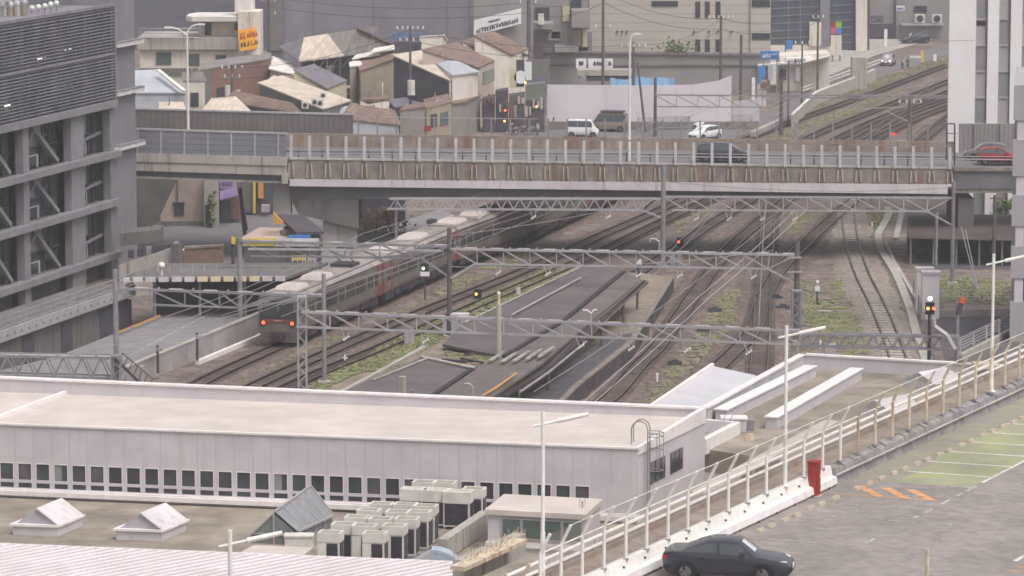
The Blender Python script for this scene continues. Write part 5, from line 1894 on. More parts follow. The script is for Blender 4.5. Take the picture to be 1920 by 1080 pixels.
 if k in (0, 3):
  mb = MB(M)
  x0_ = L - 4.4
  z_ = zr + .04
  mb.box(x0_ - .9, x0_ + .9, -.85, .85, z_, z_ + .22)
  for s_ in (-1, 1):
   mb.tube((x0_ + .7, s_ * .5, z_ + .2), (x0_ - .7, s_ * .55, z_ + .75), .035, 6)
   mb.tube((x0_ - .7, s_ * .55, z_ + .75), (x0_ + .5, s_ * .6, z_ + 1.25), .03, 6)
  mb.tube((x0_ + .5, -.85, z_ + 1.25), (x0_ + .5, .85, z_ + 1.25), .05, 6)
  mb.tube((x0_ + .2, -.75, z_ + 1.22), (x0_ + .2, .75, z_ + 1.22), .04, 6)
  mb.build('pantograph', 'train_under', body, world=1)
 if k == 0:
  mb = MB(M)
  mb.hexa([(-.03, -hw + .12, 1.72), (-.03, hw - .12, 1.72), (.02, hw - .12, 1.72), (.02, -hw + .12, 1.72)],
    [(.04, -hw + .16, 3.22), (.04, hw - .16, 3.22), (.12, hw - .16, 3.22), (.12, -hw + .16, 3.22)])
  mb.build('cab_glass', 'train_black', body, world=1)
  for s_ in (-1, 1):
   mb = MB(M)
   mb.box(-.05, .02, min(s_ * .1, s_ * 1.12), max(s_ * .1, s_ * 1.12), 2.0, 3.0)
   mb.build('cab_window', 'glass_dark', body, world=1)
   mb = MB(M)
   mb.tube((-.10, s_ * 1.08, 1.58), (.02, s_ * 1.08, 1.58), .23, 14)
   mb.build('lamp_housing', 'train_black', body, world=1)
   mb = MB(M)
   mb.tube((-.125, s_ * 1.05, 1.58), (-.10, s_ * 1.05, 1.58), .13, 12)
   mb.build('tail_light', 'tail_lamp', body, world=1)
   mb = MB(M)
   mb.box(-.02, .4, min(s_ * (hw - .12), s_ * (hw + .02)), max(s_ * (hw - .12), s_ * (hw + .02)), 1.0, 3.2)
   mb.build('cab_pillar', 'train_steel', body, world=1)
   mb = MB(M)
   mb.box(1.0 - .3, 1.0 + .25, min(s_ * (hw + .012), s_ * (hw + .03)), max(s_ * (hw + .012), s_ * (hw + .03)), 1.85, 2.7)
   mb.build('cab_side_window', 'glass_green', body, world=1)
  mb = MB(M)
  mb.hexa([(-.045, -.7, 1.6), (-.045, .7, 1.6), (0, .7, 1.6), (0, -.7, 1.6)], [(-.045, -1.2, 1.84), (-.045, 1.2, 1.84), (0, 1.2, 1.84), (0, -1.2, 1.84)])
  mb.build('red_band', 'train_red', body, world=1)
  mb = MB(M)
  mb.box(-.06, 0, -.32, .32, 1.72, 1.76)
  mb.build('emblem', 'fascia_white', body, world=1)
  mb = MB(M)
  mb.box(-.05, .02, -.5, .5, 2.98, 3.15)
  mb.build('destination_screen', 'glass_dark', body, world=1)
  mb = MB(M)
  mb.hexa([(.12, -1.2, .18), (.12, 1.2, .18), (.9, 1.2, .18), (.9, -1.2, .18)], [(-.05, -1.38, .98), (-.05, 1.38, .98), (.9, 1.38, .98), (.9, -1.38, .98)])
  mb.build('skirt', 'train_steel', body, world=1)
  mb = MB(M)
  mb.box(-.30, .1, -.38, .38, .42, .92)
  mb.box(-.42, -.1, -.2, .2, .5, .8)
  mb.box(-.16, 0, -.55, .55, .55, .75)
  mb.build('coupler', 'train_under', body, world=1)
  mb = MB(M)
  mb.path([Vector((-.08, -.5, 3.1)), Vector((-.1, -.05, 2.9)), Vector((-.1, .0, 2.5))], .02, 5)
  mb.path([Vector((-.08, .6, 3.1)), Vector((-.1, .95, 2.95))], .03, 5)
  mb.build('wiper', 'steel_light', body, world=1)
  mb = MB(M)
  mb.box(.2, 1.2, -.6, .6, zr - .04, zr + .12)
  for y in (-.35, .35):
   mb.tube((.5, y, zr), (.5, y, zr + .45), .02, 5)
  mb.build('aerial', 'train_roof', body, world=1)
s_ = s0
for k in range(5):
 carriage(k, s_, s_ + 19.7)
 s_ += 20.1
# ================================================================== OVERHEAD LINE STRUCTURES
def ground_under(px, py_top, z_top):
 q = P(px, py_top, z_top)
 return Vector((q.x, q.y, 0))
def mast(px, rt, rb=None, Y=None, r=.15, lab='', lattice=False, m_='pole_brown', name='line_mast', caps=False):
 """rt: photo row of the top; the foot either on ground row rb or at distance Y"""
 b = P(px, rb, 0) if rb else Vector((at(px, 540, Y).x, Y, 0))
 zt = zat(b, rt)
 t = thing(name, lab, 'mast', b)
 mb = MB()
 if lattice:
  w = .26
  for sx in (-w, w):
   for sy in (-w, w):
    mb.beam((b.x + sx, b.y + sy, 0), (b.x + sx, b.y + sy, zt), .09, .09)
  z = 0.0
  k = 0
  while z < zt - .5:
   a = 1 if k % 2 else -1
   for sy in (-w, w):
    mb.beam((b.x - w * a, b.y + sy, z), (b.x + w * a, b.y + sy, z + .5), .05, .05)
   for sx in (-w, w):
    mb.beam((b.x + sx, b.y - w * a, z), (b.x + sx, b.y + w * a, z + .5), .05, .05)
   z += .5
   k += 1
  mb.box(b.x - w - .05, b.x + w + .05, b.y - w - .05, b.y + w + .05, zt - .06, zt + .04)
  mb.build('lattice', m_, t, world=1)
 else:
  mb.tube(b, (b.x, b.y, zt), r, 10, r * .85)
  mb.build('pole', m_, t, world=1)
 mb = MB()
 mb.box(b.x - .4, b.x + .4, b.y - .4, b.y + .4, 0, .22)
 mb.build('foot', 'concrete', t, world=1)
 return t, b, zt
def girder(lab, a_top, b_top, a_bot, b_bot, n, kind='pratt', m_='steel_light', deep=.5, flip=False, clamps_glints=True, name='line_girder', braces=()):
 """trussed beam: world end points of the top and bottom chords"""
 t = thing(name, lab, 'girder', (a_top + b_top) / 2)
 off = Vector((0, deep, 0))
 mb = MB()
 mb.beam(a_top, b_top, .16, .16)
 if deep:
  mb.beam(a_top + off, b_top + off, .12, .12)
 mb.build('top_chord', m_, t, world=1)
 mb = MB()
 mb.beam(a_bot, b_bot, .13, .13)
 if deep:
  mb.beam(a_bot + off, b_bot + off, .1, .1)
 mb.build('bottom_chord', m_, t, world=1)
 mb = MB()
 T = lambda f: lerp(a_top, b_top, f)
 def B(f):
  x = T(f).x
  u = (x - a_bot.x) / (b_bot.x - a_bot.x)
  return lerp(a_bot, b_bot, max(0, min(1, u)))
 for k in range(n):
  f0, f1 = k / n, (k + 1) / n
  if kind == 'pratt':
   up, dn = (T(f0), B(f1)) if not flip else (T(f1), B(f0))
   mb.beam(up, dn, .10, .10)
   mb.beam(T(f1), B(f1), .08, .08)
   if deep:
    mb.beam(T(f1) + off, B(f1), .06, .06)
  else:
   fm = (f0 + f1) / 2
   mb.beam(B(f0), T(fm), .085, .085)
   mb.beam(T(fm), B(f1), .085, .085)
   if deep:
    mb.beam(B(f0) + off, T(fm) + off, .06, .06)
    mb.beam(T(fm) + off, B(f1) + off, .06, .06)
  if deep and k % 2 == 0:
   mb.beam(T(f0), T(f0) + off, .06, .06)
   mb.beam(B(f0), B(f0) + off, .06, .06)
 mb.build('web', m_, t, world=1)
 for a, b in braces:
  mb = MB()
  mb.beam(a, b, .13, .13)
  mb.build('brace', m_, t, world=1)
 if clamps_glints:
  for k in range(n * 2):
   f_ = (k + .5) / (n * 2)
   p = T(f_) + Vector((0, 0, .1))
   d = (b_top - a_top).normalized() * (.45 if k % 2 else .06)
   mb = MB()
   mb.beam(p - d, p + d, .12, .07 if k % 2 else .2)
   mb.build('clamp_glint', 'fascia_white' if k % 2 else 'steel_light', t, world=1)  # every second piece is a long pale dash imitating a highlight
 return t
def hang_insulators(t, pts, m_='insulator'):
 """V-shaped drop arms with white insulators under a girder"""
 for p in pts:
  mb = MB()
  mb.beam(p + Vector((-.3, 0, 0)), p + Vector((0, 0, -.75)), .06, .06)
  mb.beam(p + Vector((.3, 0, 0)), p + Vector((0, 0, -.75)), .06, .06)
  d = mb.build('drop_arm', 'steel_light', t, world=1)
  mb = MB()
  for k in range(3):
   q = p + Vector((-.12 + k * .14, .0, -.72 + k * .1))
   mb.ball(q, .085, 6, 4)
  mb.build('insulator', m_, d, world=1)
Y1 = 226.0
pl, pr_ = at(-40, 667, Y1), at(206, 671, Y1)
girder('heavy steel lattice line girder at the lower left behind the white building', pl, pr_, at(-40, 703, Y1), at(206, 709, Y1), 7, 'warren', 'steel_grey', 1.1)
m1 = mast(216, 505, Y=Y1 + .5, r=.17, lab='tall grey line mast standing before the ramp wall at the lower left', m_='steel_grey')
mast(216, 667, Y=Y1 - .8, lab='short lattice mast carrying the lower left lattice girder', lattice=True, m_='steel_grey')
st = thing('steel_stair', 'dark steel stair descending beside the lower left lattice girder', 'stair', at(255, 700, Y1))
for o in (0, .8):
 mb = MB()
 mb.beam(at(212, 668, Y1 + o), at(262, 718, Y1 + o), .16, .16)
 mb.build('stringer', 'steel_dark', st, world=1)
mb = MB()
for k in range(12):
 f_ = k / 12
 mb.beam(lerp(at(212, 668, Y1), at(262, 718, Y1), f_), lerp(at(212, 668, Y1 + .8), at(262, 718, Y1 + .8), f_), .2, .04)
mb.build('treads', 'steel_grey', st, world=1)
for o in (0, .8):
 mb = MB()
 a, b = at(230, 662, Y1 + o), at(286, 710, Y1 + o)
 mb.tube(a, b, .04, 6)
 for k in range(7):
  q = lerp(a, b, k / 6)
  mb.tube(q, q - Vector((.3, 0, .7)), .03, 5)
 mb.build('handrail', 'steel_dark', st, world=1)
mb = MB()
q = P(262, 720, 0)
mb.box(q.x - .25, q.x + .25, q.y - .25, q.y + .25, 0, zat(q, 686))
tag(mb.build('stub_post', 'concrete'), 'short square concrete post beside the dark steel stair', 'post')
Y2 = 250.0
a, b = at(216, 541, Y2), at(607, 555, Y2)
g2 = girder('line girder with clamps and painted pale glints spanning the ramp and the train nose', a, b, at(268, 571, Y2), at(452, 577, Y2), 6, 'pratt', 'steel_grey', .0,
   braces=((at(216, 545, Y2), at(268, 571, Y2)), (at(452, 577, Y2), at(520, 553, Y2))))
mast(607, 513, Y=Y2, r=.16, lab='grey line mast in front of the train beside the lattice mast', m_='steel_grey')
Y3a, Y3b = 241.0, 235.0
a, b = at(565, 585, Y3a), at(1500, 621, Y3b)
g3 = girder('long line girder with clamps and painted white glints crossing low over the dark canopy', a, b, at(556, 613, Y3a), at(1500, 646, Y3b), 17, 'pratt', 'steel_light', .0)
hang_insulators(g3, [lerp(at(556, 613, Y3a), at(1500, 646, Y3b), f_) for f_ in (.10, .26, .57, .67, .78, .90)])
mast(566, 556, Y=Y3a + .4, lab='grey lattice mast at the right of the train nose', lattice=True, m_='steel_light')
mast(1494, 545, Y=Y3b + .4, lab='grey lattice mast between the switch tracks and the right grass', lattice=True, m_='steel_grey')
a, b = at(1500, 627, 236), at(1800, 632, 236)
girder('grey lattice girder crossing the pale track at the right', a, b, at(1500, 650, 236), at(1800, 656, 236), 12, 'warren', 'steel_grey', .6, clamps_glints=False)
mast(1744, 580, Y=236.5, r=.13, lab='dark signal mast at the right end of the dark lattice girder', m_='steel_dark')
mast(1796, 566, Y=237, r=.14, lab='grey mast with an orange lamp arm beside the sunken road', m_='steel_grey')
Ma, ba, za = mast(843, 427, rb=634, r=.20, lab='brown line mast rising beside the white equipment cabinet')
Y4 = ba.y
a, b = at(845, 467, Y4 - .2), at(1493, 478, Y4 - 2)
g4 = girder('line girder with clamps and painted white glints crossing above the platform end, joined to the brown mast', a, b, at(890, 495, Y4 - .2), at(1440, 504, Y4 - 1.8), 13, 'pratt', 'steel_light', .0,
   braces=((at(890, 495, Y4 - .2), at(845, 522, Y4 - .2)), (at(1440, 504, Y4 - 1.8), at(1492, 532, Y4 - 2))))
hang_insulators(g4, [lerp(at(890, 495, Y4 - .2), at(1440, 504, Y4 - 1.8), f_) for f_ in (.08, .25, .56, .70, .95)])
mast(1494, 453, Y=Y4 - 2, r=.22, lab='stout brown line mast standing behind the right lattice mast')
for r_ in (483, 510):
 mb = MB()
 q = at(1494, r_, Y4 - 2.3)
 mb.beam(q - Vector((.65, 0, 0)), q + Vector((.35, 0, 0)), .12, .1)
 mb.build('cross_arm', 'steel_light', [o for o in bpy.data.objects if o.get('label', '').startswith('stout brown line')][0], world=1)
a, b = at(455, 452, Y4), at(843, 467, Y4)
g4b = girder('line girder over the train between the square footed mast and the brown mast', at(450, 452, Y4), at(843, 462, Y4), at(470, 480, Y4), at(790, 484, Y4), 6, 'pratt', 'steel_grey', .0,
    braces=((at(790, 484, Y4), at(843, 520, Y4)), (at(700, 484, Y4 + 1), at(830, 470, Y4 + 1))))
mb = MB()
mb.beam(at(465, 467, Y4 - .2), at(826, 470, Y4 - .2), .14, .14)
mb.build('lower_pipe', 'steel_light', g4b, world=1)
mast(450, 446, Y=Y4 + .2, r=.2, lab='pale square footed mast with yellow cap left of the train', m_='steel_grey')
Mb, bb, zb_ = mast(1243, 309, rb=503, r=.22, lab='stout mast in front of the bridge carrying two girders', m_='steel_grey')
Y5 = bb.y
q1, q2 = at(730, 373, Y5), at(1243, 373, Y5)
g5 = girder('triangular lattice line girder below the bridge, left of the stout mast', q1, q2, at(725, 392, Y5), at(1205, 394, Y5), 22, 'warren', 'steel_light', .5, clamps_glints=False,
   braces=((at(1205, 394, Y5), at(1243, 409, Y5)),))
hang_insulators(g5, [at(x, 393, Y5) for x in (900, 1000, 1140)])
mast(743, 380, Y=Y5 + .6, r=.15, lab='slim grey mast at the left end of the triangular lattice girder', m_='steel_grey')
q1, q2 = at(1243, 369, Y5), at(1785, 371, Y5 - 1)
g6 = girder('line girder below the bridge reaching to the right end pier', q1, q2, at(1262, 394, Y5), at(1738, 396, Y5 - 1), 12, 'pratt', 'steel_light', .0, clamps_glints=False,
   braces=((at(1738, 396, Y5 - 1), at(1785, 422, Y5 - 1)),))
hang_insulators(g6, [at(x, 396, Y5 - .5) for x in (1305, 1367, 1430, 1490)])
mast(1785, 340, rb=534, r=.17, lab='grey line mast in front of the right bridge pier', m_='steel_grey')
mb = MB()
for x, r0, r1 in ((1262, 478, 512), (1274, 478, 512), (1237, 492, 512), (1253, 500, 518)):
 q0, q1 = at(x, r0, Y5 - .6), at(x, r1, Y5 - .6)
 mb.box(q0.x - .2, q0.x + .2, q0.y - .2, q0.y + .2, q1.z, q0.z)
mb.build('switch_box', 'steel_grey', Mb, world=1)
mb = MB()
q = at(1236, 474, Y4 - .6)
mb.path([q, q + Vector((0, 0, .8)), q + Vector((-.3, 0, 1.0)), q + Vector((-.62, 0, 1.0)), q + Vector((-.66, 0, .75))], .07, 6)
mb.build('hook_pipe', 'steel_light', g4, world=1)
q = P(935, 671, 3.6)
t = thing('canopy_mast', 'weathered concrete mast rising through the canopy gap with a steel top', 'mast', (q.x, q.y, 1.1))
mb = MB()
zt = zat(q, 570)
mb.tube((q.x, q.y, 1.1), (q.x, q.y, zt), .2, 10, .17)
mb.build('pole', 'concrete', t, world=1)
mb = MB()
mb.tube((q.x, q.y, zt), (q.x + .02, q.y, zat(q, 552)), .09, 8)
mb.build('top', 'cream_steel', t, world=1)
mb = MB()
mb.ball((q.x, q.y, zat(q, 550)), .12, 8, 6)
mb.build('insulator', 'insulator', t, world=1)
# ---- wires
def wire(pts, lab, r=.018, m_='wire', sag=.0):
 mb = MB()
 for a, b in zip(pts, pts[1:]):
  n = 6
  prev = a
  for k in range(1, n + 1):
   f_ = k / n
   c = lerp(a, b, f_) - Vector((0, 0, sag * 4 * f_ * (1 - f_)))
   mb.tube(prev, c, r, 4, caps=False)
   prev = c
 return tag(mb.build('overhead_wire', m_, fix=False), lab, 'wire', 'overhead wires over the tracks')
def over(track_i, z, s0_, s1_, step=45, off=0.0):
 path, sd = TRK[track_i]
 out = []
 d = 0.0
 nxt = s0_
 for i in range(len(path) - 1):
  d += (path[i + 1] - path[i]).length
  if d >= nxt and d <= s1_:
   out.append(path[i] + sd[i] * off + Vector((0, 0, z)))
   nxt += step
 return out
names = ['train track', 'track right of the train', 'grassy track left of the canopy', '', 'track right of the platform', 'straight switch track', '', 'diagonal switch track']
for i, nm in enumerate(names):
 if nm:
  wire(over(i, 5.0, 2, 330), 'thin contact wire hanging over the ' + nm, .02, 'wire')
  wire(over(i, 5.75, 2, 330), 'sagging carrier wire strung over the ' + nm, .02, 'wire', .35)
for i, (x0_, y0_, x1_, y1_, z) in enumerate(((-20, 700, 830, 470, 6.6), (650, 460, 1240, 372, 7.0), (845, 500, 1450, 470, 6.9), (1243, 340, 1785, 352, 7.6), (1000, 735, 1450, 410, 6.3))):
 a, b = P(x0_, y0_, z), P(x1_, y1_, z)
 wire([a, b], ('feeder wire climbing from the lower left past the train', 'feeder wire from the train up to the stout mast', 'feeder wire over the platform end', 'feeder wire just below the bridge edge', 'long pale feeder wire crossing the switch tracks')[i], .022, 'wire', .5)
for o, nm in ((-.35, 'left'), (.35, 'right')):
 a, b = P(1050 + o * 30, 800, 6), P(1500 + o * 30, 395, 6)
 wire([a, lerp(a, b, .5), b], nm + ' of two pale parallel wires running up over the right platform track', .028, 'steel_light', .15)
# ---- signals and trackside boxes
def signal(px, rb, rt, lab, m_lamp, lamp_side=-1, boards=(), Y=None):
 b = P(px, rb, 0) if Y is None else Vector((at(px, 540, Y).x, Y, 0))
 zt = zat(b, rt)
 t = thing('rail_signal', lab, 'signal', b)
 mb = MB()
 mb.tube(b, (b.x, b.y, zt - .3), .06, 8)
 mb.build('post', 'steel_dark', t, world=1)
 mb = MB()
 mb.box(b.x - .28, b.x + .28, b.y - .12, b.y + .12, zt - .75, zt)
 mb.build('head', 'black_trim', t, world=1)
 mb = MB()
 mb.tube((b.x + lamp_side * .13, b.y - .2, zt - .36), (b.x + lamp_side * .13, b.y - .12, zt - .36), .10, 10)
 mb.build('lamp', m_lamp, t, world=1)
 return t, b, zt
s1, b, zt = signal(797, 562, 494, 'signal with a white number plate beside the second carriage', 'white_lamp')
mb = MB()
mb.box(b.x - .35, b.x + .35, b.y - .22, b.y - .14, zt - .95, zt - .62)
mb.build('plate', 'sign_white', s1, world=1)
signal(896, 562, 542, 'low dwarf signal between the two left tracks', 'amber_lamp')
s2, b, zt = signal(1275, 470, 445, 'signal lit red beside the stout bridge mast', 'red_lamp')
s3, b, zt = signal(1744, 0, 567, 'signal lit amber on the dark mast beside the sunken road', 'amber_lamp', Y=236.0)
mb = MB()
mb.tube((b.x + .22, b.y - .2, zt - .36), (b.x + .22, b.y - .12, zt - .36), .10, 10)
mb.build('lamp', 'red_lamp', s3, world=1)
mb = MB()
mb.ball((b.x, b.y - .1, zt + .25), .14, 8, 6)
mb.build('lamp', 'white_lamp', s3, world=1)
b = Vector((at(1797, 540, 236.5).x, 236.5, 0))
t = thing('crossing_lamp', 'slanted lamp arm with an orange tip beside the sunken road', 'lamp', b)
mb = MB()
z0 = zat(b, 590)
mb.beam((b.x, b.y, z0), (b.x + .25, b.y, zat(b, 562)), .26, .26)
mb.build('arm', 'steel_dark', t, world=1)
mb = MB()
mb.beam((b.x + .2, b.y - .05, zat(b, 568)), (b.x + .27, b.y - .05, zat(b, 558)), .3, .3)
mb.build('tip', mat('orange_paint', sr(226, 104, 60), dirt=.05).name, t, world=1)
mb = MB()
q = Vector((at(1750, 610, 236).x, 236, 0))
pts = [at(1750, 597, 235.6), at(1752, 612, 235.6), at(1775, 628, 235.4), at(1790, 655, 235.2)]
mb.path(pts, .16, 6)
tag(mb.build('drain_pipe', 'steel_light'), 'white kinked pipe hanging below the amber signal', 'pipe')
t = thing('equipment_cabinet', 'white lineside cabinet beside the brown line mast in the grass', 'cabinet', P(858, 636, 0))
b = P(862, 634, 0)
mb = MB()
mb.box(b.x - .62, b.x + .62, b.y - .3, b.y + .5, .1, zat(b, 592))
mb.build('body', 'steel_light', t, world=1)
mb = MB()
mb.box(b.x - .68, b.x + .68, b.y - .36, b.y + .56, zat(b, 592), zat(b, 588))
mb.build('lid', 'fascia_white', t, world=1)
mb = MB()
mb.box(b.x - .02, b.x + .02, b.y - .32, b.y - .3, .2, zat(b, 594))
mb.build('door_gap', 'steel_dark', t, world=1)
mb = MB()
for k in range(4):
 mb.tube((b.x - .2 + k * .22, b.y - .34, 0), (b.x - .2 + k * .22, b.y - .34, .5), .05, 6)
mb.build('conduits', 'steel_light', t, world=1)
t = thing('equipment_cabinet', 'smaller pale cabinet left of the brown line mast', 'cabinet', P(838, 632, 0))
b = P(838, 632, 0)
mb = MB()
mb.box(b.x - .28, b.x + .28, b.y - .2, b.y + .3, 0, zat(b, 600))
mb.build('body', 'fascia_white', t, world=1)
mb = MB()
mb.box(b.x - .32, b.x + .32, b.y - .24, b.y + .34, zat(b, 600), zat(b, 600) + .06)
mb.build('lid', 'fascia_white', t, world=1)
t = thing('signal_box', 'grey twin door cabinet by the girder at the platform kerb', 'cabinet', P(768, 648, 0))
b = P(768, 648, 0)
mb = MB()
mb.box(b.x - .36, b.x + .36, b.y - .2, b.y + .3, .05, zat(b, 619))
mb.build('body', 'steel_light', t, world=1)
mb = MB()
mb.box(b.x - .02, b.x + .02, b.y - .22, b.y - .2, .1, zat(b, 621))
mb.build('door_gap', 'steel_grey', t, world=1)
for px, rb, rt, l in ((1733, 588, 502, 'left one of two tall pale concrete cabinets by the right fence'), (1744, 598, 509, 'right one of two tall pale concrete cabinets by the right fence')):
 b = P(px, rb, 0)
 zt = zat(b, rt)
 t = thing('tall_cabinet', l, 'cabinet', b)
 mb = MB()
 mb.box(b.x - .62, b.x + .62, b.y - .3, b.y + .7, 0, zt - .18)
 mb.build('body', 'tower_white' if 'tower_white' in MT else mat('tower_white', sr(242, 236, 236), sr(234, 227, 227), sc=.4, rough=.6, dirt=.05).name, t, world=1)
 mb = MB()
 mb.box(b.x - .70, b.x + .70, b.y - .38, b.y + .8, zt - .18, zt)
 mb.build('lid', 'fascia_white', t, world=1)
b = P(972, 572, 0)
t = thing('meter_post', 'grey post with a pale meter box in the grass left of the canopy', 'post', b)
mb = MB()
mb.tube(b, (b.x, b.y, zat(b, 535)), .11, 8)
mb.build('pole', 'steel_grey', t, world=1)
mb = MB()
z = zat(b, 545)
mb.box(b.x - .16, b.x + .16, b.y - .24, b.y - .08, z - .25, z + .25)
mb.build('box', 'fascia_white', t, world=1)
b = P(1532, 571, 0)
t = thing('switch_stand', 'white topped switch stand standing in the right grass', 'switch stand', b)
mb = MB()
mb.tube(b, (b.x, b.y, zat(b, 545)), .07, 8)
mb.build('post', 'steel_dark', t, world=1)
mb = MB()
z = zat(b, 540)
mb.box(b.x - .18, b.x + .18, b.y - .06, b.y + .06, z - .25, z + .15)
mb.ball((b.x, b.y, z + .45), .14, 8, 6)
mb.tube((b.x, b.y, z), (b.x, b.y, z + .4), .04, 6)
mb.build('target', 'sign_white', t, world=1)
b = P(647, 678, 0)
t = thing('switch_marker', 'small round black and white switch marker on a rusty rod', 'marker', b)
mb = MB()
mb.tube(b, (b.x, b.y, 1.0), .035, 6)
mb.build('rod', 'concrete_rust', t, world=1)
mb = MB()
mb.tube((b.x, b.y - .1, .28), (b.x, b.y - .04, .28), .2, 12)
mb.build('disc', 'sign_white', t, world=1)
mb = MB()
for sx, sz in ((-1, 1), (1, -1), (1, 1), (-1, -1)):
 mb.box(b.x + sx * .12 - .05, b.x + sx * .12 + .05, b.y - .13, b.y - .1, .28 + sz * .12 - .05, .28 + sz * .12 + .05)
mb.build('spots', 'black_trim', t, world=1)
for px, rb, lab in ((1232, 716, 'white dwarf marker post left of the switch curve'), (1004, 563, 'white marker post in the grass by the canopy edge'), (1336, 450, 'white marker post between the upper right tracks'), (1635, 428, 'white marker post on the upper right grass'), (1538, 654, 'flat white marker on the right grass')):
 b = P(px, rb, 0)
 mb = MB()
 mb.tube(b, b + Vector((0, 0, .5)), .07, 8)
 mb.ball(b + Vector((0, 0, .5)), .09, 8, 4)
 tag(mb.build('marker_post', 'sign_white'), lab, 'marker')
for px, rb, w, lab in ((1546, 590, .9, 'pale concrete slab lying on the right grass'), (1556, 668, .7, 'grey relay box below the dark lattice girder')):
 b = P(px, rb, 0)
 mb = MB()
 mb.box(b.x - w / 2, b.x + w / 2, b.y - .25, b.y + .25, 0, .25 if w > .8 else .8)
 mb.box(b.x - w / 2 - .04, b.x + w / 2 + .04, b.y - .29, b.y + .29, .25 if w > .8 else .8, .3 if w > .8 else .86)
 tag(mb.build('relay_box', 'concrete' if w > .8 else 'steel_light'), lab, 'box')
for px, rb, k in ((1468, 580, 0), (1455, 562, 1), (1340, 585, 2), (1320, 622, 3), (1265, 685, 4)):
 b = P(px, rb, 0)
 mb = MB()
 mb.box(b.x - .5, b.x + .5, b.y - .2, b.y + .2, 0, .3)
 mb.box(b.x - .2, b.x + .25, b.y - .15, b.y + .15, .3, .42)
 tag(mb.build('point_motor', 'steel_dark'), ('dark point machine right of the straight switch track, nearer the lattice mast', 'dark point machine right of the straight switch track, farther from the lattice mast', 'dark box on the weedy strip, farthest of three', 'dark box on the weedy strip, middle of three', 'dark box on the weedy strip, nearest of three')[k], 'point machine')
b = P(1197, 548, 1.1)
t = thing('announcement_box', 'dark loudspeaker box with white top on the platform end post', 'loudspeaker', b)
mb = MB()
mb.tube(b, (b.x, b.y, 3.0), .08, 8)
mb.build('post', 'pole_brown', t, world=1)
mb = MB()
mb.box(b.x - .25, b.x + .25, b.y - .2, b.y + .2, 2.6, 3.2)
mb.build('housing', 'steel_dark', t, world=1)
mb = MB()
mb.hexa([(b.x - .25, b.y - .22, 3.2), (b.x + .25, b.y - .22, 3.2), (b.x + .25, b.y + .2, 3.2), (b.x - .25, b.y + .2, 3.2)], [(b.x + .05, b.y - .1, 3.6), (b.x + .2, b.y - .1, 3.6), (b.x + .2, b.y + .1, 3.6), (b.x + .05, b.y + .1, 3.6)])
mb.build('hood', 'fascia_white', t, world=1)
# ================================================================== STATION BUILDING (left)
fA, fB = P(0, 592, 0), P(258, 503, 0)
Mg = frame((fA.x, fA.y, 0), fB - fA)      # x along the front away from the camera, y into the building
UL = (fB - fA).length
def uf(px):
 a, y, c = _ray(px, 500)
 d = (fB - fA)
 n = Vector((-d.y, d.x))
 t = (fA.x * n.x + fA.y * n.y) / (a * n.x + y * n.y)
 return (Mg.inverted() @ Vector((a * t, y * t, 0))).x
sb = thing('station_building', 'large grey steel framed station building with a louvred upper screen at the left', 'building', fA)
UE = uf(214)
ZS = [1.8, 6.0, 9.85, 13.85, 21.7]
mb = MB(Mg)
mb.box(-26, UE, 3.0, 16, 0, 21.2)
mb.build('core', 'dark_void', sb, world=1)
mb = MB(Mg)
mb.box(UE, UL, 0, 16, 0, 24.5)
mb.build('end_wall', 'grey_facade', sb, world=1)
mb = MB(Mg)
mb.box(-26, UE, -.1, 15.8, 21.2, 21.5)
mb.build('roof', 'grey_steel_frame', sb, world=1)
for z in ZS[:4]:
 mb = MB(Mg)
 mb.box(-26, UE + (.6 if z < 13 else 0), -.55, .25, z - .28, z + .22)
 mb.build('floor_beam', 'grey_steel_frame', sb, world=1)
 mb = MB(Mg)
 mb.box(-26, UE - .02, .25, 3.2, z - .2, z + .1)
 mb.build('floor_slab', 'concrete_dark', sb, world=1)
cols = [(-44, -30), (44, 55), (134, 159), (207, 217)]
for a, b in cols:
 mb = MB(Mg)
 mb.box(uf(a), uf(b), -.12, .5, 0, 13.7)
 mb.build('column', 'grey_steel_frame', sb, world=1)
bays = [(uf(-30), uf(44)), (uf(55), uf(134)), (uf(159), uf(207))]
levels = [(1.95, 5.7), (6.2, 9.55), (10.1, 13.55)]
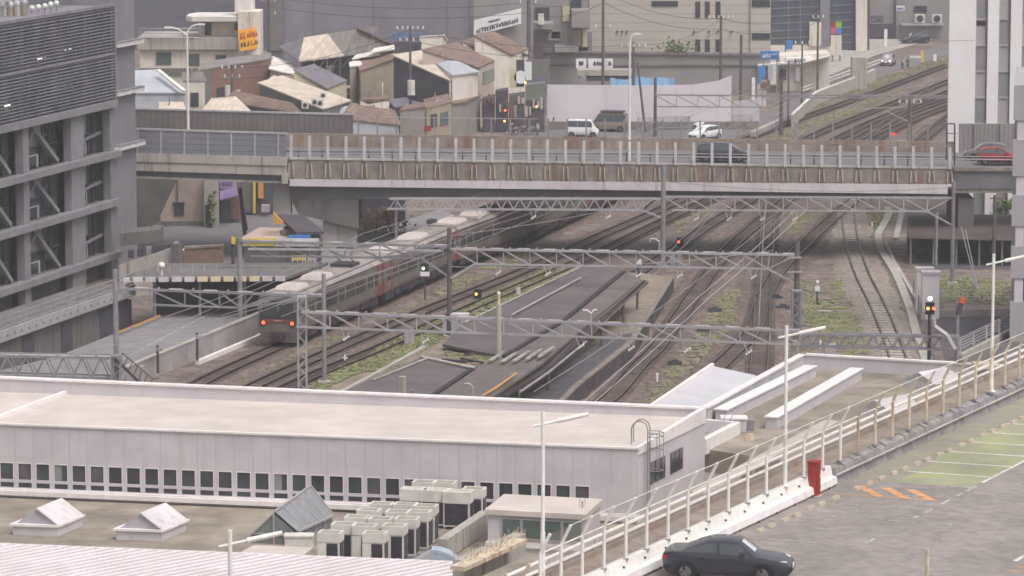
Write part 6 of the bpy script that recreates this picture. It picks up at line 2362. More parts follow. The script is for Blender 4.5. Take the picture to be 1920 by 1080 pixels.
for bi, (u0, u1) in enumerate(bays):
 w = u1 - u0
 for li, (z0, z1) in enumerate(levels):
  mb = MB(Mg)
  mb.box(u0, u1, 1.1, 1.2, z0, z1)
  g_ = mb.build('glazing', 'glass_dark' if (bi + li) % 2 else 'dark_void', sb, world=1)
  mb = MB(Mg)
  mb.box(u0 + .05, lerp(u0, u1, .62), 1.0, 1.08, z0 + (z1 - z0) * .45, z1)
  mb.build('pale_panel', 'grey_facade', sb, world=1)
  mb = MB(Mg)
  for f_ in (.30, .62, .80):
   mb.box(lerp(u0, u1, f_) - .05, lerp(u0, u1, f_) + .05, .9, 1.15, z0, z1)
  mb.box(u0, u1, .9, 1.15, z0 + (z1 - z0) * .42, z0 + (z1 - z0) * .45)
  mb.build('mullion', 'steel_dark', sb, world=1)
  mb = MB(Mg)
  if bi < 2:
   mb.beam((lerp(u0, u1, .25), .6, z1 - .1), (lerp(u0, u1, .86), .6, z0 + .1), .34, .34)
   if bi == 1:
    mb.beam((lerp(u0, u1, .30), .6, z1 - .6), (lerp(u0, u1, .08), .6, z0 + (z1 - z0) * .4), .26, .26)
  else:
   mb.beam((u0 + .3, .6, z0 + 1.1), (u1 - .3, .6, z0 + 1.5), .2, .2)
  mb.build('brace', 'grey_steel_frame', sb, world=1)
  mb = MB(Mg)
  mb.box(lerp(u0, u1, .1), lerp(u0, u1, .45), .7, .76, z0 + .9, z0 + 1.0)
  mb.box(lerp(u0, u1, .1), lerp(u0, u1, .13), .7, .76, z0, z0 + .9)
  mb.box(lerp(u0, u1, .42), lerp(u0, u1, .45), .7, .76, z0, z0 + .9)
  mb.build('railing', 'steel_light', sb, world=1)
for u0, u1 in bays:
 mb = MB(Mg)
 mb.box(u0 + .4, u1 - .4, .8, .9, 0, 1.6)
 mb.build('ground_opening', 'dark_void', sb, world=1)
mb = MB(Mg)
z = 14.05
while z < 21.6:
 mb.hexa([(-26, -.42, z), (UE - .15, -.42, z), (UE - .15, -.26, z + .10), (-26, -.26, z + .10)], [(-26, -.42, z + .05), (UE - .15, -.42, z + .05), (UE - .15, -.26, z + .15), (-26, -.26, z + .15)])
 z += .25
mb.build('louvre_slats', 'louvre', sb, world=1)
mb = MB(Mg)
u = -24.0
while u < UE - .3:
 mb.box(u, u + .16, -.25, -.1, 14.0, 21.6)
 u += 1.55
mb.build('screen_posts', 'grey_steel_frame', sb, world=1)
mb = MB(Mg)
mb.box(-26, UE - .1, -.46, -.2, 13.95, 14.12)
mb.box(-26, UE - .1, -.46, -.2, 21.5, 21.75)
mb.box(UE - .2, UE - .05, -.46, -.2, 13.95, 21.75)
mb.box(-26, UE - .1, -.45, -.22, 17.7, 17.85)
mb.build('screen_frame', 'grey_steel_frame', sb, world=1)
mb = MB(Mg)
mb.box(-26, UE - .02, .9, 1.0, 14.0, 21.2)
mb.build('upper_wall', 'dark_void', sb, world=1)
for u0 in [-8, -5.5, -2.3, .6, 3.4, 6.5, 9.6, 13, 16.4, 19.2]:
 mb = MB(Mg)
 mb.box(u0, u0 + rnd.uniform(.25, .8), .8, .95, 14.3 + rnd.uniform(0, 2), 21.0)
 mb.build('pale_panel', 'steel_light' if rnd.random() < .4 else 'grey_facade', sb, world=1)
for u0, z0 in ((4.5, 18.4), (9.5, 18.2), (14.5, 18.6), (17.0, 18.9), (3.0, 15.2), (15.0, 15.6), (-1, 14.6)):
 mb = MB(Mg)
 for k in range(4):
  mb.box(u0 + k * .35, u0 + k * .35 + .2, .5, .7, z0, z0 + .1)
 mb.build('strip_light', 'white_lamp', sb, world=1)
for z in (10.0, 14.35, 18.2):
 mb = MB(Mg)
 mb.box(UE + .1, UL + .7, -.55, .0, z, z + .32)
 mb.mi = 1
 mb.box(UE + .1, UL + .72, -.58, .0, z + .32, z + .40)
 mb.box(UL, UL + .7, -.02, 3.0, z, z + .3)
 mb.build('ledge', ['grey_ledge', 'grey_facade'], sb, world=1)
for k, (px, py) in enumerate(((60, 15), (72, 13), (84, 11), (95, 8), (106, 6))):
 q = at(px, py, fA.y + 12 + k * .5)
 t = thing('roof_globe', 'white globe vent on the roof edge of the louvred station building', 'vent', (q.x, q.y, 21.5), group='white globes on the station roof')
 mb = MB()
 mb.tube((q.x, q.y, 21.5), (q.x, q.y, q.z), .06, 6)
 mb.build('stem', 'steel_grey', t, world=1)
 mb = MB()
 mb.ball(q, .21, 10, 8)
 mb.build('globe', 'insulator', t, world=1)
for k, (px, py) in enumerate(((8, 22), (20, 20), (33, 18), (45, 14))):
 q = at(px, py, fA.y + 10)
 mb = MB()
 mb.tube((q.x, q.y, 21.5), (q.x, q.y, q.z + .3), .28, 8)
 mb.mi = 1
 mb.ball((q.x, q.y, q.z + .4), .32, 8, 6)
 tag(mb.build('roof_vent', ['concrete_rust' if k % 2 else 'concrete', 'steel_light']), 'stubby capped vent pipe on the station roof left of the white globes', 'vent', 'capped vents on the station roof')
mb = MB(Mg)
mb.beam((4, 3, 22.6), (UE, 3, 22.9), .2, .2)
mb.beam((4, 5, 23.2), (UE, 5, 23.5), .3, .3)
mb.build('roof_pipes', 'steel_light', sb, world=1)
# ================================================================== STREET LEVEL LEFT OF THE TRACKS
wk_ = thing('walkway', 'elevated grey walkway with pipe railings running along the station building', 'walkway', P(100, 620, 0))
za = 3.0
e0, e1, e2 = P(-60, 650, za), P(0, 628, za), P(252, 541, za)
mb = MB()
back = Vector((-4.2, 1.2, 0))
mb.slab([e0, e2, e2 + back, e0 + back], .25)
mb.build('deck', 'concrete_dark', wk_, world=1)
mb = MB()
mb.beam(e0 - Vector((0, 0, .1)), e2 - Vector((0, 0, .1)), .2, .75)
mb.build('fascia', 'steel_light', wk_, world=1)
mb = MB()
n_ = 24
for k in range(n_):
 q = lerp(e0, e2, k / n_)
 mb.tube(q + Vector((.12, -.03, -.1)), q + Vector((.18, -.05, -.1)), .1, 6)
mb.build('bolt_caps', 'steel_grey', wk_, world=1)
for h in (.4, .75, 1.1):
 mb = MB()
 mb.tube(e0 + Vector((-.1, 0, h)), e2 + Vector((-.1, 0, h)), .045, 6)
 mb.build('rail', 'steel_grey', wk_, world=1)
for k in range(15):
 q = lerp(e0, e2, k / 14) + Vector((-.1, 0, 0))
 mb = MB()
 mb.tube(q, q + Vector((0, 0, 1.1)), .04, 6)
 mb.build('upright', 'steel_grey', wk_, world=1)
mb = MB()
b0, b1 = e0 + Vector((-.5, .15, 0)), e2 + Vector((-.5, .15, 0))
mb.beam(Vector((b0.x, b0.y, 1.2)), Vector((b1.x, b1.y, 1.2)), .3, 2.4)
mb.build('wall_below', 'concrete_dark', wk_, world=1)
for f_, w in ((.33, .9), (.56, .9), (.80, 1.1), (.93, 1.0)):
 q = lerp(b0, b1, f_)
 d = (b1 - b0).normalized()
 mb = MB()
 q2 = q + d * w * 2.2
 mb.beam(Vector((q.x + .1, q.y, 1.1)), Vector((q2.x + .1, q2.y, 1.1)), .2, 2.2)
 mb.build('doorway', 'dark_void', wk_, world=1)
zs_ = 1.0
mb = MB()
mb.prism([P(x, y, zs_) for x, y in [(-60, 760), (-40, 705), (110, 667), (300, 592), (460, 520), (620, 455), (830, 392), (850, 405), (668, 485), (482, 588), (264, 674), (216, 725), (120, 760)]], .1, zs_)
struct(mb.build('street', mat('street_grey', sr(140, 136, 138), sr(126, 123, 126), sc=.9, dirt=.14, dsc=.12).name))
rw = thing('retaining_wall', 'pale concrete retaining wall between the street ramp and the train track', 'wall', P(380, 650, 0))
pts = [(200, 704), (264, 676), (350, 642), (482, 588), (668, 484), (850, 404)]
mb = MB()
for a, b in zip(pts, pts[1:]):
 a, b = P(*a, 1.45), P(*b, 1.45)
 mb.beam(Vector((a.x, a.y, .7)), Vector((b.x, b.y, .7)), .28, 1.4)
mb.build('wall', mat('wall_pale', sr(176, 168, 166), sr(156, 150, 148), sc=.7, dirt=.18, dsc=.5, streak=sr(128, 120, 118), sw=.3).name, rw, world=1)
mb = MB()
for a, b in zip(pts, pts[1:]):
 a, b = P(*a, 1.45), P(*b, 1.45)
 mb.beam(a, b, .36, .1)
mb.build('cap', 'concrete', rw, world=1)
mb = MB()
for a, b in zip([(370, 680), (484, 632)], [(484, 632), (520, 612)]):
 mb.beam(P(*a, .15), P(*b, .15), .3, .3)
tag(mb.build('track_kerb', 'white_trim'), 'thin white kerb line between the retaining wall and the train', 'kerb')
mb = MB()
for a, b in (((215, 626), (300, 592)),):
 mb.beam(P(*a, 1.25), P(*b, 1.25), .1, .12)
tag(mb.build('orange_rail', 'orange_duct'), 'orange pipe rail along the foot of the dark walkway wall', 'rail')
mb = MB()
for a, b in zip([(290, 690), (380, 642), (470, 596)], [(380, 642), (470, 596), (560, 545)]):
 mb.beam(P(a[0] - 60, a[1] - 16, 1.02), P(b[0] - 60, b[1] - 16, 1.02), .08, .05)
struct(mb.build('road_marking', 'paint_worn'))
for px, rb, h, lab in ((296, 700, 1.9, 'slim grey post with a camera nearest the lower left stair'), (370, 676, 1.9, 'slim dark post on the retaining wall left of the train')):
 b = P(px, rb, .4)
 t = thing('wall_post', lab, 'post', b)
 mb = MB()
 mb.tube(b, b + Vector((0, 0, h)), .09, 8)
 mb.build('pole', 'steel_dark', t, world=1)
 mb = MB()
 mb.box(b.x - .05, b.x + .35, b.y - .15, b.y + .15, b.z + h - .4, b.z + h - .15)
 mb.build('camera', 'steel_light', t, world=1)
sc_ = thing('bus_canopy', 'flat grey street canopy with a row of pale fascia panels', 'canopy', P(380, 560, 0))
zc3 = 4.0
c0, c1 = P(222, 521, zc3), P(538, 519, zc3)
dep = Vector((2.6, 8.0, 0))
mb = MB()
mb.slab([c0, c1, c1 + dep, c0 + dep], .22)
mb.build('roof', 'concrete_dark', sc_, world=1)
npan = 13
for k in range(npan):
 a, b = lerp(c0, c1, (k + .1) / npan), lerp(c0, c1, (k + .88) / npan)
 mb = MB()
 mb.beam(a + Vector((0, -.08, -.12)), b + Vector((0, -.08, -.12)), .1, .36)
 mb.build('fascia_panel', 'fascia_white' if k < 6 or k > 10 else mat('fascia_cream', sr(232, 214, 182), sr(220, 202, 172), dirt=.06).name if 'fascia_cream' not in MT else 'fascia_cream', sc_, world=1)
for f_ in (.18, .45, .72, .95):
 q = lerp(c0, c1, f_) + Vector((.3, 1.0, 0))
 mb = MB()
 mb.tube((q.x, q.y, .9), (q.x, q.y, zc3 - .2), .12, 8)
 mb.build('post', 'steel_grey', sc_, world=1)
q0, q1 = c0 + dep * .75, c1 + dep * .6
mb = MB()
mb.beam(Vector((q0.x, q0.y, 2.2)), Vector((q1.x, q1.y, 2.2)), .2, 3.6)
mb.build('back_wall', 'dark_void', sc_, world=1)  # dark sheet painted for the shaded void below the canopy
for k in range(7):
 mb = MB()
 q = lerp(c0, c1, .08 + k * .07) + dep * .3
 mb.tube(q, q + Vector((0, 0, rnd.uniform(.3, .6))), .06, 6)
 mb.build('roof_vent', 'steel_light', sc_, world=1)
mb = MB()
q = P(303, 498, 5.0)
mb.ball(q, .26, 10, 8)
mb.tube(q, q - Vector((0, 0, .7)), .08, 6)
tag(mb.build('dome_camera', 'insulator'), 'white globe on the street canopy in front of the pale sloping wall', 'globe')
def panel(px0, px1, r0, r1, Y, th, m_, name, parent=None, r0b=None, r1b=None):
 """photo rect -> box th thick behind distance Y; r0b/r1b give other rows at px1"""
 a, b = at(px0, r1, Y), at(px1, r1 if r1b is None else r1b, Y)
 c, d = at(px1, r0 if r0b is None else r0b, Y), at(px0, r0, Y)
 t = Vector((0, th, 0))
 mb = MB()
 mb.hexa([a, b, b + t, a + t], [d, c, c + t, d + t])
 return mb.build(name, m_, parent, world=parent is not None)
def upright(px0, px1, r0, Y, th, m_, name, parent=None, zb=0.0, r0b=None):
 """as panel, but standing on the ground"""
 a, b = at(px0, r0, Y), at(px1, r0 if r0b is None else r0b, Y)
 mb = MB()
 mb.prism([(a.x, Y), (b.x, Y), (b.x, Y + th), (a.x, Y + th)], zb, [a.z, b.z, b.z, a.z])
 return mb.build(name, m_, parent, world=parent is not None)
o = upright(222, 342, 498, 292, .3, 'concrete', 'sloping_wall', r0b=458)
tag(o, 'pale grey sloping boundary wall between station building and brick wall', 'wall')
o = upright(322, 342, 458, 291.5, .4, 'concrete_dark', 'wall_end')
o['kind'] = 'thing'
tag(o, 'dark grey upright end panel of the sloping boundary wall', 'wall')
t = thing('brick_wall', 'low brown brick wall with pale coping left of the pale mast', 'wall', P(380, 500, 0))
upright(345, 418, 466, 296, .4, mat('brick_brown', sr(140, 116, 104), sr(122, 100, 92), sc=3, dirt=.18).name, 'brickwork', t, r0b=462)
panel(345, 418, 463, 467, 295.9, .6, 'concrete_brown', 'coping', t, r0b=459, r1b=463)
mb = MB()
mb.tube(P(343, 505, 1), at(343, 470, 295), .08, 8)
mb.ball(at(343, 469, 295), .12, 8, 6)
tag(mb.build('bollard_post', 'fascia_white'), 'white post at the corner of the brown brick wall', 'post')
o = panel(225, 300, 438, 462, 299, 3.0, 'concrete_dark', 'lean_to', None, r0b=430, r1b=452)
tag(o, 'low dark grey lean-to roof beside the station end wall', 'roof')
for k in range(6):
 px = 240 + k * 17
 o = panel(px, px + 9, 470 - k * 3, 484 - k * 3, 296.5, .9, ('steel_dark', 'dark_void', 'steel_grey')[k % 3], 'parked_bicycle_box')
 o.name = 'storage_crate'
 tag(o, 'dark crate in the row under the lean-to roof behind the sloping wall', 'crate', 'dark crates under the lean-to')
t = thing('corner_house', 'beige house with a small barred window seen under the bridge approach', 'house', at(350, 430, 336))
upright(300, 406, 330, 336, 9, mat('plaster_pink', sr(178, 160, 150), sr(164, 147, 139), sc=.7, dirt=.12, streak=sr(140, 122, 116), sw=.2).name, 'wall', t)
w_ = panel(326, 345, 381, 404, 335.9, .2, 'glass_dark', 'window', t)
panel(324, 347, 379, 381, 335.8, .3, 'pole_brown', 'sill', w_)
panel(331, 334, 338, 381, 335.85, .15, 'pole_brown', 'drain_pipe', t)
panel(298, 408, 415, 431, 335.8, .4, 'concrete_dark', 'plinth', t)
upright(382, 408, 332, 334.6, 1.2, 'concrete', 'side_bay', t)
panel(385, 397, 384, 424, 334.5, .15, 'glass_dark', 'door', t)
mb = MB()
for k in range(9):
 q = at(399 + rnd.uniform(-4, 4), 360 + k * 7, 334.2)
 mb.ball(q, rnd.uniform(.15, .3), 6, 4)
o = mb.build('potted_plants', 'grass_dark')
tag(o, 'strand of pale green climbing plants on the beige house corner', 'plant')
mb = MB()
a, b, c = at(255, 338, 331), at(334, 336, 331), at(290, 402, 331)
mb.prism([(a.x, 331), (b.x, 331), (b.x, 331.4), (a.x, 331.4)], 0, [a.z, b.z, b.z, a.z])
o = MB()
o.hexa([at(252, 440, 330), at(292, 420, 330), at(292, 420, 330) + Vector((0, 1, 0)), at(252, 440, 330) + Vector((0, 1, 0))],
  [at(252, 332, 330), at(334, 332, 330), at(334, 332, 330) + Vector((0, 1, 0)), at(252, 332, 330) + Vector((0, 1, 0))])
tag(o.build('wedge', 'concrete_dark'), 'dark slanted concrete abutment under the left bridge approach', 'wedge')  # solid dark wedge with a slanted right side
t = thing('purple_shop', 'small shop with purple awning and sign under the bridge approach', 'shop', at(430, 410, 338))
upright(408, 452, 330, 338, 6, 'concrete_dark', 'wall', t)
panel(412, 444, 336, 354, 337.8, .2, mat('lilac', sr(176, 160, 186), dirt=.1).name, 'sign', t)
panel(416, 436, 341, 346, 337.7, .1, 'sign_purple', 'lettering', t)
mb = MB()
a, b = at(412, 357, 337.6), at(444, 352, 337.6)
mb.slab([at(412, 374, 336.2), at(446, 366, 336.2), b, a], .12)
mb.build('awning', 'sign_purple', t, world=1)
panel(412, 430, 376, 412, 337.9, .1, 'glass_green', 'window', t)
panel(432, 448, 372, 412, 337.9, .1, 'cloth_brown', 'door', t)
t = thing('yellow_shop', 'shopfront with yellow and orange posts next to the purple shop', 'shop', at(490, 400, 342))
upright(458, 512, 330, 344, 5, 'dark_void', 'wall', t)
panel(474, 479, 338, 400, 343.5, .3, 'sign_yellow', 'yellow_post', t)
panel(484, 494, 342, 372, 343.6, .2, 'orange_duct', 'orange_panel', t)
panel(456, 473, 342, 398, 343.7, .2, 'concrete_dark', 'pillar', t)
panel(490, 505, 385, 398, 342.5, .8, 'steel_light', 'counter', t)
mb = MB()
mb.tube(at(450, 352, 318), at(459, 440, 318), .16, 8)
mb.tube(at(454, 390, 317.9), at(461, 432, 317.9), .19, 8)
tag(mb.build('utility_pole', 'pole_brown'), 'dark leaning utility pole in front of the purple shop', 'pole')
mb = MB()
mb.prism([P(x, y, 0) for x, y in [(225, 470), (300, 430), (520, 395), (640, 380), (700, 395), (600, 440), (520, 470), (420, 500), (300, 500)]], 0, .03)
struct(mb.build('street', 'road'))
t = thing('market_stall', 'low stall with a faded pink roof beside the pale mast', 'stall', at(500, 470, 292))
zt_ = 3.2
mb = MB()
mb.slab([P(452, 446, zt_), P(556, 446, zt_), P(552, 428, zt_), P(486, 426, zt_)], .2)
mb.build('roof', mat('pink_roof', sr(196, 172, 164), sr(180, 156, 150), sc=1, dirt=.14).name, t, world=1)
a, b = P(458, 445, zt_), P(552, 445, zt_)
mb = MB()
mb.box(a.x, b.x, a.y + .1, a.y + 2.5, 0, zt_ - .22)
mb.build('wall', 'concrete_dark', t, world=1)
mb = MB()
mb.box(P(500, 430, zt_).x, P(530, 430, zt_).x, a.y + 1.2, a.y + 2.2, zt_, zt_ + .3)
mb.build('tarp', 'cream_steel', t, world=1)
t = thing('lean_to_roof', 'dark sloping lean-to roof with an orange end against the bridge pier', 'roof', at(560, 440, 302))
mb = MB()
mb.slab([at(520, 402, 306), at(568, 402, 308), at(608, 434, 303), at(556, 436, 300)], .2)
mb.build('roof', 'steel_dark', t, world=1)
q = at(519, 410, 303)
mb = MB()
mb.prism([(q.x - .3, q.y), (q.x + .5, q.y), (q.x + .5, q.y + .5), (q.x - .3, q.y + .5)], at(519, 420, 303).z, [at(519, 403, 303).z + .2, at(519, 416, 303).z, at(519, 416, 303).z, at(519, 403, 303).z + .2])
mb.build('orange_end', 'orange_duct', t, world=1)
mb = MB()
a = at(530, 436, 303)
b = at(600, 436, 303)
mb.box(a.x, b.x, 303, 306, 0, at(560, 432, 303).z)
mb.build('wall', 'concrete_dark', t, world=1)
t = thing('height_bar', 'yellow and white height warning beam across the street behind the pale mast', 'barrier', at(520, 460, 280))
panel(455, 516, 447, 461, 280, .25, 'sign_yellow', 'yellow_part', t)
panel(516, 598, 448, 462, 280, .25, 'fascia_white', 'white_part', t)
panel(455, 598, 453, 454.5, 279.9, .1, 'steel_grey', 'joint', t, r0b=454, r1b=455.5)
mb = MB()
mb.tube(at(600, 456, 280.1), (at(600, 456, 280).x, 280.1, 1.0), .1, 8)
mb.build('support', 'steel_dark', t, world=1)
mb = MB()
mb.tube(at(437, 456, 280.1), (at(437, 456, 280).x, 280.1, 1.0), .14, 8)
mb.build('support', 'steel_dark', t, world=1)
panel(434, 441, 445, 458, 279.8, .3, 'sign_yellow', 'yellow_cap', t)
o = panel(541, 582, 441, 450, 281, .2, 'sign_blue', 'blue_board')
tag(o, 'blue board behind the yellow and white height beam', 'sign')
for px0, px1, m_, lab in ((547, 574, 'sign_yellow', 'yellow topped barricade frame by the street edge'), (577, 592, 'steel_light', 'narrow pale barricade frame right of the yellow one')):
 t = thing('barricade', lab, 'barricade', P(560, 500, 1.0))
 Yq = P(560, 503, 1.0).y
 panel(px0, px1, 479, 488, Yq, .1, m_, 'board', t)
 for f_ in (.06, .4, .75, .94):
  px = lerp(px0, px1, f_)
  panel(px - .8, px + .8, 479, 504, Yq - .05, .08, 'fascia_white', 'leg', t)
 panel(px0, px1, 501, 504, Yq - .1, .15, 'red_paint', 'foot_rail', t)
def shrub(px, rb, rt, w, m_, lab, cat='shrub', n=240):
 b = P(px, rb, 0) if rb else None
 h = zat(b, rt)
 t = thing('shrub', lab, cat, b)
 mb = MB()
 for k in range(7):
  a_ = rnd.uniform(0, 6.28)
  mb.tube(b + Vector((rnd.uniform(-w, w) * .2, rnd.uniform(-w, w) * .2, 0)), b + Vector((rnd.uniform(-w, w) * .7, rnd.uniform(-w, w) * .7, h * rnd.uniform(.5, .95))), .03, 4)
 mb.build('stems', 'pole_brown', t, world=1)
 mb = MB()
 for _ in range(n):
  u = rnd.random() ** .7
  c = b + Vector((rnd.gauss(0, w * .45), rnd.gauss(0, w * .45), h * (.12 + .88 * u)))
  s_ = rnd.uniform(.1, .26)
  d1 = Vector((rnd.uniform(-1, 1), rnd.uniform(-1, 1), rnd.uniform(-.6, 1))).normalized() * s_
  d2 = Vector((rnd.uniform(-1, 1), rnd.uniform(-1, 1), rnd.uniform(-.6, .6))).normalized() * s_ * .7
  mb.mi = 0 if rnd.random() < .6 else 1
  mb.face(c - d1, c + d2, c + d1, c - d2)
 mb.build('foliage', m_, t, world=1, fix=False)
 return t
mat('reed', sr(206, 172, 138), sr(180, 148, 120), sc=2, dirt=.2)
mat('reed_pale', sr(220, 196, 160), sr(196, 170, 140), sc=2, dirt=.2)
mat('leaf', sr(112, 132, 88), sr(88, 108, 72), sc=2, dirt=.3, dsc=1.0)
mat('leaf_light', sr(120, 134, 88), sr(98, 114, 74), sc=2, dirt=.25, dsc=1.0)
shrub(692, 460, 402, 1.2, ['reed', 'reed_pale'], 'dry brown reed clump under the bridge, left of the other dry clump', n=260)
shrub(716, 458, 392, 1.1, ['reed', 'reed_pale'], 'taller dry brown reed clump under the bridge beside the green bush', n=260)
shrub(742, 462, 398, 1.2, ['leaf', 'leaf_light'], 'green bush under the bridge beside the dry reed clumps', n=240)
o = upright(664, 760, 372, 330, .4, 'dark_void', 'back_wall')
tag(o, 'dark wall under the bridge behind the dry reeds', 'wall')
t = thing('trackside_hut', 'small grey hut roof behind the coupled train carriages', 'hut', at(810, 430, 318))
upright(803, 816, 420, 318, 1.4, 'steel_grey', 'wall', t)
panel(800, 818, 415, 420, 317.9, 1.8, 'fascia_white', 'roof', t)
# ================================================================== RIGHT EDGE: TOWERS, SHELTER, SUNKEN ROAD
Yt = 330.0
wt = thing('white_tower', 'tall white tower with two narrow columns of grey windows at the right', 'tower', at(1850, 400, Yt))
zt0 = 34.0
a, b = at(1776, 300, Yt), at(2080, 300, Yt)
zb_ = at(1776, 232, Yt).z
mb = MB()
mb.prism([(a.x, Yt + .35), (b.x, Yt + .35), (b.x, Yt + 14), (at(1777, 300, Yt + 14).x, Yt + 14)], 0, zt0)
mb.build('core', 'glass_grey', wt, world=1)
mat('tower_glass', sr(176, 172, 172), sr(162, 159, 160), sc=.5, rough=.3, dirt=.1)
mat('tower_white', sr(242, 236, 236), sr(234, 227, 227), sc=.4, rough=.6, dirt=.05)
prev = None
for px0, px1 in ((1776, 1826), (1848, 1869), (1891, 1912), (1934, 1955), (1977, 2080)):
 mb = MB()
 mb.box(at(px0, 300, Yt).x, at(px1, 300, Yt).x, Yt, Yt + .5, 0 if px0 in (1776,) else 0, zt0)
 mb.build('fin', 'tower_white', wt, world=1)
for px0, px1 in ((1826, 1848), (1869, 1891), (1912, 1934), (1955, 1977)):
 r = -60
 k = 0
 while r < 240:
  mb = MB()
  q0, q1 = at(px0, r + 46, Yt), at(px1, r, Yt)
  mb.box(q0.x, q1.x, Yt + .25, Yt + .38, q0.z, q1.z)
  mb.build('window', 'tower_glass' if (k + (px0 // 40)) % 2 else 'glass_grey', wt, world=1)
  mb = MB()
  q0, q1 = at(px0, r + 49, Yt), at(px1, r + 46, Yt)
  mb.box(q0.x, q1.x, Yt + .15, Yt + .4, q0.z, q1.z)
  mb.build('sill', 'steel_light', wt, world=1)
  r += 49
  k += 1
q0, q1 = at(1826, 48, Yt), at(1848, 40, Yt)
mb = MB()
mb.box(q0.x, q1.x, Yt + .2, Yt + .3, q0.z, q1.z)
mb.build('vent', 'black_trim', wt, world=1)
mb = MB()
for r in (76, 250):
 q = at(1776, r, Yt)
 mb.box(q.x - .005, at(1826, r, Yt).x, Yt - .012, Yt + .02, q.z - .02, q.z + .02)
mb.build('joint', 'panel_seam', wt, world=1)
Yg = 268.0
gt = thing('grey_tower', 'grey banded building at the right edge with dark window strips', 'building', at(1910, 640, Yg))
xg = at(1897, 400, Yg).x
mb = MB()
mb.prism([(xg + .35, Yg + .3), (xg + 14, Yg + .3), (xg + 14, Yg + 16), (xg + 2.5, Yg + 16)], 0, at(1910, 168, Yg).z)
mb.build('core', 'glass_dark', gt, world=1)
for r0, r1 in ((160, 226), (262, 330), (366, 424), (462, 522), (566, 650)):
 mb = MB()
 q0, q1 = at(1897, r0, Yg), at(1897, r1, Yg)
 mb.prism([(xg, Yg), (xg + 14, Yg), (xg + 14, Yg + 16), (xg + 2.2, Yg + 16)], q1.z, q0.z)
 mb.build('floor_band', mat('band_grey', sr(172, 168, 170), sr(162, 158, 161), sc=.5, dirt=.07).name if 'band_grey' not in MT else 'band_grey', gt, world=1)
mb = MB()
mb.box(xg + .3, xg + .9, Yg + .1, Yg + .6, 0, at(1897, 165, Yg).z)
mb.box(xg + 2.2, xg + 2.7, Yg + .1, Yg + .6, 0, at(1897, 165, Yg).z)
mb.build('pilaster', 'panel_wall', gt, world=1)
bs = thing('bicycle_shelter', 'dark curved roofed bicycle shelter under the right end of the bridge', 'shelter', P(1780, 500, 0))
mat('shelter_roof', sr(98, 86, 84), sr(84, 75, 76), sc=.8, dirt=.2, rough=.6)
mb = MB()
a0, a1 = P(1700, 402, 2.6), P(1960, 402, 2.6)
b0, b1 = P(1702, 446, 2.2), P(1960, 452, 2.2)
n = 6
for k in range(n):
 f0, f1 = k / n, (k + 1) / n
 h0, h1 = .5 * math.sin(math.pi * f0), .5 * math.sin(math.pi * f1)
 q = [lerp(b0, a0, f0) + Vector((0, 0, h0)), lerp(b1, a1, f0) + Vector((0, 0, h0)), lerp(b1, a1, f1) + Vector((0, 0, h1)), lerp(b0, a0, f1) + Vector((0, 0, h1))]
 mb.slab(q, .08)
mb.build('roof', 'shelter_roof', bs, world=1)
for k in range(6):
 q = lerp(b0, b1, k / 6) + Vector((.3, .4, 0))
 mb = MB()
 mb.tube((q.x, q.y, 0), (q.x, q.y, 2.2), .08, 8)
 mb.build('post', 'steel_grey', bs, world=1)
mb = MB()
q0, q1 = lerp(b0, a0, .5), lerp(b1, a1, .5)
mb.beam(Vector((q0.x, q0.y, 1.1)), Vector((q1.x, q1.y, 1.1)), .2, 2.2)
mb.build('back_wall', 'dark_void', bs, world=1)
mb = MB()
mb.prism([P(x, y, 0) for x, y in [(1700, 448), (1960, 452), (1960, 505), (1730, 505)]], 0, .02)
struct(mb.build('pavement', 'asphalt_dark'))
def bicycle(p, rz, m_, lab):
 t = thing('bicycle', lab, 'bicycle', p, rz, 'bicycles parked at the shelter')
 for x in (-.5, .5):
  mb = MB()
  k = 14
  for i in range(k):
   a, b = 2 * math.pi * i / k, 2 * math.pi * (i + 1) / k
   mb.tube((x + .31 * math.cos(a), 0, .33 + .31 * math.sin(a)), (x + .31 * math.cos(b), 0, .33 + .31 * math.sin(b)), .025, 5, caps=False)
  mb.build('wheel', 'tyre', t)
 mb = MB()
 for a, b in (((-.5, .33), (-.05, .3)), ((-.5, .33), (-.18, .85)), ((-.05, .3), (-.18, .85)), ((-.05, .3), (.38, .85)), ((-.18, .8), (.36, .85)), ((.5, .33), (.36, .95))):
  mb.tube((a[0], 0, a[1]), (b[0], 0, b[1]), .025, 5)
 mb.build('frame', m_, t)
 mb = MB()
 mb.tube((.36, -.25, 1.0), (.36, .25, 1.0), .02, 5)
 mb.build('handlebar', 'steel_light', t)
 mb = MB()
 mb.box(-.3, -.06, -.07, .07, .86, .92)
 mb.build('saddle', 'black_trim', t)
 mb = MB()
 mb.box(.42, .7, -.16, .16, .72, .95)
 mb.build('basket', 'steel_grey', t)
 return t
bp = None
for k in range(10):
 px = 1722 + k * 17
 p = P(px, 470 + (k % 3) * 6, .02)
 if k == 0:
  bp = bicycle(p, 1.3, 'steel_light', 'bicycle parked in the row under the dark shelter roof')
 else:
  dup(bp, p, 1.3 + rnd.uniform(-.2, .2))
for k, (px, rb) in enumerate(((1705, 440), (1714, 446), (1722, 452), (1730, 458))):
 b = P(px, rb, 0)
 mb = MB()
 mb.tube(b, b + Vector((0, 0, 1.0)), .05, 6)
 mb.tube(b + Vector((0, 0, 1.0)), b + Vector((.35, -.6, 1.0)), .05, 6)
 mb.tube(b + Vector((.35, -.6, 1.0)), b + Vector((.35, -.6, 0)), .05, 6)
 tag(mb.build('hoop_rail', 'steel_light'), 'pale hoop rail in the slanting row left of the bicycle shelter', 'rail', 'hoop rails by the shelter')
t = thing('right_house', 'pale wall of a low house seen below the right end of the bridge', 'house', at(1860, 380, 352))
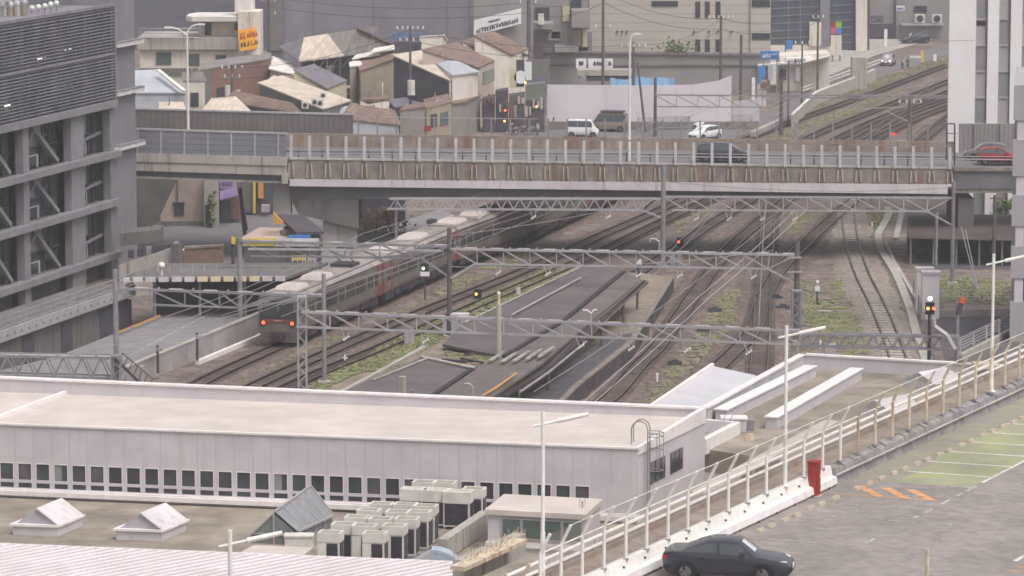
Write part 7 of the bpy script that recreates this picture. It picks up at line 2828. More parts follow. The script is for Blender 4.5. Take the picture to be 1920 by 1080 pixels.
upright(1826, 1990, 356, 352, 6, 'panel_wall', 'wall', t)
panel(1843, 1861, 370, 397, 351.8, .2, 'fascia_white', 'shutter', t)
panel(1886, 1896, 372, 384, 351.8, .2, 'fascia_white', 'window', t)
shrub(1888, 440, 372, 1.3, ['leaf', 'leaf_light'], 'green bush in front of the grey building at the right edge', n=260)
b = P(1863, 500, 0)
mb = MB()
mb.tube(b, (b.x, b.y, zat(b, 366)), .17, 8, .13)
mb.beam((b.x - .4, b.y, zat(b, 372)), (b.x + .4, b.y, zat(b, 372)), .1, .1)
tag(mb.build('utility_pole', 'pole_brown'), 'brown utility pole before the green bush at the right edge', 'pole')
b = P(1755, 500, 0)
mb = MB()
mb.tube(b, (b.x, b.y, zat(b, 398)), .12, 8)
tag(mb.build('utility_pole', 'steel_grey'), 'slim grey pole left of the right bridge pier', 'pole')
mb = MB()
mb.tube(at(1802, 425, 300), P(1832, 545, 0), .05, 5)
mb.tube(at(1810, 430, 299), P(1835, 548, 0), .04, 5)
tag(mb.build('stay_wire', 'steel_grey'), 'slanting stay wire from the right bridge pier to the grass', 'wire')
t = thing('wire_fence', 'low grey wire fence around the tall pale cabinets', 'fence', P(1760, 590, 0))
fp = [(1712, 560), (1738, 640), (1752, 690)]
for (x0_, y0_), (x1_, y1_) in zip(fp, fp[1:]):
 for k in range(5):
  q = lerp(P(x0_, y0_), P(x1_, y1_), k / 5)
  mb = MB()
  mb.tube(q, q + Vector((0, 0, 1.5)), .04, 6)
  mb.build('post', 'steel_grey', t, world=1)
mb = MB()
fpts = [P(x, y) for x, y in fp]
for a, b in zip(fpts, fpts[1:]):
 for h in (.3, .7, 1.1, 1.45):
  mb.tube(a + Vector((0, 0, h)), b + Vector((0, 0, h)), .018, 4)
 mb.face(a + Vector((0, 0, .1)), b + Vector((0, 0, .1)), b + Vector((0, 0, 1.45)), a + Vector((0, 0, 1.45)))
mb.build('netting', mat('net', sr(150, 156, 158), alpha=.28, dirt=0).name, t, world=1, fix=False)
t = thing('wire_fence', 'long thin wire fence on the grass behind the sunken road', 'fence', P(1830, 560, 0))
for k in range(8):
 q = lerp(P(1762, 566), P(1900, 566), k / 7)
 mb = MB()
 mb.tube(q, q + Vector((0, 0, .9)), .03, 5)
 mb.build('post', 'steel_grey', t, world=1)
mb = MB()
for h in (.4, .85):
 mb.tube(P(1762, 566) + Vector((0, 0, h)), P(1900, 566) + Vector((0, 0, h)), .02, 4)
mb.build('rails', 'steel_light', t, world=1)
mb = MB()
mb.prism([P(x, y, 0) for x, y in [(1748, 588), (1985, 588), (1985, 735), (1790, 735)]], 0, .05)
struct(mb.build('road', 'asphalt_dark'))
mb = MB()
mb.beam(P(1752, 588, .3), P(1985, 585, .3), .25, .6)
tag(mb.build('road_kerb', 'concrete'), 'pale low wall along the top of the sunken road', 'wall')
t = thing('road_railing', 'pale grey barred railing climbing along the sunken road', 'railing', P(1850, 640, 0))
ra, rb_ = P(1800, 668, .3), P(1985, 575, .3)
mb = MB()
mb.beam(Vector((ra.x, ra.y, .2)), Vector((rb_.x, rb_.y, .2)), .35, .5)
mb.build('kerb_wall', 'concrete', t, world=1)
for k in range(9):
 q = lerp(ra, rb_, k / 8)
 mb = MB()
 mb.beam(q, q + Vector((0, 0, 1.25)), .14, .14)
 mb.build('post', 'steel_light', t, world=1)
for h in (.5, .7, .9, 1.1, 1.25):
 mb = MB()
 mb.tube(ra + Vector((0, 0, h)), rb_ + Vector((0, 0, h)), .03, 5)
 mb.build('bar', 'steel_light', t, world=1)
# ---- things lying on the annex roof behind the fence
t = thing('annex_skylight', 'faceted white skylight on the annex roof nearer the camera', 'skylight', P(1640, 790, Z2))
def gablet(root, px, py, w, d, h, rz):
 c = P(px, py, Z2)
 M = Matrix.Translation((c.x, c.y, Z2)) @ Matrix.Rotation(rz, 4, 'Z')
 mb = MB(M)
 mb.box(-w / 2, w / 2, 0, d, 0, .35)
 mb.build('curb', 'panel_wall', root, world=1)
 mb = MB(M)
 mb.face((-w / 2, 0, .35), (w / 2, 0, .35), (0, 0, h))
 mb.face((-w / 2, d, .35), (w / 2, d, .35), (0, d, h))
 mb.face((-w / 2, 0, .35), (-w / 2, d, .35), (0, d, h), (0, 0, h))
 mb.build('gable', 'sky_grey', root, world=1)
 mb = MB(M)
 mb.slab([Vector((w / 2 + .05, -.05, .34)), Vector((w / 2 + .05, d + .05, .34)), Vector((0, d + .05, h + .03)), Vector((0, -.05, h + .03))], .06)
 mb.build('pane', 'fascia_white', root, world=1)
gablet(t, 1640, 780, 2.2, 2.4, .8, -.75)
t = thing('annex_skylight', 'faceted white skylight on the annex roof behind the first one', 'skylight', P(1720, 735, Z2))
gablet(t, 1722, 728, 2.2, 2.4, .85, -.75)
mb = MB()
mb.beam(P(1310, 925, Z2 + .06), P(1560, 790, Z2 + .06), .8, .1)
tag(mb.build('roof_walkway', 'roof_white'), 'long white roof walkway strip slanting behind the mesh fence', 'walkway')
o = MB()
q = P(1843, 720, Z2)
o.box(q.x - .5, q.x + .6, q.y, q.y + 1, Z2, Z2 + 1.1)
o.mi = 1
o.box(q.x - .4, q.x + .5, q.y - .02, q.y, Z2 + .1, Z2 + .8)
tag(o.build('plant_box', ['cream_steel', 'ac_grille']), 'cream plant box with dark grille behind the farthest T lamp post', 'box')
# ================================================================== THE TOWN BEHIND THE BRIDGE
mat('far_grey', sr(136, 134, 142), sr(124, 122, 131), sc=.35, rough=.7, dirt=.08)
mat('far_grey_warm', sr(150, 147, 146), sr(140, 137, 137), sc=.35, rough=.7, dirt=.08)
mat('far_dark', sr(108, 106, 116), sr(98, 97, 108), sc=.35, rough=.7, dirt=.08)
mat('beige_tile', sr(196, 188, 178), sr(184, 177, 168), sc=.5, rough=.6, dirt=.06, wave=((0, 0, 1), 1.1, .12))
mat('cream_wall', sr(228, 218, 206), sr(214, 205, 194), sc=.6, dirt=.1, streak=sr(168, 158, 148), sw=.2)
mat('tan_wall', sr(172, 160, 142), sr(158, 147, 131), sc=.6, dirt=.12, wave=((1, .2, 0), .42, .18))
mat('pink_wall', sr(194, 178, 166), sr(180, 164, 153), sc=.6, dirt=.1)
mat('dark_wall', sr(88, 86, 94), sr(76, 75, 84), sc=.7, dirt=.12)
mat('green_grey_wall', sr(124, 126, 120), sr(112, 114, 110), sc=.7, dirt=.12)
mat('rust_brick', sr(146, 112, 100), sr(130, 98, 89), sc=1.5, dirt=.16)
mat('cream_yellow', sr(214, 204, 174), sr(200, 190, 162), sc=.7, dirt=.12, wave=((0, 0, 1), .5, .1))
mat('roof_rust', sr(150, 126, 114), sr(120, 102, 95), sc=.9, dirt=.25, dsc=.5, wave=((1, -.4, 0), .5, .18))
mat('roof_tan', sr(214, 200, 186), sr(194, 180, 167), sc=.9, dirt=.18, dsc=.5, wave=((1, -.4, 0), .5, .12))
mat('roof_grey', sr(150, 144, 140), sr(130, 126, 124), sc=.9, dirt=.2, dsc=.5, wave=((1, -.4, 0), .5, .15))
mat('roof_slate', sr(132, 128, 134), sr(116, 113, 120), sc=.9, dirt=.15, dsc=.5)
mat('roof_blue', sr(182, 184, 192), sr(168, 171, 180), sc=.9, dirt=.12, dsc=.5)
mat('roof_pale', sr(232, 226, 220), sr(212, 204, 198), sc=.9, dirt=.14, dsc=.5)
mat('tarp_blue', sr(112, 150, 186), sr(98, 136, 172), sc=1, rough=.5, dirt=.1)
def block(name, lab, cat, roof, wall_m, roof_m, zb=0.0, over=.18, group=None, th=.14):
 """a building from its roof outline seen in the photo: corners (column, row, height); walls drop to zb"""
 pts = [P(*q) for q in roof]
 c = sum(pts, Vector()) / len(pts)
 t = thing(name, lab, cat, (c.x, c.y, zb), group=group)
 mb = MB()
 mb.prism([(p.x, p.y) for p in pts], zb, [p.z - th for p in pts])
 mb.build('wall', wall_m, t, world=1)
 mb = MB()
 mb.slab([p + (p - c).normalized() * over * 1.4 - Vector((0, 0, (p - c).normalized().z * over * 0)) for p in pts], th)
 mb.build('roof', roof_m, t, world=1)
 t_pts[t.name] = pts
 return t
t_pts = {}
def onwall(t, i, u0, u1, z0, z1, m_, name='window', out=.06, th=.1):
 """panel on the wall under roof edge i..i+1; z measured from the ground"""
 pts = t_pts[t.name]
 a, b = pts[i], pts[(i + 1) % len(pts)]
 a, b = Vector((a.x, a.y, 0)), Vector((b.x, b.y, 0))
 d = b - a
 n = Vector((d.y, -d.x, 0)).normalized()
 if n.y > 0:
  n = -n
 p, q = a + d * u0, a + d * u1
 mb = MB()
 mb.hexa([p + n * (out - th), q + n * (out - th), q + n * out, p + n * out] if False else
   [p + n * out + Vector((0, 0, z0)), q + n * out + Vector((0, 0, z0)), q - n * (th - out) + Vector((0, 0, z0)), p - n * (th - out) + Vector((0, 0, z0))],
   [p + n * out + Vector((0, 0, z1)), q + n * out + Vector((0, 0, z1)), q - n * (th - out) + Vector((0, 0, z1)), p - n * (th - out) + Vector((0, 0, z1))])
 return mb.build(name, m_, t, world=1)
t = thing('office_block', 'very wide dark grey windowless building wall behind the houses', 'building', at(700, 100, 520))
panel(232, 548, -60, 130, 540, 8, 'far_dark', 'dark_wing', t)
upright(505, 888, -60, 505, 12, 'far_grey', 'wall', t)
for px in (529, 587, 700, 838, 880):
 panel(px, px + 1.2, -60, 110, 504.95, .1, 'far_dark', 'panel_joint', t)
panel(530, 533, -60, 110, 504.9, .2, 'green_grey_wall', 'down_pipe', t)
panel(500, 530, -60, 95, 504.6, .3, 'green_grey_wall', 'stair_tower', t)
a, b = at(886, 100, 505), at(992, 80, 516)
mb = MB()
mb.prism([(a.x, a.y), (b.x, b.y), (b.x, b.y + 12), (a.x, a.y + 12)], 0, at(900, -60, 505).z)
mb.build('side_wall', 'far_grey_warm', t, world=1)
bn = thing('wall_banner', 'long white banner with two lines of dark lettering on the grey wall', 'banner', at(932, 45, 504))
B = [at(888, 68, 503.8), at(977, 44, 512.5), at(977, 15, 512.5), at(889, 38, 503.8)]
mb = MB()
tt = Vector((.02, .12, 0))
mb.hexa([B[0], B[1], B[1] + tt, B[0] + tt], [B[3], B[2], B[2] + tt, B[3] + tt])
mb.build('sheet', 'sign_white', bn, world=1)
def scribble(root, q, n, v0, v1, u0, u1, m_, seed, name='lettering', off=(0, -.06, 0)):
 """a row of n small glyph-like strokes on quad q (bl, br, tr, tl)"""
 r = random.Random(seed)
 X = lambda u, v: lerp(lerp(q[0], q[1], u), lerp(q[3], q[2], u), v) + Vector(off)
 mb = MB()
 for k in range(n):
  a, b = lerp(u0, u1, k / n), lerp(u0, u1, (k + .78) / n)
  for _ in range(3):
   vv = r.uniform(v0, v1)
   mb.beam(X(a, vv), X(b, vv), .03, (X(0, v1) - X(0, v0)).length * .14)
  for _ in range(2):
   uu = r.uniform(a, b)
   mb.beam(X(uu, v0), X(uu, v1), .03, .03)
   mb.beam(X(uu, v0), X(uu, lerp(v0, v1, .6)), .12, .04)
 return mb.build(name, m_, root, world=1)
scribble(bn, B, 17, .14, .40, .06, .94, 'ink', 3)
scribble(bn, B, 6, .60, .72, .30, .56, 'steel_dark', 5)
o = panel(735, 800, 62, 92, 500, .3, mat('net_blue', sr(112, 130, 164), sr(100, 118, 150), dirt=.15).name, 'scaffold_net')
tag(o, 'faded blue netting at the foot of the grey wall behind the houses', 'netting')
t = thing('apartment_house', 'cream apartment house with a rounded railed terrace and a flat canopy roof', 'building', P(380, 205, 0))
Ya = 450.0
upright(262, 452, 92, Ya, 10, 'cream_wall', 'wall', t)
panel(258, 448, 70, 93, Ya - .6, 10, 'concrete', 'terrace_slab', t)
panel(372, 450, 35, 80, Ya + 1.5, 6, 'cream_wall', 'upper_storey', t)
mb = MB()
q0, q1 = at(348, 31, Ya - .5), at(462, 33, Ya - .5)
zc4 = q0.z
mb.slab([Vector((q0.x, Ya + .2, zc4)), Vector((q0.x + .8, Ya - .8, zc4)), Vector((q1.x, Ya - .8, zc4)), Vector((q1.x, Ya + 7, zc4)), Vector((q0.x + 1, Ya + 7, zc4)), Vector((q0.x, Ya + 5, zc4))], .55)
mb.build('canopy_roof', 'roof_pale', t, world=1)
upright(446, 488, 22, Ya - 1.2, 5, 'cream_wall', 'stair_tower', t)
panel(440, 475, -20, 24, Ya + 1, 3, 'roof_pale', 'roof_tank_house', t)
for px0, px1, r0, r1 in ((292, 321, 98, 122), (352, 374, 101, 124), (404, 424, 103, 124)):
 w_ = panel(px0, px1, r0, r1, Ya - .08, .15, 'glass_green', 'window', t)
 panel(px0 - 1, px0 + .6, r0 - 1, r1 + 1, Ya - .12, .1, 'steel_light', 'frame', w_)
panel(440, 455, 43, 57, Ya + 1.4, .2, 'glass_dark', 'window', t)
panel(384, 396, 43, 66, Ya + 1.4, .2, 'glass_dark', 'window', t)
mb = MB()
zt1 = at(300, 70, Ya).z
pts = [at(260, 70, Ya - .3), at(285, 70, Ya - .9), at(330, 70, Ya - .9), at(372, 70, Ya - .6)]
for h in (.0, .55, 1.1):
 for a, b in zip(pts, pts[1:]):
  mb.tube(Vector((a.x, a.y, zt1 + h)), Vector((b.x, b.y, zt1 + h)), .04, 5)
for a, b in zip(pts, pts[1:]):
 for k in range(9):
  q = lerp(a, b, k / 9)
  mb.tube((q.x, q.y, zt1), (q.x, q.y, zt1 + 1.1), .025, 4)
mb.build('terrace_railing', 'steel_light', t, world=1)
panel(262, 470, 128, 140, Ya - .3, .4, 'concrete_dark', 'string_course', t)
sg = thing('orange_sign', 'orange shop sign with dark lettering on the stair tower of the apartment house', 'sign', at(468, 75, Ya - 1.5))
SQ = [at(450, 96, Ya - 2.6), at(487, 90, Ya - 1.0), at(484, 51, Ya - 1.0), at(446, 57, Ya - 2.6)]
tt = Vector((.05, .4, 0))
mb = MB()
mb.hexa([SQ[0], SQ[1], SQ[1] + tt, SQ[0] + tt], [SQ[3], SQ[2], SQ[2] + tt, SQ[3] + tt])
mb.build('board', 'orange_sign', sg, world=1)
scribble(sg, SQ, 2, .55, .84, .08, .36, 'ink_red', 8)
scribble(sg, SQ, 4, .60, .86, .44, .95, 'ink_red', 9)
fc = bpy.data.curves.new('lettering', 'FONT')
fc.body = 'よしみ'
fc.size = 1.0
fc.extrude = .02
fc.align_x = 'CENTER'
fc.align_y = 'CENTER'
fc.materials.append(MT['ink'])
fo = bpy.data.objects.new('lettering_curve', fc)
COL.objects.link(fo)
bpy.context.view_layer.update()
_me = bpy.data.meshes.new_from_object(fo.evaluated_get(bpy.context.evaluated_depsgraph_get()))
bpy.data.objects.remove(fo)
fo = bpy.data.objects.new('lettering', _me)
COL.objects.link(fo)
fo.parent = sg
cc = lerp(lerp(SQ[0], SQ[1], .66), lerp(SQ[3], SQ[2], .66), .30)
xd = (SQ[1] - SQ[0]).normalized()
zd = (SQ[3] - SQ[0]).normalized()
yd = xd.cross(zd).normalized()
wd = (SQ[1] - SQ[0]).length * .62 / 3.1
_loc = Vector((cc.x, cc.y, cc.z)) - yd * 0 - Vector((0, .12, 0)) - sg.location
fo.matrix_basis = Matrix.Translation(_loc) @ Matrix(((xd.x, zd.x, yd.x * -1, 0), (xd.y, zd.y, yd.y * -1, 0), (xd.z, zd.z, yd.z * -1, 0), (0, 0, 0, 1))) @ Matrix.Diagonal((wd, wd * 1.25, 1, 1))
scribble(sg, SQ, 2, .16, .42, .1, .34, 'ink', 12)
t = block('brick_house', 'flat rust brown brick house below the orange sign', 'house', [(372, 131, 6.4), (508, 109, 6.4), (506, 98, 6.4), (380, 116, 6.4)], 'rust_brick', 'roof_grey')
onwall(t, 0, .0, .16, 0, 6.2, 'green_grey_wall', 'pipe_bay')
onwall(t, 0, .24, .34, 2.2, 4.0, 'glass_dark')
onwall(t, 0, .5, .56, 2.0, 3.4, 'fascia_white', 'meter_box')
t = block('blue_shed', 'pale blue grey gabled shed at the foot of the station end wall', 'shed', [(250, 172, 4.6), (347, 172, 4.4), (298, 131, 6.4), (250, 134, 6.4)], 'roof_blue', 'roof_blue')
mb = MB()
mb.beam(P(296, 131, 6.6), P(346, 171, 4.6), .5, .18)
mb.build('white_verge', 'roof_pale', t, world=1)
t = block('low_house', 'low brown house with a pinkish roof in front of the blue grey shed', 'house', [(262, 180, 3.8), (345, 172, 3.8), (330, 164, 4.4), (278, 166, 4.4)], mat('brown_wall', sr(160, 138, 112), sr(146, 126, 104), dirt=.12).name, 'roof_rust')
onwall(t, 0, .15, .4, .6, 2.6, 'brown_wall', 'shutter')
t = block('grey_house', 'dark sided house with pale patched roof behind the ribbed noise wall', 'house', [(375, 214, 3.6), (470, 210, 3.6), (440, 182, 5.0), (400, 186, 5.0)], 'dark_wall', 'roof_tan')
t = block('long_house', 'long low house with a brownish roof and dark front below the tan roof', 'house', [(420, 190, 4.2), (566, 212, 4.0), (545, 192, 4.8), (440, 170, 5.0)], 'dark_wall', 'roof_rust')
for k in range(3):
 onwall(t, 0, .42 + k * .1, .5 + k * .1, 2.2, 3.2, 'glass_grey')
t = block('tan_house', 'house with a long pale tan roof and green grey gable wall', 'house', [(486, 155, 6.2), (604, 203, 4.6), (655, 187, 4.8), (530, 142, 6.6)], 'green_grey_wall', 'roof_tan')
for k, (px, py) in enumerate(((606, 178), (590, 190), (600, 192), (572, 196))):
 q = P(px, py, 5.4)
 mb = MB()
 mb.box(q.x - .35, q.x + .35, q.y - .2, q.y + .2, 5.0, 5.75)
 mb.mi = 1
 mb.tube((q.x, q.y - .25, 5.35), (q.x, q.y - .2, 5.35), .22, 10)
 tag(mb.build('air_conditioner', ['ac_cream', 'ac_grille']), 'cream air conditioner box standing on the long tan roof', 'air conditioner', 'air conditioners on the tan roof')
t = block('yellow_house', 'house with a pale yellow ribbed side wall between tan roof and big shed', 'house', [(552, 130, 7.4), (613, 164, 5.4), (650, 150, 5.4), (590, 122, 7.4)], 'cream_yellow', 'roof_slate')
t = block('white_roof_house', 'small house with a white roof beside the rust brown brick house', 'house', [(506, 128, 5.4), (556, 140, 4.8), (560, 122, 5.4), (512, 106, 6.2)], 'pink_wall', 'roof_pale')
t = block('pink_hut', 'small pinkish hut in front of the yellow ribbed wall', 'hut', [(528, 148, 4.6), (556, 146, 4.6), (556, 136, 4.8), (530, 138, 4.8)], 'pink_wall', 'roof_rust')
bs_ = thing('big_shed', 'big open shed under a wide brown and grey patched roof', 'shed', P(640, 160, 0))
R0, R1, R2, R3 = P(522, 87, 7.4), P(560, 114, 6.2), P(745, 90, 6.6), P(668, 55, 9.2)
R4 = P(570, 70, 8.6)
mb = MB()
mb.slab([R1, lerp(R1, R2, .45), lerp(R4, R3, .45), R4], .18)
mb.build('roof_left', 'roof_tan', bs_, world=1)
mb = MB()
mb.slab([lerp(R1, R2, .45), R2, R3, lerp(R4, R3, .45)], .18)
mb.build('roof_right', 'roof_grey', bs_, world=1)
mb = MB()
mb.slab([lerp(lerp(R4, R3, .5), R1, .0) + Vector((0, 0, .06)), lerp(lerp(R4, R3, .5), lerp(R1, R2, .62), .92) + Vector((0, 0, .06)), lerp(R3, R2, .85) + Vector((-.3, 0, .06)), R3 + Vector((0, 0, .06))], .08)
mb.build('roof_patch', 'roof_rust', bs_, world=1)
mb = MB()
mb.slab([R0, R1, R4, lerp(R0, R4, .8)], .15)
mb.build('roof_side', 'roof_slate', bs_, world=1)
mb = MB()
mb.beam(R3 + Vector((0, 0, .1)), R2 + Vector((0, 0, .1)), .8, .2)
mb.build('ridge_cap', 'roof_rust', bs_, world=1)
for k in range(5):
 q = lerp(R1, R2, .02 + k * .13)
 mb = MB()
 mb.beam((q.x, q.y + .3, 0), (q.x, q.y + .3, q.z - .15), .22, .22)
 if k:
  mb.beam((q.x, q.y + .3, q.z - 1.6), (q.x + 1.2, q.y + .3, q.z - .3), .14, .14)
 mb.build('post', 'pole_brown', bs_, world=1)
q0, q1 = lerp(R1, R2, .0), lerp(R1, R2, .55)
mb = MB()
mb.prism([(q0.x, q0.y + 3), (q1.x, q1.y + 3), (q1.x, q1.y + 3.4), (q0.x, q0.y + 3.4)], 0, 6.0)
mb.build('back_wall', 'dark_wall', bs_, world=1)
t = block('tan_house', 'tan ribbed house with a white lean-to roof and wide door under the big shed roof', 'house', [(676, 132, 5.6), (739, 108, 6.6), (738, 92, 6.9), (668, 112, 6.2)], 'tan_wall', 'roof_rust')
onwall(t, 0, .02, .30, .2, 3.2, 'far_grey_warm', 'shutter')
onwall(t, 0, .33, .62, .2, 3.6, 'tan_wall', 'door')
onwall(t, 0, .62, .66, .2, 3.9, 'roof_pale', 'door_frame')
mb = MB()
mb.slab([P(660, 110, 6.5), P(712, 102, 6.7), P(706, 95, 6.9), P(668, 102, 6.7)], .12)
mb.slab([P(694, 98, 7.2), P(744, 91, 7.2), P(738, 84, 7.4), P(702, 90, 7.4)], .12)
mb.build('white_sheets', 'roof_pale', t, world=1)
t = block('pink_pillar_house', 'narrow pale pink house front beside the tan ribbed house', 'house', [(656, 124, 6.0), (676, 120, 6.0), (674, 112, 6.2), (658, 116, 6.2)], 'pink_wall', 'roof_pale')
t = block('white_base_wall', 'low white wall with a dark opening under the big shed', 'wall', [(628, 170, 3.0), (657, 164, 3.0), (656, 160, 3.0), (630, 166, 3.0)], 'cream_wall', 'roof_pale')
onwall(t, 0, .5, .9, .6, 2.2, 'dark_wall', 'opening')
t = block('dark_house', 'house with a big dark slate side wall and pale tan roof', 'house', [(738, 103, 8.2), (841, 149, 6.2), (896, 137, 6.2), (792, 95, 8.4)], 'dark_wall', 'roof_tan')
onwall(t, 1, .02, .34, .4, 6.0, 'cream_wall', 'corner_bay')
onwall(t, 1, .08, .28, 3.0, 5.4, 'glass_green')
onwall(t, 1, .40, .62, 2.4, 5.2, 'glass_green')
onwall(t, 1, .66, .98, 2.0, 5.6, 'glass_dark')
onwall(t, 1, .38, 1.0, 5.4, 6.1, 'pink_wall', 'signboard')
onwall(t, 1, .4, 1.0, 1.4, 1.9, 'roof_grey', 'eave')
t = block('brown_roof_house', 'beige fronted house under a broad rust brown roof', 'house', [(897, 124, 6.8), (932, 109, 7.0), (862, 78, 9.0), (792, 93, 9.0)], 'pink_wall', 'roof_rust')
onwall(t, 0, .0, 1.0, 0, 6.6, 'pink_wall', 'front')
onwall(t, 0, .2, .8, 4.6, 6.0, 'glass_green', out=.12)
onwall(t, 0, .15, .5, .9, 2.6, 'glass_dark', out=.12)
onwall(t, 0, .0, 1.0, 3.0, 3.15, 'steel_grey', 'ledge', out=.2)
t = block('pale_roof_strip', 'blue white lean-to roof between the tan and rust brown roofs', 'roof', [(848, 140, 6.7), (896, 133, 6.7), (840, 106, 7.9), (800, 104, 7.9)], 'cream_wall', 'roof_blue')
t = block('market_house', 'house with a brown tiled roof and dark blue edge behind the row of shop signs', 'house', [(935, 114, 6.6), (985, 106, 6.6), (905, 68, 9.2), (868, 76, 9.2)], 'cream_wall', 'roof_rust')
onwall(t, 0, .02, .3, 3.0, 5.6, 'glass_green')
onwall(t, 0, .35, .8, 3.2, 5.8, 'cream_yellow', 'sign')
onwall(t, 0, .1, .9, .3, 2.4, 'glass_dark', 'shop_front')
mb = MB()
mb.beam(P(905, 74, 9.0), P(985, 104, 6.9), 1.6, .2)
mb.build('dark_hip', 'dark_wall', t, world=1)
t = block('market_house', 'second market house with lighter rust roof under the white banner', 'house', [(960, 100, 7.6), (990, 90, 7.6), (925, 60, 9.8), (890, 66, 9.8)], 'cream_wall', 'roof_rust')
t = block('grey_hut', 'low dark grey hut with a grey roof in front of the dark slate wall', 'hut', [(742, 200, 3.2), (832, 193, 3.2), (796, 177, 3.6), (730, 187, 3.8)], 'dark_wall', 'roof_slate')
onwall(t, 0, .1, .6, .3, 2.2, 'tan_wall', 'door')
t = block('white_shed', 'little white sided shed left of the low dark grey hut', 'shed', [(690, 200, 3.2), (740, 216, 2.6), (732, 190, 3.2), (700, 190, 3.4)], 'cream_wall', 'roof_pale')
t = block('rust_roof_house', 'low house with rust brown roof and pale blue gable before the noise wall', 'house', [(640, 222, 3.2), (748, 232, 2.4), (738, 206, 3.4), (660, 196, 4.4)], 'roof_blue', 'roof_rust')
t = block('blue_gable_shed', 'pale blue gabled shed just above the ribbed noise wall', 'shed', [(598, 216, 3.6), (660, 222, 3.0), (655, 200, 4.2), (618, 200, 4.2)], 'roof_blue', 'roof_blue')
t = block('plain_wall', 'plain grey brown street wall with fence posts behind the bridge', 'wall', [(750, 206, 3.6), (868, 190, 3.8), (900, 178, 4.0), (896, 174, 4.0), (760, 198, 3.8)], mat('plain_wall_m', sr(150, 144, 138), sr(138, 132, 127), sc=.7, dirt=.12).name, 'roof_rust')
for nm, lab, cat, roof, wm, rm, wins in (
  ('lean_to', 'pale tin lean-to between the rust brown brick house and the tan roof', 'lean-to', [(505, 150, 4.6), (540, 160, 4.2), (548, 150, 4.6), (515, 142, 5.0)], 'cream_wall', 'roof_pale', ()),
  ('lean_to', 'grey tin lean-to at the right end of the long brownish low house', 'lean-to', [(575, 214, 3.2), (626, 212, 3.2), (618, 200, 3.8), (575, 202, 3.8)], 'green_grey_wall', 'roof_grey', ((0, .3, .6, 1.2, 2.6, 'glass_dark'),)),
  ('lean_to', 'dark grey tin roof below the white shed and beside the rust roofed house', 'lean-to', [(655, 208, 3.2), (706, 212, 3.0), (700, 196, 3.6), (660, 194, 3.8)], 'pink_wall', 'roof_slate', ()),
  ('tin_house', 'narrow tin roofed house in front of the tan ribbed house', 'house', [(672, 196, 3.8), (728, 186, 4.0), (722, 178, 4.4), (676, 186, 4.4)], 'cream_wall', 'roof_rust', ((0, .2, .45, 1.6, 3.0, 'glass_green'), (0, .6, .9, 1.6, 3.0, 'glass_green'))),
  ('tin_house', 'small house with rusty roof left of the narrow shop wall, above the red notice', 'house', [(800, 202, 4.6), (846, 190, 4.8), (838, 176, 5.4), (796, 186, 5.4)], 'tan_wall', 'roof_rust', ((0, .15, .4, 2.4, 3.8, 'glass_dark'), (0, .55, .85, 2.4, 3.8, 'glass_green'))),
  ('tin_house', 'grey roofed house squeezed behind the pale blue grey shed', 'house', [(345, 150, 5.4), (384, 150, 5.4), (376, 136, 6.2), (345, 136, 6.2)], 'cream_wall', 'roof_grey', ((0, .3, .7, 2.4, 4.0, 'glass_dark'),)),
  ('tin_house', 'low tan roofed house right behind the ribbed noise wall, left of the lamp', 'house', [(300, 205, 3.4), (345, 204, 3.4), (340, 192, 4.0), (302, 192, 4.0)], 'brown_wall', 'roof_tan', ()),
  ('tin_house', 'brown roofed house between the big shed and the white banner', 'house', [(745, 92, 8.4), (792, 84, 8.6), (782, 70, 9.6), (740, 78, 9.4)], 'dark_wall', 'roof_rust', ()),
  ('tin_house', 'pale grey roofed house behind the rust brown roof, under the blue netting', 'house', [(790, 80, 9.0), (838, 76, 9.0), (830, 66, 9.8), (790, 68, 9.8)], 'cream_wall', 'roof_pale', ())):
 t = block(nm, lab, cat, roof, wm, rm)
 for w in wins:
  onwall(t, *w)
 q = t_pts[t.name]
 c = lerp(lerp(q[0], q[1], .4), lerp(q[3], q[2], .4), .5)
 mb = MB()
 mb.tube(c - Vector((0, 0, .2)), c + Vector((0, 0, .9)), .09, 6)
 mb.build('flue', 'steel_grey', t, world=1)
for i_, (px, py, z) in enumerate(((560, 118, 7.4), (700, 76, 9.0), (830, 96, 8.8), (905, 84, 9.2), (640, 192, 4.8), (620, 150, 6.0))):
 q = P(px, py, z)
 mb = MB()
 mb.tube(q - Vector((0, 0, .8)), q + Vector((0, 0, 1.6)), .035, 5)
 for k in range(4):
  mb.tube(q + Vector((-.5 + k * .06, 0, 1.5 - k * .16)), q + Vector((.5 - k * .06, 0, 1.5 - k * .16)), .02, 4)
 tag(mb.build('roof_aerial', 'steel_light'), 'thin television aerial standing on one of the market house roofs', 'aerial', 'aerials on the house roofs')
o = panel(795, 808, 236, 246, 400, .15, 'red_paint', 'red_notice')
tag(o, 'small red notice on the fence in front of the plain street wall', 'notice')
for k, (px0, px1, r0, r1, Y, m_, lab) in enumerate((
  (984, 997, 116, 150, 424, 'sign_white', 'tall white blank shop sign on the market corner'),
  (1008, 1022, 146, 172, 424, 'sign_purple', 'small blue purple banner on the market corner'),
  (955, 968, 128, 165, 423, 'cream_yellow', 'cream coloured hanging shop sign on the market corner'),
  (986, 1030, 112, 158, 427, 'green_grey_wall', 'plain green grey shop wall at the market corner'))):
 o = panel(px0, px1, r0, r1, Y, .25, m_, 'shop_sign')
 tag(o, lab, 'sign')
t = thing('round_sign', 'round white sign hanging on a dark board at the market corner', 'sign', at(976, 145, 423))
panel(968, 983, 112, 163, 423.3, .2, 'dark_wall', 'board', t)
mb = MB()
q = at(976, 145, 423)
mb.tube(q, q + Vector((0, .25, 0)), .72, 16)
mb.build('disc', 'sign_white', t, world=1)
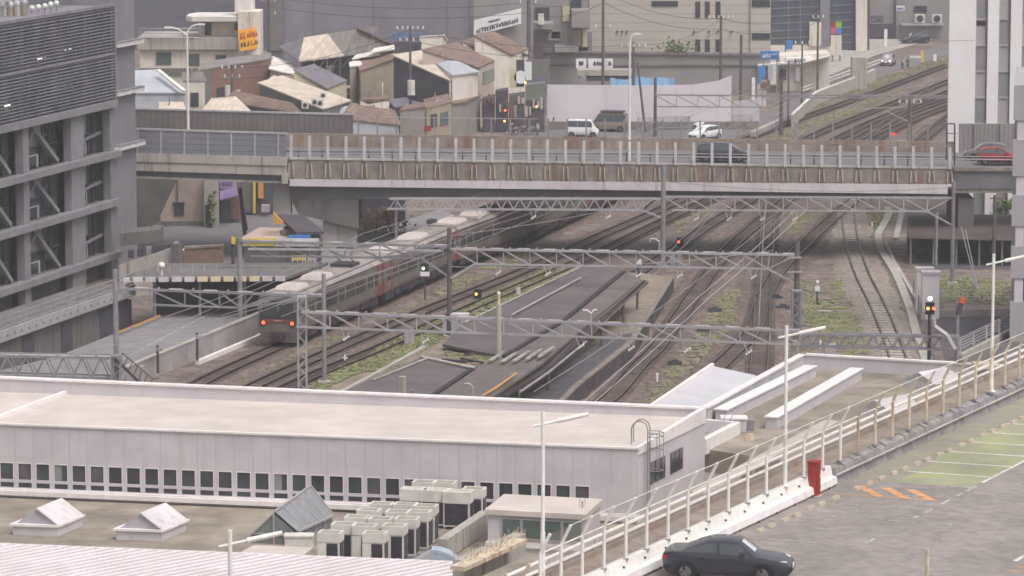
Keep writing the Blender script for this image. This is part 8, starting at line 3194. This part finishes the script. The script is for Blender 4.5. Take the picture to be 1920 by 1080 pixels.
t = thing('market_stalls', 'dark covered market stall front with hanging goods at the street corner', 'stall', P(960, 236, 0))
for px0, px1, r, m_ in ((905, 928, 186, 'steel_dark'), (929, 953, 172, 'dark_wall'), (954, 984, 180, 'pole_brown'), (985, 1022, 160, 'green_grey_wall')):
 upright(px0, px1, r, 421, 3, m_, 'front', t, r0b=r - 4)
 panel(px0 + 2, px1 - 2, r + 28, 250, 420.9, .2, 'dark_void', 'shop_opening', t)
r_ = random.Random(4)
for k in range(16):
 px = 908 + k * 7
 r0 = r_.uniform(176, 200)
 panel(px, px + r_.uniform(3, 6), r0, r0 + r_.uniform(10, 24), 420.7 - r_.uniform(0, .3), .15, r_.choice(['cloth_brown', 'cloth_pale', 'cloth_dark', 'glass_green', 'steel_grey', 'pink_wall', 'concrete']), 'hanging_goods', t)
for px, r, m_, lab in ((947, 207, 'red_lamp', 'red lamp glowing in the market street'), (946, 227, 'amber_lamp', 'lower amber lamp glowing in the market street'), (985, 155, 'amber_lamp', 'upper amber lamp by the round market sign'), (1006, 200, 'amber_lamp', 'orange lantern beside the white hoarding')):
 mb = MB()
 q = at(px, r, 419.5)
 mb.ball(q, .13, 8, 6)
 mb.mi = 1
 mb.tube(q + Vector((0, 0, .2)), q + Vector((0, 0, .7)), .04, 5)
 tag(mb.build('market_lamp', [m_, 'black_trim']), lab, 'lamp')
for k, (px, rb) in enumerate(((958, 254), (975, 252), (992, 254))):
 b = P(px, rb, 0)
 o = dup(bp, b, .2 + .3 * k, 'bicycle leaning in the market street behind the bridge, ' + ('leftmost', 'middle', 'rightmost')[k] + ' of three', 'bicycles in the market street')
mat('hoarding_white', sr(222, 215, 219), sr(212, 205, 210), sc=.5, dirt=.06)
t = thing('white_hoarding', 'long white site hoarding behind the small white van', 'hoarding', at(1200, 236, 424))
Yh = 424.0
pts = [(1026, 159), (1134, 160), (1240, 161), (1300, 159), (1345, 152), (1372, 142)]
for (x0_, r0), (x1_, r1) in zip(pts, pts[1:]):
 upright(x0_, x1_ - .25, r0, Yh, .2, 'hoarding_white', 'panel', t, r0b=r1)
upright(1026, 1420, 228, Yh - .1, .15, 'concrete_brown', 'base_strip', t)
upright(1374, 1424, 190, Yh + 10, .2, 'panel_wall', 'panel', t, r0b=186)
t = thing('grey_embankment', 'wide plain grey embankment wall below the beige tiled building', 'wall', at(1220, 130, 470))
upright(1022, 1445, 98, 472, 2, 'far_grey_warm', 'wall', t, r0b=104)
panel(1022, 1445, 97, 100, 471.7, 2.5, 'concrete_dark', 'coping', t, r0b=102, r1b=106)
panel(1030, 1420, 121, 124, 471.8, .2, 'concrete_dark', 'joint', t)
t = thing('beige_building', 'large beige tiled building with paired narrow windows at the top', 'building', at(1260, 60, 486))
upright(1105, 1446, -60, 486, 14, 'beige_tile', 'wall', t)
for px0 in (1304, 1322, 1342):
 for r0, r1 in ((3, 33), (74, 101)):
  panel(px0, px0 + 9, r0, r1, 485.9, .2, 'glass_dark', 'window', t)
for px0, px1, r0, r1 in ((1222, 1271, 2, 12), (1410, 1444, 0, 13), (1410, 1444, 62, 74)):
 panel(px0, px1, r0, r1, 485.9, .2, 'glass_dark', 'slot_window', t)
panel(1406, 1407.5, -60, 100, 485.8, .2, 'far_grey_warm', 'joint', t)
for px in (1156, 1165, 1174, 1300, 1328, 1345, 1370):
 panel(px, px + 3, 58, 61, 485.7, .4, 'steel_dark', 'wall_lamp', t)
shrub(1264, 0, 80, 1.5, ['leaf', 'leaf_light'], 'x') if False else None
b = at(1266, 97, 473)
mb = MB()
for _ in range(160):
 c = b + Vector((rnd.gauss(0, 1.0), rnd.gauss(0, .4), abs(rnd.gauss(.3, .5))))
 d1 = Vector((rnd.uniform(-1, 1), rnd.uniform(-1, 1), rnd.uniform(-.3, 1))).normalized() * .3
 d2 = Vector((rnd.uniform(-1, 1), rnd.uniform(-1, 1), rnd.uniform(-.6, .6))).normalized() * .2
 mb.mi = 0 if rnd.random() < .6 else 1
 mb.face(c - d1, c + d2, c + d1, c - d2)
tag(mb.build('shrub', ['leaf', 'leaf_light'], fix=False), 'green shrub on the edge of the grey embankment wall', 'shrub')
t = thing('old_flats', 'old grey flats with balconies between the white banner and the beige building', 'building', at(1040, 80, 470))
upright(992, 1102, -60, 474, 10, 'far_grey_warm', 'wall', t)
upright(990, 1000, -60, 468, 4, 'far_grey', 'pipe_bay', t)
panel(996, 998, -60, 92, 467.8, .2, 'steel_light', 'down_pipe', t)
for r0, r1, px0, px1 in ((44, 55, 1000, 1038), (88, 98, 1040, 1085), (20, 52, 1072, 1106)):
 panel(px0, px1, r0, r1, 469, 5, 'far_grey_warm', 'balcony', t)
for px0, px1, r0, r1, m_ in ((1004, 1030, 14, 44, 'glass_dark'), (1055, 1068, 10, 40, 'cream_yellow'), (1027, 1053, 57, 76, 'concrete'), (1034, 1051, 59, 72, 'glass_dark'), (1072, 1090, 56, 86, 'tan_wall'), (1092, 1101, 54, 88, 'cream_yellow'), (1070, 1090, -20, 18, 'glass_dark')):
 panel(px0, px1, r0, r1, 473.8, .25, m_, 'window' if 'glass' in m_ else 'shutter', t)
panel(1085, 1110, 60, 96, 474, 4, 'far_grey', 'side_bay', t)
o = panel(1009, 1020, 26, 46, 468.5, .5, 'ac_cream', 'air_conditioner')
tag(o, 'white air conditioner on the balcony of the old grey flats', 'air conditioner')
t = thing('flag_banner', 'row of white sale banners with dark letters above the embankment', 'banner', at(1110, 120, 455))
for k, (px0, px1) in enumerate(((1080, 1099), (1103, 1136), (1137, 1149))):
 o = panel(px0, px1, 110, 128, 455, .1, 'sign_white', 'sheet', t)
 q = [at(px0, 128, 455), at(px1, 128, 455), at(px1, 110, 455), at(px0, 110, 455)]
 scribble(t, q, 2 if k != 1 else 3, .35, .72, .3, .8, 'ink' if k < 2 else 'leaf', 20 + k)
t = thing('parked_trailer', 'long grey flatbed frame parked behind the white hoarding', 'trailer', at(1120, 138, 450))
panel(1083, 1190, 131, 142, 450, 2, 'concrete', 'deck', t)
panel(1100, 1180, 144, 152, 450.2, 1.8, 'steel_dark', 'underframe', t)
upright(1084, 1088, 142, 450.2, .3, 'steel_grey', 'leg', t)
upright(1184, 1188, 142, 450.2, .3, 'steel_grey', 'leg', t)
for px0, px1, r0, lab in ((1144, 1196, 149, 'blue tarpaulin heap behind the hoarding, left of the other'), (1192, 1264, 147, 'bright blue tarpaulin heap behind the hoarding, nearer the rail truss')):
 a, b = at(px0, 165, 432), at(px1, 165, 432)
 mb = MB()
 n = 8
 rows = []
 for j in range(4):
  rows.append([Vector((lerp(a.x, b.x, i / n), 432 + j * .8, (at(1200, r0, 432).z) * (.82, 1.0, .97, .8)[j] + rnd.uniform(-.15, .15))) for i in range(n + 1)])
 for j in range(3):
  for i in range(n):
   mb.face(rows[j][i], rows[j][i + 1], rows[j + 1][i + 1], rows[j + 1][i])
 for i in range(n):
  p, q = rows[0][i], rows[0][i + 1]
  mb.face(Vector((p.x, p.y, 0)), Vector((q.x, q.y, 0)), q, p)
 tag(mb.build('tarpaulin', 'tarp_blue', fix=False), lab, 'tarpaulin')
t = thing('glass_building', 'dark glazed office building with pale horizontal bands', 'building', at(1520, 60, 540))
upright(1445, 1632, -60, 540, 10, mat('curtain_glass', sr(84, 92, 104), sr(72, 80, 92), sc=.4, rough=.2, spec=.6, dirt=.1).name, 'glazing', t)
for k in range(10):
 r = -40 + k * 14
 panel(1445, 1600, r, r + 1.3, 539.9, .15, 'glass_grey', 'band', t, r0b=r - 8, r1b=r - 6.7)
for px in (1478, 1500, 1545):
 panel(px, px + 1.2, -60, 84, 539.85, .15, 'glass_grey', 'mullion', t)
panel(1605, 1626, -60, 100, 539, 2, 'cream_wall', 'pale_pier', t)
panel(1538, 1556, -60, 88, 539.4, .8, 'far_grey', 'grey_pier', t)
panel(1445, 1560, 85, 108, 539.6, 1, 'cream_wall', 'base_band', t, r0b=85, r1b=104)
panel(1518, 1540, 42, 86, 539.2, .8, 'cream_wall', 'pale_panel', t)
t = thing('right_block', 'grey block with wall mounted air conditioners beside the white tower', 'building', at(1710, 60, 560))
upright(1632, 1800, -60, 562, 10, 'far_grey_warm', 'wall', t)
panel(1632, 1680, 45, 70, 561.5, .6, 'dark_wall', 'garage', t)
panel(1714, 1738, 11, 22, 561.8, .3, 'glass_dark', 'window', t)
panel(1678, 1680, -60, 60, 561.6, .4, 'steel_dark', 'drain_pipe', t)
panel(1690, 1770, 45, 48, 560.6, 1.5, 'steel_light', 'bracket_rail', t)
for px, l in ((1716, 'left'), (1748, 'right')):
 ac = thing('air_conditioner', 'cream wall air conditioner with round fan, ' + l + ' of the pair on the far grey block', 'air conditioner', at(px, 44, 561))
 panel(px, px + 18, 27, 43, 560.6, .6, 'ac_cream', 'case', ac)
 mb = MB()
 q = at(px + 9, 35, 560.5)
 mb.tube(q, q + Vector((0, .1, 0)), .5, 12)
 mb.build('fan', 'ac_grille', ac, world=1)
for px0, px1, r0, r1, Y, m_, lab in ((1632, 1656, 29, 42, 552, 'far_dark', 'blue grey shop sign with pale letters on the far grey block'), (1681, 1696, 11, 20, 560, 'sign_white', 'small white and blue letters sign on the far grey block')):
 s_ = thing('shop_sign', lab, 'sign', at(px0, r1, Y))
 panel(px0, px1, r0, r1, Y, .2, m_, 'board', s_)
 q = [at(px0, r1, Y), at(px1, r1, Y), at(px1, r0, Y), at(px0, r0, Y)]
 scribble(s_, q, 4, .3, .7, .12, .9, 'glass_grey' if m_ == 'far_dark' else 'sign_blue', 31)
t = thing('pole_sign', 'pole sign with red, green, pink and blue panels at the far road', 'sign', at(1570, 100, 520))
Ys = 520
for px0, px1, r0, r1, m_ in ((1558, 1567, 42, 52, 'red_paint'), (1567, 1578, 41, 52, 'sign_green'), (1558, 1567, 52, 63, 'sign_pink'), (1567, 1578, 52, 63, 'sign_blue'), (1558, 1578, 66, 104, 'cream_wall')):
 panel(px0, px1, r0, r1, Ys, .3, m_, 'panel', t)
upright(1560, 1563, 64, Ys + .1, .3, 'steel_grey', 'leg', t)
upright(1574, 1577, 64, Ys + .1, .3, 'steel_grey', 'leg', t)
t = thing('blue_sign', 'blue roof sign with white letters over the roadside shop', 'sign', at(1443, 105, 468))
panel(1426, 1461, 96, 112, 468, .3, 'sign_blue', 'board', t)
q = [at(1426, 112, 468), at(1461, 112, 468), at(1461, 96, 468), at(1426, 96, 468)]
scribble(t, q, 5, .25, .75, .1, .92, 'sign_white', 41)
for px in (1430, 1456):
 upright(px, px + 2, 112, 468.1, .2, 'steel_grey', 'leg', t)
t = thing('blue_sign', 'tall blue slanted shop banner with an orange disc below the roof sign', 'sign', at(1432, 170, 452))
a = [at(1421, 158, 452), at(1436, 140, 452), at(1434, 122, 452), at(1422, 124, 452)]
mb = MB()
mb.slab([v for v in a], .01) if False else mb.hexa([a[0], a[1], a[1] + Vector((0, .2, 0)), a[0] + Vector((0, .2, 0))], [a[3], a[2], a[2] + Vector((0, .2, 0)), a[3] + Vector((0, .2, 0))])
mb.build('banner', 'sign_blue', t, world=1)
mb = MB()
q = at(1434, 161, 451.7)
mb.tube(q, q + Vector((0, .15, 0)), .55, 14)
mb.build('disc', 'roof_rust', t, world=1)
upright(1420, 1437, 150, 452.3, .2, 'roof_pale', 'board', t)
panel(1440, 1449, 122, 150, 452, .2, 'roof_blue', 'side_banner', t)
t = thing('blue_sign', 'small blue and white square pole sign by the far road', 'sign', at(1480, 85, 500))
panel(1474, 1486, 76, 93, 500, .2, 'sign_blue', 'board', t)
upright(1472, 1474, 78, 500.1, .2, 'steel_dark', 'pole', t)
t = thing('road_shop', 'low white shop with dark writing on its long sign by the road', 'shop', at(1500, 150, 470))
upright(1462, 1556, 105, 474, 6, 'cream_wall', 'wall', t, r0b=100)
panel(1475, 1520, 109, 120, 473, 1, 'sign_white', 'sign', t, r0b=107, r1b=117)
q = [at(1477, 119, 472.9), at(1512, 117, 472.9), at(1512, 109, 472.9), at(1477, 111, 472.9)]
scribble(t, q, 6, .15, .85, .02, .98, 'ink', 44)
mb = MB()
mb.slab([at(1420, 122, 470), at(1475, 118, 470), at(1475, 116, 474), at(1425, 118, 474)], .15)
mb.slab([at(1500, 118, 471), at(1556, 104, 471), at(1556, 102, 476), at(1506, 112, 476)], .15)
mb.build('awning', 'roof_pale', t, world=1)
panel(1492, 1500, 126, 152, 473.5, .2, 'tower_white', 'door', t)
panel(1462, 1474, 130, 150, 473.5, .2, 'steel_dark', 'opening', t)
o = upright(1410, 1416, 146, 445, .4, 'tower_white', 'white_post')
tag(o, 'short white pillar by the tall blue slanted banner', 'pillar')
mb = MB()
mb.prism([P(x, y, 0) for x, y in [(1400, 232), (1460, 200), (1530, 165), (1640, 122), (1790, 78), (1790, 98), (1660, 140), (1560, 182), (1480, 222), (1430, 258)]], 0, .03)
struct(mb.build('road', 'road'))
mb = MB()
mb.prism([P(x, y, 0) for x, y in [(880, 262), (1030, 238), (1420, 234), (1420, 262), (1200, 275), (880, 280)]], 0, .025)
struct(mb.build('road', 'road'))
mb = MB()
mb.prism([P(x, y, 0) for x, y in [(1030, 236), (1420, 232), (1400, 180), (1100, 160)]], 0, .02)
struct(mb.build('yard', 'sand'))
mb = MB()
mb.prism([P(x, y, 0) for x, y in [(1440, 160), (1560, 140), (1640, 104), (1800, 60), (1800, 40), (1620, 60), (1440, 95)]], 0, .02)
struct(mb.build('pavement', 'concrete'))
t = thing('road_barrier', 'long pale concrete barrier with a white rail between the road and the tracks', 'barrier', P(1600, 160, 0))
bp_ = [(1485, 240), (1530, 196), (1590, 172), (1640, 152)]
for (x0_, y0_), (x1_, y1_) in zip(bp_, bp_[1:]):
 a, b = P(x0_, y0_), P(x1_, y1_)
 mb = MB()
 mb.beam(a + Vector((0, 0, .7)), b + Vector((0, 0, .7)), .25, 1.4)
 mb.build('wall', 'concrete', t, world=1)
 mb = MB()
 mb.beam(a + Vector((0, 0, 1.5)), b + Vector((0, 0, 1.5)), .3, .14)
 mb.build('rail', 'roof_pale', t, world=1)
t = thing('road_barrier', 'pale guard rail on the shop side of the road', 'barrier', P(1560, 160, 0))
a, b = P(1500, 180), P(1650, 124)
for h in (.5, .9):
 mb = MB()
 mb.beam(a + Vector((0, 0, h)), b + Vector((0, 0, h)), .08, .16)
 mb.build('rail', 'roof_pale', t, world=1)
for k in range(9):
 q = lerp(a, b, k / 8)
 mb = MB()
 mb.tube(q, q + Vector((0, 0, .95)), .06, 6)
 mb.build('post', 'steel_light', t, world=1)
o = upright(1597, 1627, 138, 452, 2.2, 'concrete', 'relay_hut')
q = P(1612, 166, 0)
o.location = (o.location.x * q.y / 453, q.y, 0)
tag(o, 'square pale concrete box beside the far tracks below the silver car', 'box')
t = thing('concrete_edge', 'pale concrete edging slab beside the far left track behind the bridge', 'kerb', P(1440, 240, 0))
mb = MB()
mb.beam(P(1410, 252, .3), P(1462, 228, .3), .6, .6)
mb.build('slab', 'concrete', t, world=1)
o = panel(1669, 1680, 249, 254, 380, .2, mat('red_led', (.5, .05, .04), emit=(1, .1, .06), es=.5, dirt=0).name, 'red_display')
tag(o, 'small red glowing display by the far tracks behind the bridge', 'display')
t = thing('guard_rail', 'yellow and white striped kerb post by the far road', 'post', P(1722, 118, 0))
upright(1727, 1732, 95, P(1728, 117, 0).y, .3, 'sign_yellow', 'post', t)
panel(1706, 1727, 105, 109, P(1720, 117, 0).y, .3, 'roof_pale', 'rail', t)
for px, rt, rb in ((1658, 55, 88), (1750, 102, 115)):
 o = upright(px, px + 6, rt, P(px, rb, 0).y, .4, 'sign_white', 'white_pillar')
 tag(o, 'small white pillar sign near the dark saloon' if px < 1700 else 'small white pillar near the yellow post', 'pillar')
def upole(px, rt, Y, lab, r=.16, arms=((.3, 1.6),), lean=0.0, m_='pole_brown', extra=True):
 b = Vector((at(px, 300, Y).x, Y, 0))
 zt = zat(b, rt)
 t = thing('utility_pole', lab, 'pole', b)
 mb = MB()
 mb.tube(b, (b.x + lean, b.y, zt), r, 8, r * .75)
 mb.build('pole', m_, t, world=1)
 for dz, w in arms:
  mb = MB()
  z = zt - dz
  mb.beam((b.x + lean - w / 2, b.y, z), (b.x + lean + w / 2, b.y, z), .1, .12)
  mb.build('cross_arm', 'steel_grey', t, world=1)
  n = max(3, int(w * 2.2))
  for k in range(n):
   mb = MB()
   x = b.x + lean + (k / (n - 1) - .5) * w
   mb.tube((x, b.y - .05, z + .05), (x, b.y - .05, z + .38), .09, 6)
   mb.build('insulator', 'insulator', t, world=1)
 return t, b, zt
pl_ = []
for a in ((437, 122, 422, 'utility pole with insulators in front of the rust brown brick house', .17, ((.4, 2.2), (1.4, 1.6))),
   (770, 50, 417, 'utility pole with two arms of white insulators above the dark slate wall', .16, ((.3, 2.8), (1.6, 2.2))),
   (1130, -20, 440, 'tall brown utility pole before the beige building', .2, ((4.4, 1.6),)),
   (1187, 78, 425, 'brown utility pole right behind the curved bridge lamp', .17, ((.6, 2.6),)),
   (1350, 30, 446, 'brown pole with an arm of insulators before the paired windows', .2, ((.3, 2.8),)),
   (1388, 65, 436, 'dark pole right of the one with the insulator arm', .2, ()),
   (1228, 146, 416, 'short thick brown pole before the white hoarding', .2, ()),
   (1464, 152, 418, 'short dark line pole on the embankment grass', .22, ()),
   (1477, 118, 428, 'thin pole behind the short dark line pole', .12, ((.2, 2.0),)),
   (1502, 78, 452, 'thin brown pole before the road shop', .13, ((.3, 1.6),)),
   (1531, 18, 458, 'tall thin brown pole before the dark glazed building', .15, ((1.0, 1.2),)),
   (1705, 190, 396, 'stout grey line mast between the far tracks and the white tower', .24, ((.2, 2.2),)),
   (990, 0, 452, 'grey service pole beside the end of the white banner', .2, ((.4, 1.8),)),
   (506, -10, 470, 'dark service pole with equipment left of the grey wall', .22, ((.8, 1.6), (2.4, 1.6)))):
 pl_.append(upole(*a))
t, b, zt = upole(1210, 118, 420, 'slightly leaning bare brown pole before the white hoarding', .15, (), -.9)
t, b, zt = pl_[1]
mb = MB()
mb.tube((b.x + .1, b.y - .5, zt - 7.4), (b.x + .1, b.y - .5, zt - 5.8), .42, 10)
mb.build('transformer', 'ac_cream', t, world=1)
t, b, zt = pl_[0]
mb = MB()
mb.tube((b.x - .5, b.y - .3, zt - 3.4), (b.x - .5, b.y - .3, zt - 2.2), .3, 8)
mb.build('transformer', 'fascia_white', t, world=1)
def sagline(a, b, sag, lab, grp='cables over the houses', r=.025):
 mb = MB()
 prev = a
 for k in range(1, 9):
  f_ = k / 8
  c = lerp(a, b, f_) - Vector((0, 0, sag * 4 * f_ * (1 - f_)))
  mb.tube(prev, c, r, 4, caps=False)
  prev = c
 tag(mb.build('cable', 'wire_dark', fix=False), lab, 'cable', grp)
tops = [Vector((b.x, b.y, zt)) for t, b, zt in pl_]
for i, j in ((0, 1), (1, 3), (3, 4), (4, 10), (2, 4), (12, 2), (13, 12)):
 for dz in (.3, 1.5):
  sagline(tops[i] - Vector((0, 0, dz)), tops[j] - Vector((0, 0, dz)), 1.0, 'thin dark cable strung between utility poles over the houses')
for x0_, x1_, r0, r1, Y, lab in ((1228, 1470, 178, 200, 415, 'far rail portal girder in front of the white hoarding'), (1440, 1790, 178, 183, 425, 'long thin rail portal beam over the far tracks')):
 a, b = at(x0_, r0, Y), at(x1_, r0 + 2, Y)
 c, d = at(x0_ + 4, r1, Y), at(x1_ - 20, r1 + 1, Y)
 girder(lab, a, b, c, d, 6 if r1 - r0 > 10 else 3, 'pratt', 'steel_grey', 0, clamps_glints=False)
t = thing('line_bracket', 'bracket arm on the stout grey mast over the far tracks', 'bracket', at(1680, 215, 396))
mb = MB()
mb.beam(at(1657, 206, 396), at(1703, 228, 396), .1, .1)
mb.beam(at(1620, 204, 396), at(1705, 200, 396), .08, .08)
mb.build('arm', 'steel_light', t, world=1)
t = thing('wire_mesh_fence', 'low wire fence along the lane behind the bridge, right of the white van', 'fence', P(1290, 250, 0))
a, b = P(1196, 246), P(1410, 240)
mb = MB()
for h in (.3, .9, 1.5):
 mb.tube(a + Vector((0, 0, h)), b + Vector((0, 0, h)), .03, 5)
mb.build('rails', 'steel_grey', t, world=1)
mb = MB()
mb.face(a + Vector((0, 0, .1)), b + Vector((0, 0, .1)), b + Vector((0, 0, 1.5)), a + Vector((0, 0, 1.5)))
mb.build('netting', 'net', t, world=1, fix=False)
for k in range(10):
 q = lerp(a, b, k / 9)
 mb = MB()
 mb.tube(q, q + Vector((0, 0, 1.55)), .05, 6)
 mb.build('post', 'steel_grey', t, world=1)
def person(p, face, h, top_m, leg_m, lab, stride=.12):
 """one continuous skinned body; face = heading in radians (0 = +x)"""
 k = h / 1.7
 root = thing('person', lab, 'person', p, face)
 def skin(name, verts, edges, rad, m_, parent):
  me = bpy.data.meshes.new(name)
  me.from_pydata([tuple(Vector(v) * k) for v in verts], edges, [])
  o = bpy.data.objects.new(name, me)
  COL.objects.link(o)
  o.parent = parent
  md = o.modifiers.new('skin', 'SKIN')
  md.use_smooth_shade = True
  for i, r in enumerate(rad):
   sv = me.skin_vertices[0].data[i]
   rr = r if isinstance(r, tuple) else (r, r)
   sv.radius = (rr[0] * k, rr[1] * k)
   sv.use_root = i == 0
  sb2 = o.modifiers.new('sub', 'SUBSURF')
  sb2.levels = sb2.render_levels = 1
  me.materials.append(MT[m_])
  return o
 s = stride
 V = [(0, 0, .92), (0, 0, 1.15), (0, 0, 1.38), (0, 0, 1.47), (.01, 0, 1.60),
   (0, -.18, 1.37), (-.06 * s * 8, -.22, 1.10), (.10, -.21, .88), (.14, -.20, .80),
   (0, .18, 1.37), (.06 * s * 8, .22, 1.10), (.16, .21, .90), (.2, .20, .82),
   (0, -.09, .86), (s, -.09, .48), (s * .8, -.09, .08), (s * .8 + .14, -.09, .04),
   (0, .09, .86), (-s * .6, .09, .48), (-s * 1.6, .09, .10), (-s * 1.6 + .13, .09, .04)]
 E_ = [(0, 1), (1, 2), (2, 3), (3, 4), (2, 5), (5, 6), (6, 7), (7, 8), (2, 9), (9, 10), (10, 11), (11, 12), (0, 13), (13, 14), (14, 15), (15, 16), (0, 17), (17, 18), (18, 19), (19, 20)]
 Rr = [(.12, .15), (.11, .14), (.10, .15), .05, (.085, .078), .06, .045, .035, .035, .06, .045, .035, .035, .08, .06, .045, .035, .08, .06, .045, .035]
 skin('body', V, E_, Rr, 'skin', root)
 skin('jacket', [(0, 0, .9), (0, 0, 1.15), (0, 0, 1.38), (0, -.18, 1.37), (-.06 * s * 8, -.22, 1.10), (.09, -.21, .91), (0, .18, 1.37), (.06 * s * 8, .22, 1.10), (.15, .21, .93)],
   [(0, 1), (1, 2), (2, 3), (3, 4), (4, 5), (2, 6), (6, 7), (7, 8)], [(.14, .17), (.125, .16), (.115, .165), .075, .058, .05, .075, .058, .05], top_m, root)
 skin('trousers', [(0, 0, .92), (0, -.09, .84), (s, -.09, .48), (s * .8, -.09, .10), (0, .09, .84), (-s * .6, .09, .48), (-s * 1.6, .09, .12)],
   [(0, 1), (1, 2), (2, 3), (0, 4), (4, 5), (5, 6)], [(.13, .16), .095, .072, .06, .095, .072, .06], leg_m, root)
 mb = MB()
 mb.ball((-.012 * k, 0, 1.635 * k), .098 * k, 10, 6, 1.0)
 mb.build('hair', 'hair', root, smooth=True)
 mb = MB()
 mb.ball((.083 * k, 0, 1.59 * k), .018 * k, 6, 4)
 mb.build('nose', 'skin', root)
 return root
person(P(1037, 243, 0), -2.6, 1.68, 'cloth_brown', 'cloth_pale', 'person in brown top and pale trousers walking past the white hoarding')
person(P(960, 256, 0), -1.2, 1.66, 'cloth_dark', 'cloth_brown', 'person in dark clothes in the market street left of the other shoppers')
person(P(1008, 256, 0), -.4, 1.62, 'cloth_pale', 'cloth_brown', 'person in a pale top at the market corner next to the white hoarding')
person(P(1692, 132, 0), -2.2, 1.7, 'pink_wall', 'cloth_dark', 'person in a pinkish top walking on the far roadside near the silver car')
person(P(1702, 130, 0), -2.2, 1.66, 'cloth_brown', 'cloth_dark', 'person in a brown top walking on the far roadside behind the pinkish top')
# ================================================================== HAZE
mb = MB()
mb.box(-480, 480, -8, 900, -1.0, 90.0)
hz = mb.build('haze', bpy.data.materials.new('haze_air'))
stuff(hz)
_m = hz.data.materials[0]
_m.use_nodes = True
_nt = _m.node_tree
for _x in list(_nt.nodes):
 if _x.type == 'BSDF_PRINCIPLED':
  _nt.nodes.remove(_x)
_v = _nt.nodes.new('ShaderNodeVolumePrincipled')
_v.inputs['Color'].default_value = (.86, .84, .86, 1)
_v.inputs['Density'].default_value = 0.00042
_v.inputs['Anisotropy'].default_value = 0.2
_nt.links.new(_v.outputs[0], _nt.nodes['Material Output'].inputs['Volume'])
